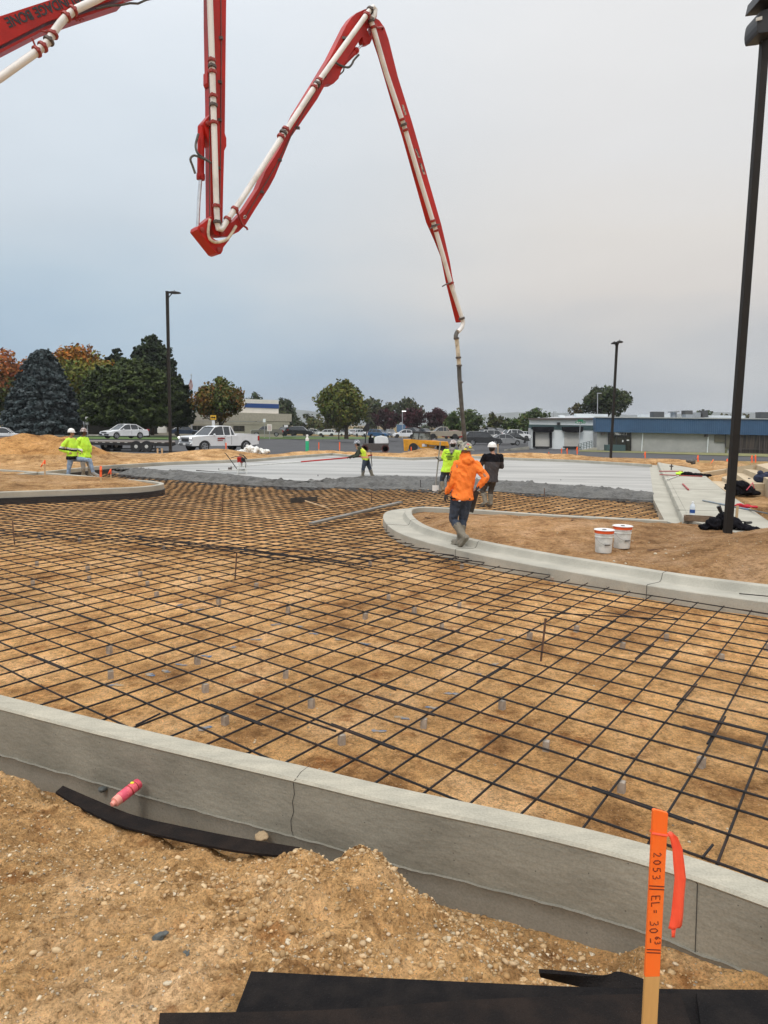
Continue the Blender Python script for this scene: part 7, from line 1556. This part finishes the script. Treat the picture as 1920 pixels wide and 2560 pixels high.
cols = np.array([(.62, .52, .36), (.50, .38, .22), (.42, .28, .14), (.60, .48, .33), (.36, .24, .12), (.72, .62, .45), (.34, .28, .20), (.48, .34, .18)])
for i in range(nf_):
    tv, tf = tmpl[i % 6]; a = rg.uniform(0, 6.28); sc_ = np.array([1, rg.uniform(.6, 1), rg.uniform(.45, .8)])*sz[i]; v = tv*(1+.22*rg.normal(size=(len(tv), 1)))*sc_; c_, s_ = math.cos(a), math.sin(a); v = np.stack([v[:, 0]*c_-v[:, 1]*s_, v[:, 0]*s_+v[:, 1]*c_, v[:, 2]], 1)+[gxs[i], gys[i], gzs[i]+sz[i]*.15]
    Vs.append(v); Fs.append(tf+off); off += len(tv); Ts.append(np.repeat((cols[rg.integers(0, 8)] if i < nst else clodc[rg.integers(0, 5)])[None]*rg.uniform(.75, 1.1), len(tv), 0))
M['peb'] = mat('pebbles', (1, 1, 1), .9, c2=(.8, .78, .75), scale=60, tint=True, spec=.2)
tag(npmesh('gravel', np.concatenate(Vs), np.concatenate(Fs), M['peb'], smooth=True, tint=np.concatenate(Ts)), kind='stuff')
# ---------------- buckets ----------------
M['bucket'] = mat('dusty white bucket', (.72, .73, .70), .5, c2=(.45, .47, .43), scale=5, contrast=(.3, .5)); M['lidor'] = mat('orange lid ring', (.90, .13, .03), .45)
def bucket(x, y, z, label, rot):
    e = empty('bucket', at(x, y, z), label, 'bucket', rz=rot)
    mb = MB(); mb.lathe([(.128, 0), (.132, .01), (.142, .255), (.150, .257), (.150, .268), (.143, .27), (.144, .300), (.152, .302), (.152, .312), (.145, .315), (.146, .34)], (0, 0, 0), n=32); mb.build('pail', M['bucket'], e, smooth=True)
    mb = MB(); mb.lathe([(.147, .325), (.157, .325), (.158, .345), (.152, .347), (.152, .350), (.159, .352), (.160, .372), (.15, .375)], (0, 0, 0), n=32); mb.build('lid_ring', M['lidor'], e, smooth=True)
    mb = MB(); mb.lathe([(.155, .372), (.170, .374), (.171, .380), (.160, .384), (.150, .379), (.03, .379), (.001, .379)], (0, 0, 0), n=32); l = mb.build('lid', M['white'], e, smooth=True)
    mb = MB(); mb.lathe([(.034, .380), (.034, .386), (.028, .388), (.001, .386)], (0, 0, 0), n=16); mb.build('spout_cap', M['rubber'], l, smooth=True)
    mb = MB(); pts = [(.15*math.cos(t), -.15*abs(math.sin(t))**.6-.004, .25-.11*math.sin(t)) for t in np.linspace(0, math.pi, 17)]; mb.tube(pts, .0018, 5); h = mb.build('bail', M['clamp'], e, smooth=True)
    mb = MB(); mb.tube([(-.045, -.158, .143), (.045, -.158, .143)], .009, 8); mb.build('grip', M['black'], h, smooth=True)
    return e
bucket(1508, 1377, float(height(3.6, 11.5))+.0, 'white bucket with orange lid ring, the nearer of two on the island dirt', 0.1)
bucket(1554, 1366, float(height(4.05, 12)), 'white bucket with orange lid ring, the rear of two on the island dirt', .25)
for nm, (x, y) in {'bucket': (1508, 1379), 'bucket.001': (1554, 1368)}.items():
    o = bpy.data.objects[nm]; p = grd(x, y, .1); o.location = p-V3(0, 0, .008)
# ---------------- tools and bags ----------------
a, b = at(778, 1309, -.08), at(1002, 1256, -.05); mb = MB(); mb.bar(a, b, .14, .05); o = mb.build('screed_board', M['silver'], bevel=.006); o.data.materials[0] = mat('dull straightedge', (.16, .15, .13), .6, .3, c2=(.24, .22, .19), scale=3); tag(o, 'long grey screed board lying on the rebar in front of the island tip', 'screed board')
rk = empty('concrete_rake', at(760, 1253, -.08), 'rake with dark wide blade and short pale handle lying on the rebar', 'rake'); mb = MB(); mb.bar(at(727, 1252, -.02), at(793, 1247, -.02), .03, .14); mb.build('blade', M['olive'], rk, world=True, bevel=.003)
mb = MB(); mb.tube([at(763, 1252, 0), at(822, 1271, -.08)], .018, 8); mb.build('handle', M['wood'], rk, world=True, smooth=True)
# power screed
sc = empty('power_screed', at(600, 1184, 0), 'vibrating screed with red engine, bent handles and a long straight board', 'power screed'); Yq = 29.6
mb = MB(); mb.bar(aty(492, 1179, 30.7), aty(717, 1196, 28.9), .12, .13); mb.build('board', M['olive'], sc, world=True, bevel=.006)
def Q(x, y, d=0): return aty(x, y, Yq+d)
mb = MB()
for d in (-.12, .12): mb.tube([Q(564, 1133, d), Q(575, 1148, d), Q(592, 1172, d), Q(598, 1173, d)], .018, 6)
for d in (-.2, .2): mb.tube([Q(577, 1145, d), Q(590, 1141, d), Q(604, 1142, d), Q(612, 1149, d), Q(615, 1160, d), Q(613, 1173, d), Q(603, 1175, d)], .016, 6)
mb.tube([Q(562, 1133, -.2), Q(562, 1133, .2)], .02, 6); mb.tube([Q(598, 1137), Q(608, 1138), Q(617, 1148)], .025, 6); mb.build('handles', M['black'], sc, world=True, smooth=True)
mb = MB(); mb.box(Q(602, 1150), (.24, .30, .20)); mb.ball(Q(600, 1147), (.13, .16, .12)); mb.build('engine', M['red'], sc, world=True, bevel=.02); mb = MB(); mb.box(Q(607, 1149, -.05), (.08, .32, .16)); mb.lathe([(.10, -.04), (.10, .04)], Q(610, 1150), (1, 0, 0), 14); mb.build('recoil_cover', M['black'], sc, world=True)
mb = MB(); mb.tube([Q(604, 1156), Q(604, 1168)], [.05, .03], 8); 
for s_ in (-1, 1): mb.tube([Q(598+s_*0, 1155, s_*.2), Q(597, 1174, s_*.25), Q(594, 1184, s_*.28)], .022, 6); mb.tube([Q(610, 1156, s_*.2), Q(613, 1172, s_*.25), Q(617, 1183, s_*.28)], .022, 6)
mb.bar(Q(594, 1174), Q(614, 1175), .4, .10); mb.bar(Q(592, 1184), Q(618, 1185), .3, .06); mb.tube([Q(601, 1184), Q(602, 1191)], .03, 6); mb.build('frame', M['silver'], sc, world=True)
# green capped pipe
gp = empty('standpipe', aty(768, 1131, 50), 'green pipe with white collar and cap standing at the far edge of the slab', 'pipe'); mb = MB(); t_ = aty(767.5, 1091, 50)-gp.location; mb.lathe([(.12, -.2), (.12, t_.z*.72), (.11, t_.z*.73)], (0, 0, 0), n=16); M['gpipe'] = mat('green pipe', (.02, .48, .24), .5); mb.build('pipe', M['gpipe'], gp, smooth=True)
mb = MB(); mb.lathe([(.125, t_.z*.72), (.125, t_.z*.88), (.07, t_.z*.9), (.06, t_.z*1.02), (.085, t_.z*1.03), (.08, t_.z*1.10), (.02, t_.z*1.12)], (0, 0, 0), n=16); mb.build('white_cap', M['white'], gp, smooth=True)
# white plastic heap
b0 = aty(634, 1134, 46.5); s = SB(); rr = random.Random(4); k = pxm(46.5)
for i in range(26):
    x = rr.uniform(-32, 34); h_ = (22 if abs(x+4) < 14 else 13)*rr.uniform(.35, .9); s.ell(V3(x/k, rr.uniform(-.3, .3), max(0.05, h_/k-.15)), (rr.uniform(.14, .30), .28, rr.uniform(.12, .24)))
o = s.make('plastic_sheeting', M['white'], None, .03, 1, .05, 4, 7); o.location = b0; M['plast'] = mat('white plastic sheet', (.80, .80, .77), .5, c2=(.66, .65, .60), scale=5, bump=.7, bscale=9, bdist=.06); o.data.materials[0] = M['plast']; tag(o, 'crumpled heap of white plastic sheeting on the berm behind the white pickup', 'plastic sheet')
# things on the sidewalk
zb = .155
def bag(name, pts, loc, m, label, fold=.02, vox=.018, cat='bag'):
    s = SB(); [s.ell(p, r) for p, r in pts]; o = s.make(name, M[m], None, vox, 2, fold, 7, len(label)); o.location = loc; return tag(o, label, cat)
b0 = at(1812, 1322, zb); bag('jacket', [((-.20, 0, .10), (.16, .16, .12)), ((-.02, .05, .15), (.17, .16, .17)), ((.14, 0, .10), (.16, .18, .12)), ((.28, -.1, .05), (.18, .14, .06)), ((.42, -.22, .03), (.15, .09, .05)), ((-.02, .08, .26), (.09, .09, .08)), ((-.38, .02, .03), (.12, .12, .045))], b0, 'blackcl', 'black jacket and bag heap at the foot of the big light pole', .03)
mb = MB(); mb.tube([b0+V3(-.04, .1, .30), b0+V3(-.11, .1, .44)], [.035, .045], 8); tag(mb.build('hammer_shaft', M['black'], smooth=True), 'black tool grip poking out of the black jacket heap', 'tool')
mb = MB(); mb.bar(at(1862, 1308, zb+.06), at(1877, 1306, zb+.06), .05, .05); mb.bar(b0+V3(.05, .1, .18), at(1876, 1306, zb+.07), .09, .02, up=(0, 0, 1)); tag(mb.build('belt', M['black'], bevel=.004), 'black belt strap sticking out right of the pole foot', 'belt')
bx = at(1712, 1300, zb); e = empty('wooden_tray', bx, 'shallow wooden form box beside the black jacket heap on the sidewalk edge', 'box'); a, b = at(1712, 1302, zb), at(1782, 1306, zb); dd = (b-a).normalized(); pp = V3(-dd.y, dd.x, 0)
mb = MB(); 
for o_ in (0, .30): mb.bar(a+pp*o_+V3(0, 0, .05), b+pp*o_+V3(0, 0, .05), .03, .10)
mb.bar(a+V3(0, 0, .05), a+pp*.3+V3(0, 0, .05), .03, .10); mb.bar(b+V3(0, 0, .05), b+pp*.3+V3(0, 0, .05), .03, .10); mb.bar(a+pp*.15+V3(0, 0, .012), b+pp*.15+V3(0, 0, .012), .28, .012); mb.build('frame', M['wood'], e, world=True)
for ch in [c for c in bpy.data.objects if c.parent == e]: ch.data.materials[0] = mat('brown form ply', (.20, .13, .08), .8, c2=(.12, .08, .05), scale=9)
p = at(1730, 1291, zb); e = empty('water_bottle', p, 'clear water bottle with white cap standing behind the wooden tray', 'bottle'); M['bott'] = mat('clear bottle', (.72, .76, .80), .15, c2=(.6, .66, .72), scale=10); mb = MB(); mb.lathe([(.032, 0), (.036, .01), (.036, .13), (.030, .16), (.014, .185), (.014, .19)], (0, 0, 0), n=16); mb.build('bottle', M['bott'], e, smooth=True); mb = MB(); mb.lathe([(.016, .188), (.016, .21), (.012, .212)], (0, 0, 0), n=12); mb.build('cap', M['white'], e); mb = MB(); mb.lathe([(.0365, .05), (.0368, .10)], (0, 0, 0), n=16, cap=False); mb.build('label_band', M['bluest'], e)
e.scale = (1.6, 1.6, 1.6)
mb = MB(); mb.bar(at(1840, 1311, zb), at(1842, 1280, zb+.0)+V3(0, 0, 0), .02, .02); bpy.data.meshes.new('x')
mb = MB(); q = at(1840, 1312, zb); mb.box(q+V3(0, 0, .19), (.05, .02, .42)); tag(mb.build('wooden_stake', M['wood']), 'bare wooden stake standing right beside the foot of the big pole', 'stake')
# poles and tools lying down
def rod(a, b, r, m, label, name='tool_pole', cat='pole', z0=zb, z1=zb):
    mb = MB(); mb.tube([at(*a, z0+r), at(*b, z1+r)], r, 8); return tag(mb.build(name, M[m] if isinstance(m, str) else m, smooth=True), label, cat)
M['bluepole'] = mat('worn blue pole', (.10, .17, .28), .5, c2=(.30, .31, .30), scale=6); M['redpole'] = mat('faded red pole', (.40, .05, .05), .5)
rod((1757, 1251), (1873, 1274), .022, 'bluepole', 'long worn blue pole crossing the sidewalk behind the big light pole'); rod((1873, 1274), (1925, 1285), .018, 'rubber', 'dark wrapped end of pole running off the right edge', z1=.3)
rod((1707, 1210), (1721, 1224), .028, 'redpole', 'short red pipe lying alone on the sidewalk', 'red_pipe', 'pipe'); rod((1648, 1178), (1707, 1178), .022, 'redpole', 'red handled float pole lying farthest on the sidewalk')
rod((1649, 1186.5), (1756, 1191), .02, 'darkred', 'long dark red pole lying under the lime cloth'); rod((1668, 1199), (1696, 1189), .026, 'silver', 'short silver pole at an angle under the lime cloth')
bag('lime_cloth', [((-.1, 0, .05), (.22, .15, .07)), ((.15, .05, .04), (.20, .15, .05))], at(1708, 1187, zb), 'lime', 'crumpled lime vest lying across the poles on the sidewalk', .03, .02, 'vest')
bag('black_cloth', [((-.3, 0, .06), (.25, .15, .09)), ((.1, 0, .04), (.3, .14, .06)), ((.5, -.05, .03), (.25, .1, .04))], at(1735, 1189, zb), 'blackcl', 'black cloth and hose bundle right of the lime vest', .03, .02, 'cloth')
bag('tool_bundle', [((-.1, 0, .25), (.2, .15, .1)), ((.1, 0, .2), (.12, .12, .2))], at(1728, 1164, zb), 'rubber', 'dark tool bundle at the far end of the sidewalk', .02, .03, 'tools')
mb = MB(); q = at(1678, 1176, zb); mb.tube([q+V3(0, 0, .02), q+V3(0, 0, .3)], .03, 6); mb.box(q+V3(0, 0, .2), (.15, .1, .06)); tag(mb.build('float_bracket', M['clamp']), 'small dark bracket standing on the far red float pole', 'bracket')
bag('red_cloth', [((-.10, 0, .04), (.12, .08, .05)), ((.08, 0, .03), (.15, .08, .04)), ((.24, -.1, .02), (.10, .06, .025))], at(1856, 1268, .17), 'redpole', 'red cloth lying by the blue pole at the right edge of the sidewalk', .02, .02, 'cloth'); bpy.data.objects['red_cloth'].data.materials[0] = mat('bright red cloth', (.50, .015, .03), .8)
# steps
stp = empty('concrete_steps', at(1880, 1235, .2), 'tan concrete steps climbing away at the right edge behind the big pole', 'steps'); O = stp.location
def stair(px, z, name='step'):
    P = [at(x, y, z) for x, y in px]; mb = MB(); mb.prism([(p.x, p.y) for p in P], -.2, z); return mb.build(name, M['stepc'], stp, world=True, bevel=.010)
stair([(1805, 1193), (1873, 1224), (1990, 1224), (1990, 1183), (1850, 1176)], .30)
stair([(1834, 1181), (1876, 1209), (1990, 1209), (1990, 1174), (1862, 1168)], .48)
stair([(1859, 1171.5), (1897, 1187.5), (1990, 1228), (2060, 1170), (1890, 1161)], .66)
stair([(1890, 1161.5), (1920, 1173), (1990, 1200), (2100, 1168), (1935, 1155)], .84)
cw = [at(1752, 1182, .22), at(1821, 1171, .42), at(1850, 1166.5, .72), at(1890, 1161.5, .845)]
for i in range(3):
    a, b = cw[i], cw[i+1]; d_ = (b-a); d_.z = 0; d_.normalize(); nn2 = V3(-d_.y, d_.x, 0)*.1; mb = MB()
    vs = [a-nn2, a+nn2, b+nn2, b-nn2]; mb.add([V3(p.x, p.y, -.2) for p in vs]+vs, [(0, 3, 2, 1), (4, 5, 6, 7), (0, 1, 5, 4), (1, 2, 6, 5), (2, 3, 7, 6), (3, 0, 4, 7)]); mb.build('cheek_wall', M['stepc'], stp, world=True)
lw = MB(); P = [at(x, y, .157) for x, y in [(1779, 1202.5), (1806, 1203), (1873, 1236), (1822, 1234)]]; lw.prism([(p.x, p.y) for p in P], -.1, .157); tag(lw.build('landing', M['stepc']), kind='structure')
b0 = at(1848, 1236, .16); bag('backpack', [((0, 0, .2), (.30, .2, .22)), ((-.25, .05, .22), (.18, .16, .14)), ((.25, 0, .12), (.2, .18, .14)), ((.42, -.05, .05), (.18, .14, .06))], b0, 'blackcl', 'black backpack slumped on the sidewalk right of the big pole', .03)
mb = MB(); mb.tube([b0+V3(.12, -.18, .15), b0+V3(.25, -.15, .30), b0+V3(.33, -.1, .38), b0+V3(.40, -.1, .15)], .015, 6); tag(mb.build('strap', mat('pink strap', (.65, .10, .14), .6), smooth=True), 'pink cord on the black backpack', 'cord')
q = at(1871, 1220, .17); mb = MB(); mb.lathe([(.055, 0), (.055, .28), (.04, .30), (.04, .34)], q, n=14); tag(mb.build('flask', M['black'], smooth=True), 'black drink flask standing between the backpack and the steps', 'flask')
bag('duffel_bag', [((0, 0, .13), (.24, .16, .15)), ((.12, 0, .16), (.16, .14, .14)), ((-.05, 0, .30), (.09, .08, .08)), ((.18, .02, .30), (.09, .07, .07))], at(1903, 1206, .48), 'navy', 'navy blue lunch bag sitting on the concrete steps', .015)
mb = MB(); c = grd(1642, 1378, .1); mb.tube([c+V3(-.14, .05, .01), c+V3(.02, .08, .02), c+V3(.14, 0, .015), c+V3(.05, -.08, .01), c+V3(-.04, -.05, .01), c+V3(-.14, .05, .01)], .006, 5); tag(mb.build('wire_loop', M['rust'], smooth=True), 'rusty bent wire loop on the dirt right of the buckets', 'wire')
rock(grd(1638, 1384, .1), .03, 'rockl', 'pale stone beside the rusty wire loop', seed=40); rock(grd(1745, 1300, .1), .05, 'rockd', 'dark crumbled lump beside the wooden tray', seed=41)
mb = MB(); mb.bar(grd(1430, 1303, 0)+V3(0, 0, .02), grd(1457, 1298, 0)+V3(0, 0, .03), .03, .02); tag(mb.build('stick', M['rust']), 'short brown stick lying near the far side of the island', 'stick')
# small rocks on the right bank and mounds
for i in range(70):
    x = rnd.uniform(1500, 1915); y = rnd.uniform(1330, 1440); p = grd(x, y, .15)
    if inpoly(np.array([p.x]), np.array([p.y]), IRPOLY2)[0] and distline(np.array([p.x]), np.array([p.y]), IR_TOP)[0] > .2: rock(p, rnd.uniform(.008, .024), 'rockm' if i % 3 else 'rockl', 'small stone scattered on the right island dirt near the heap', 'stones on the right island', seed=50+i)
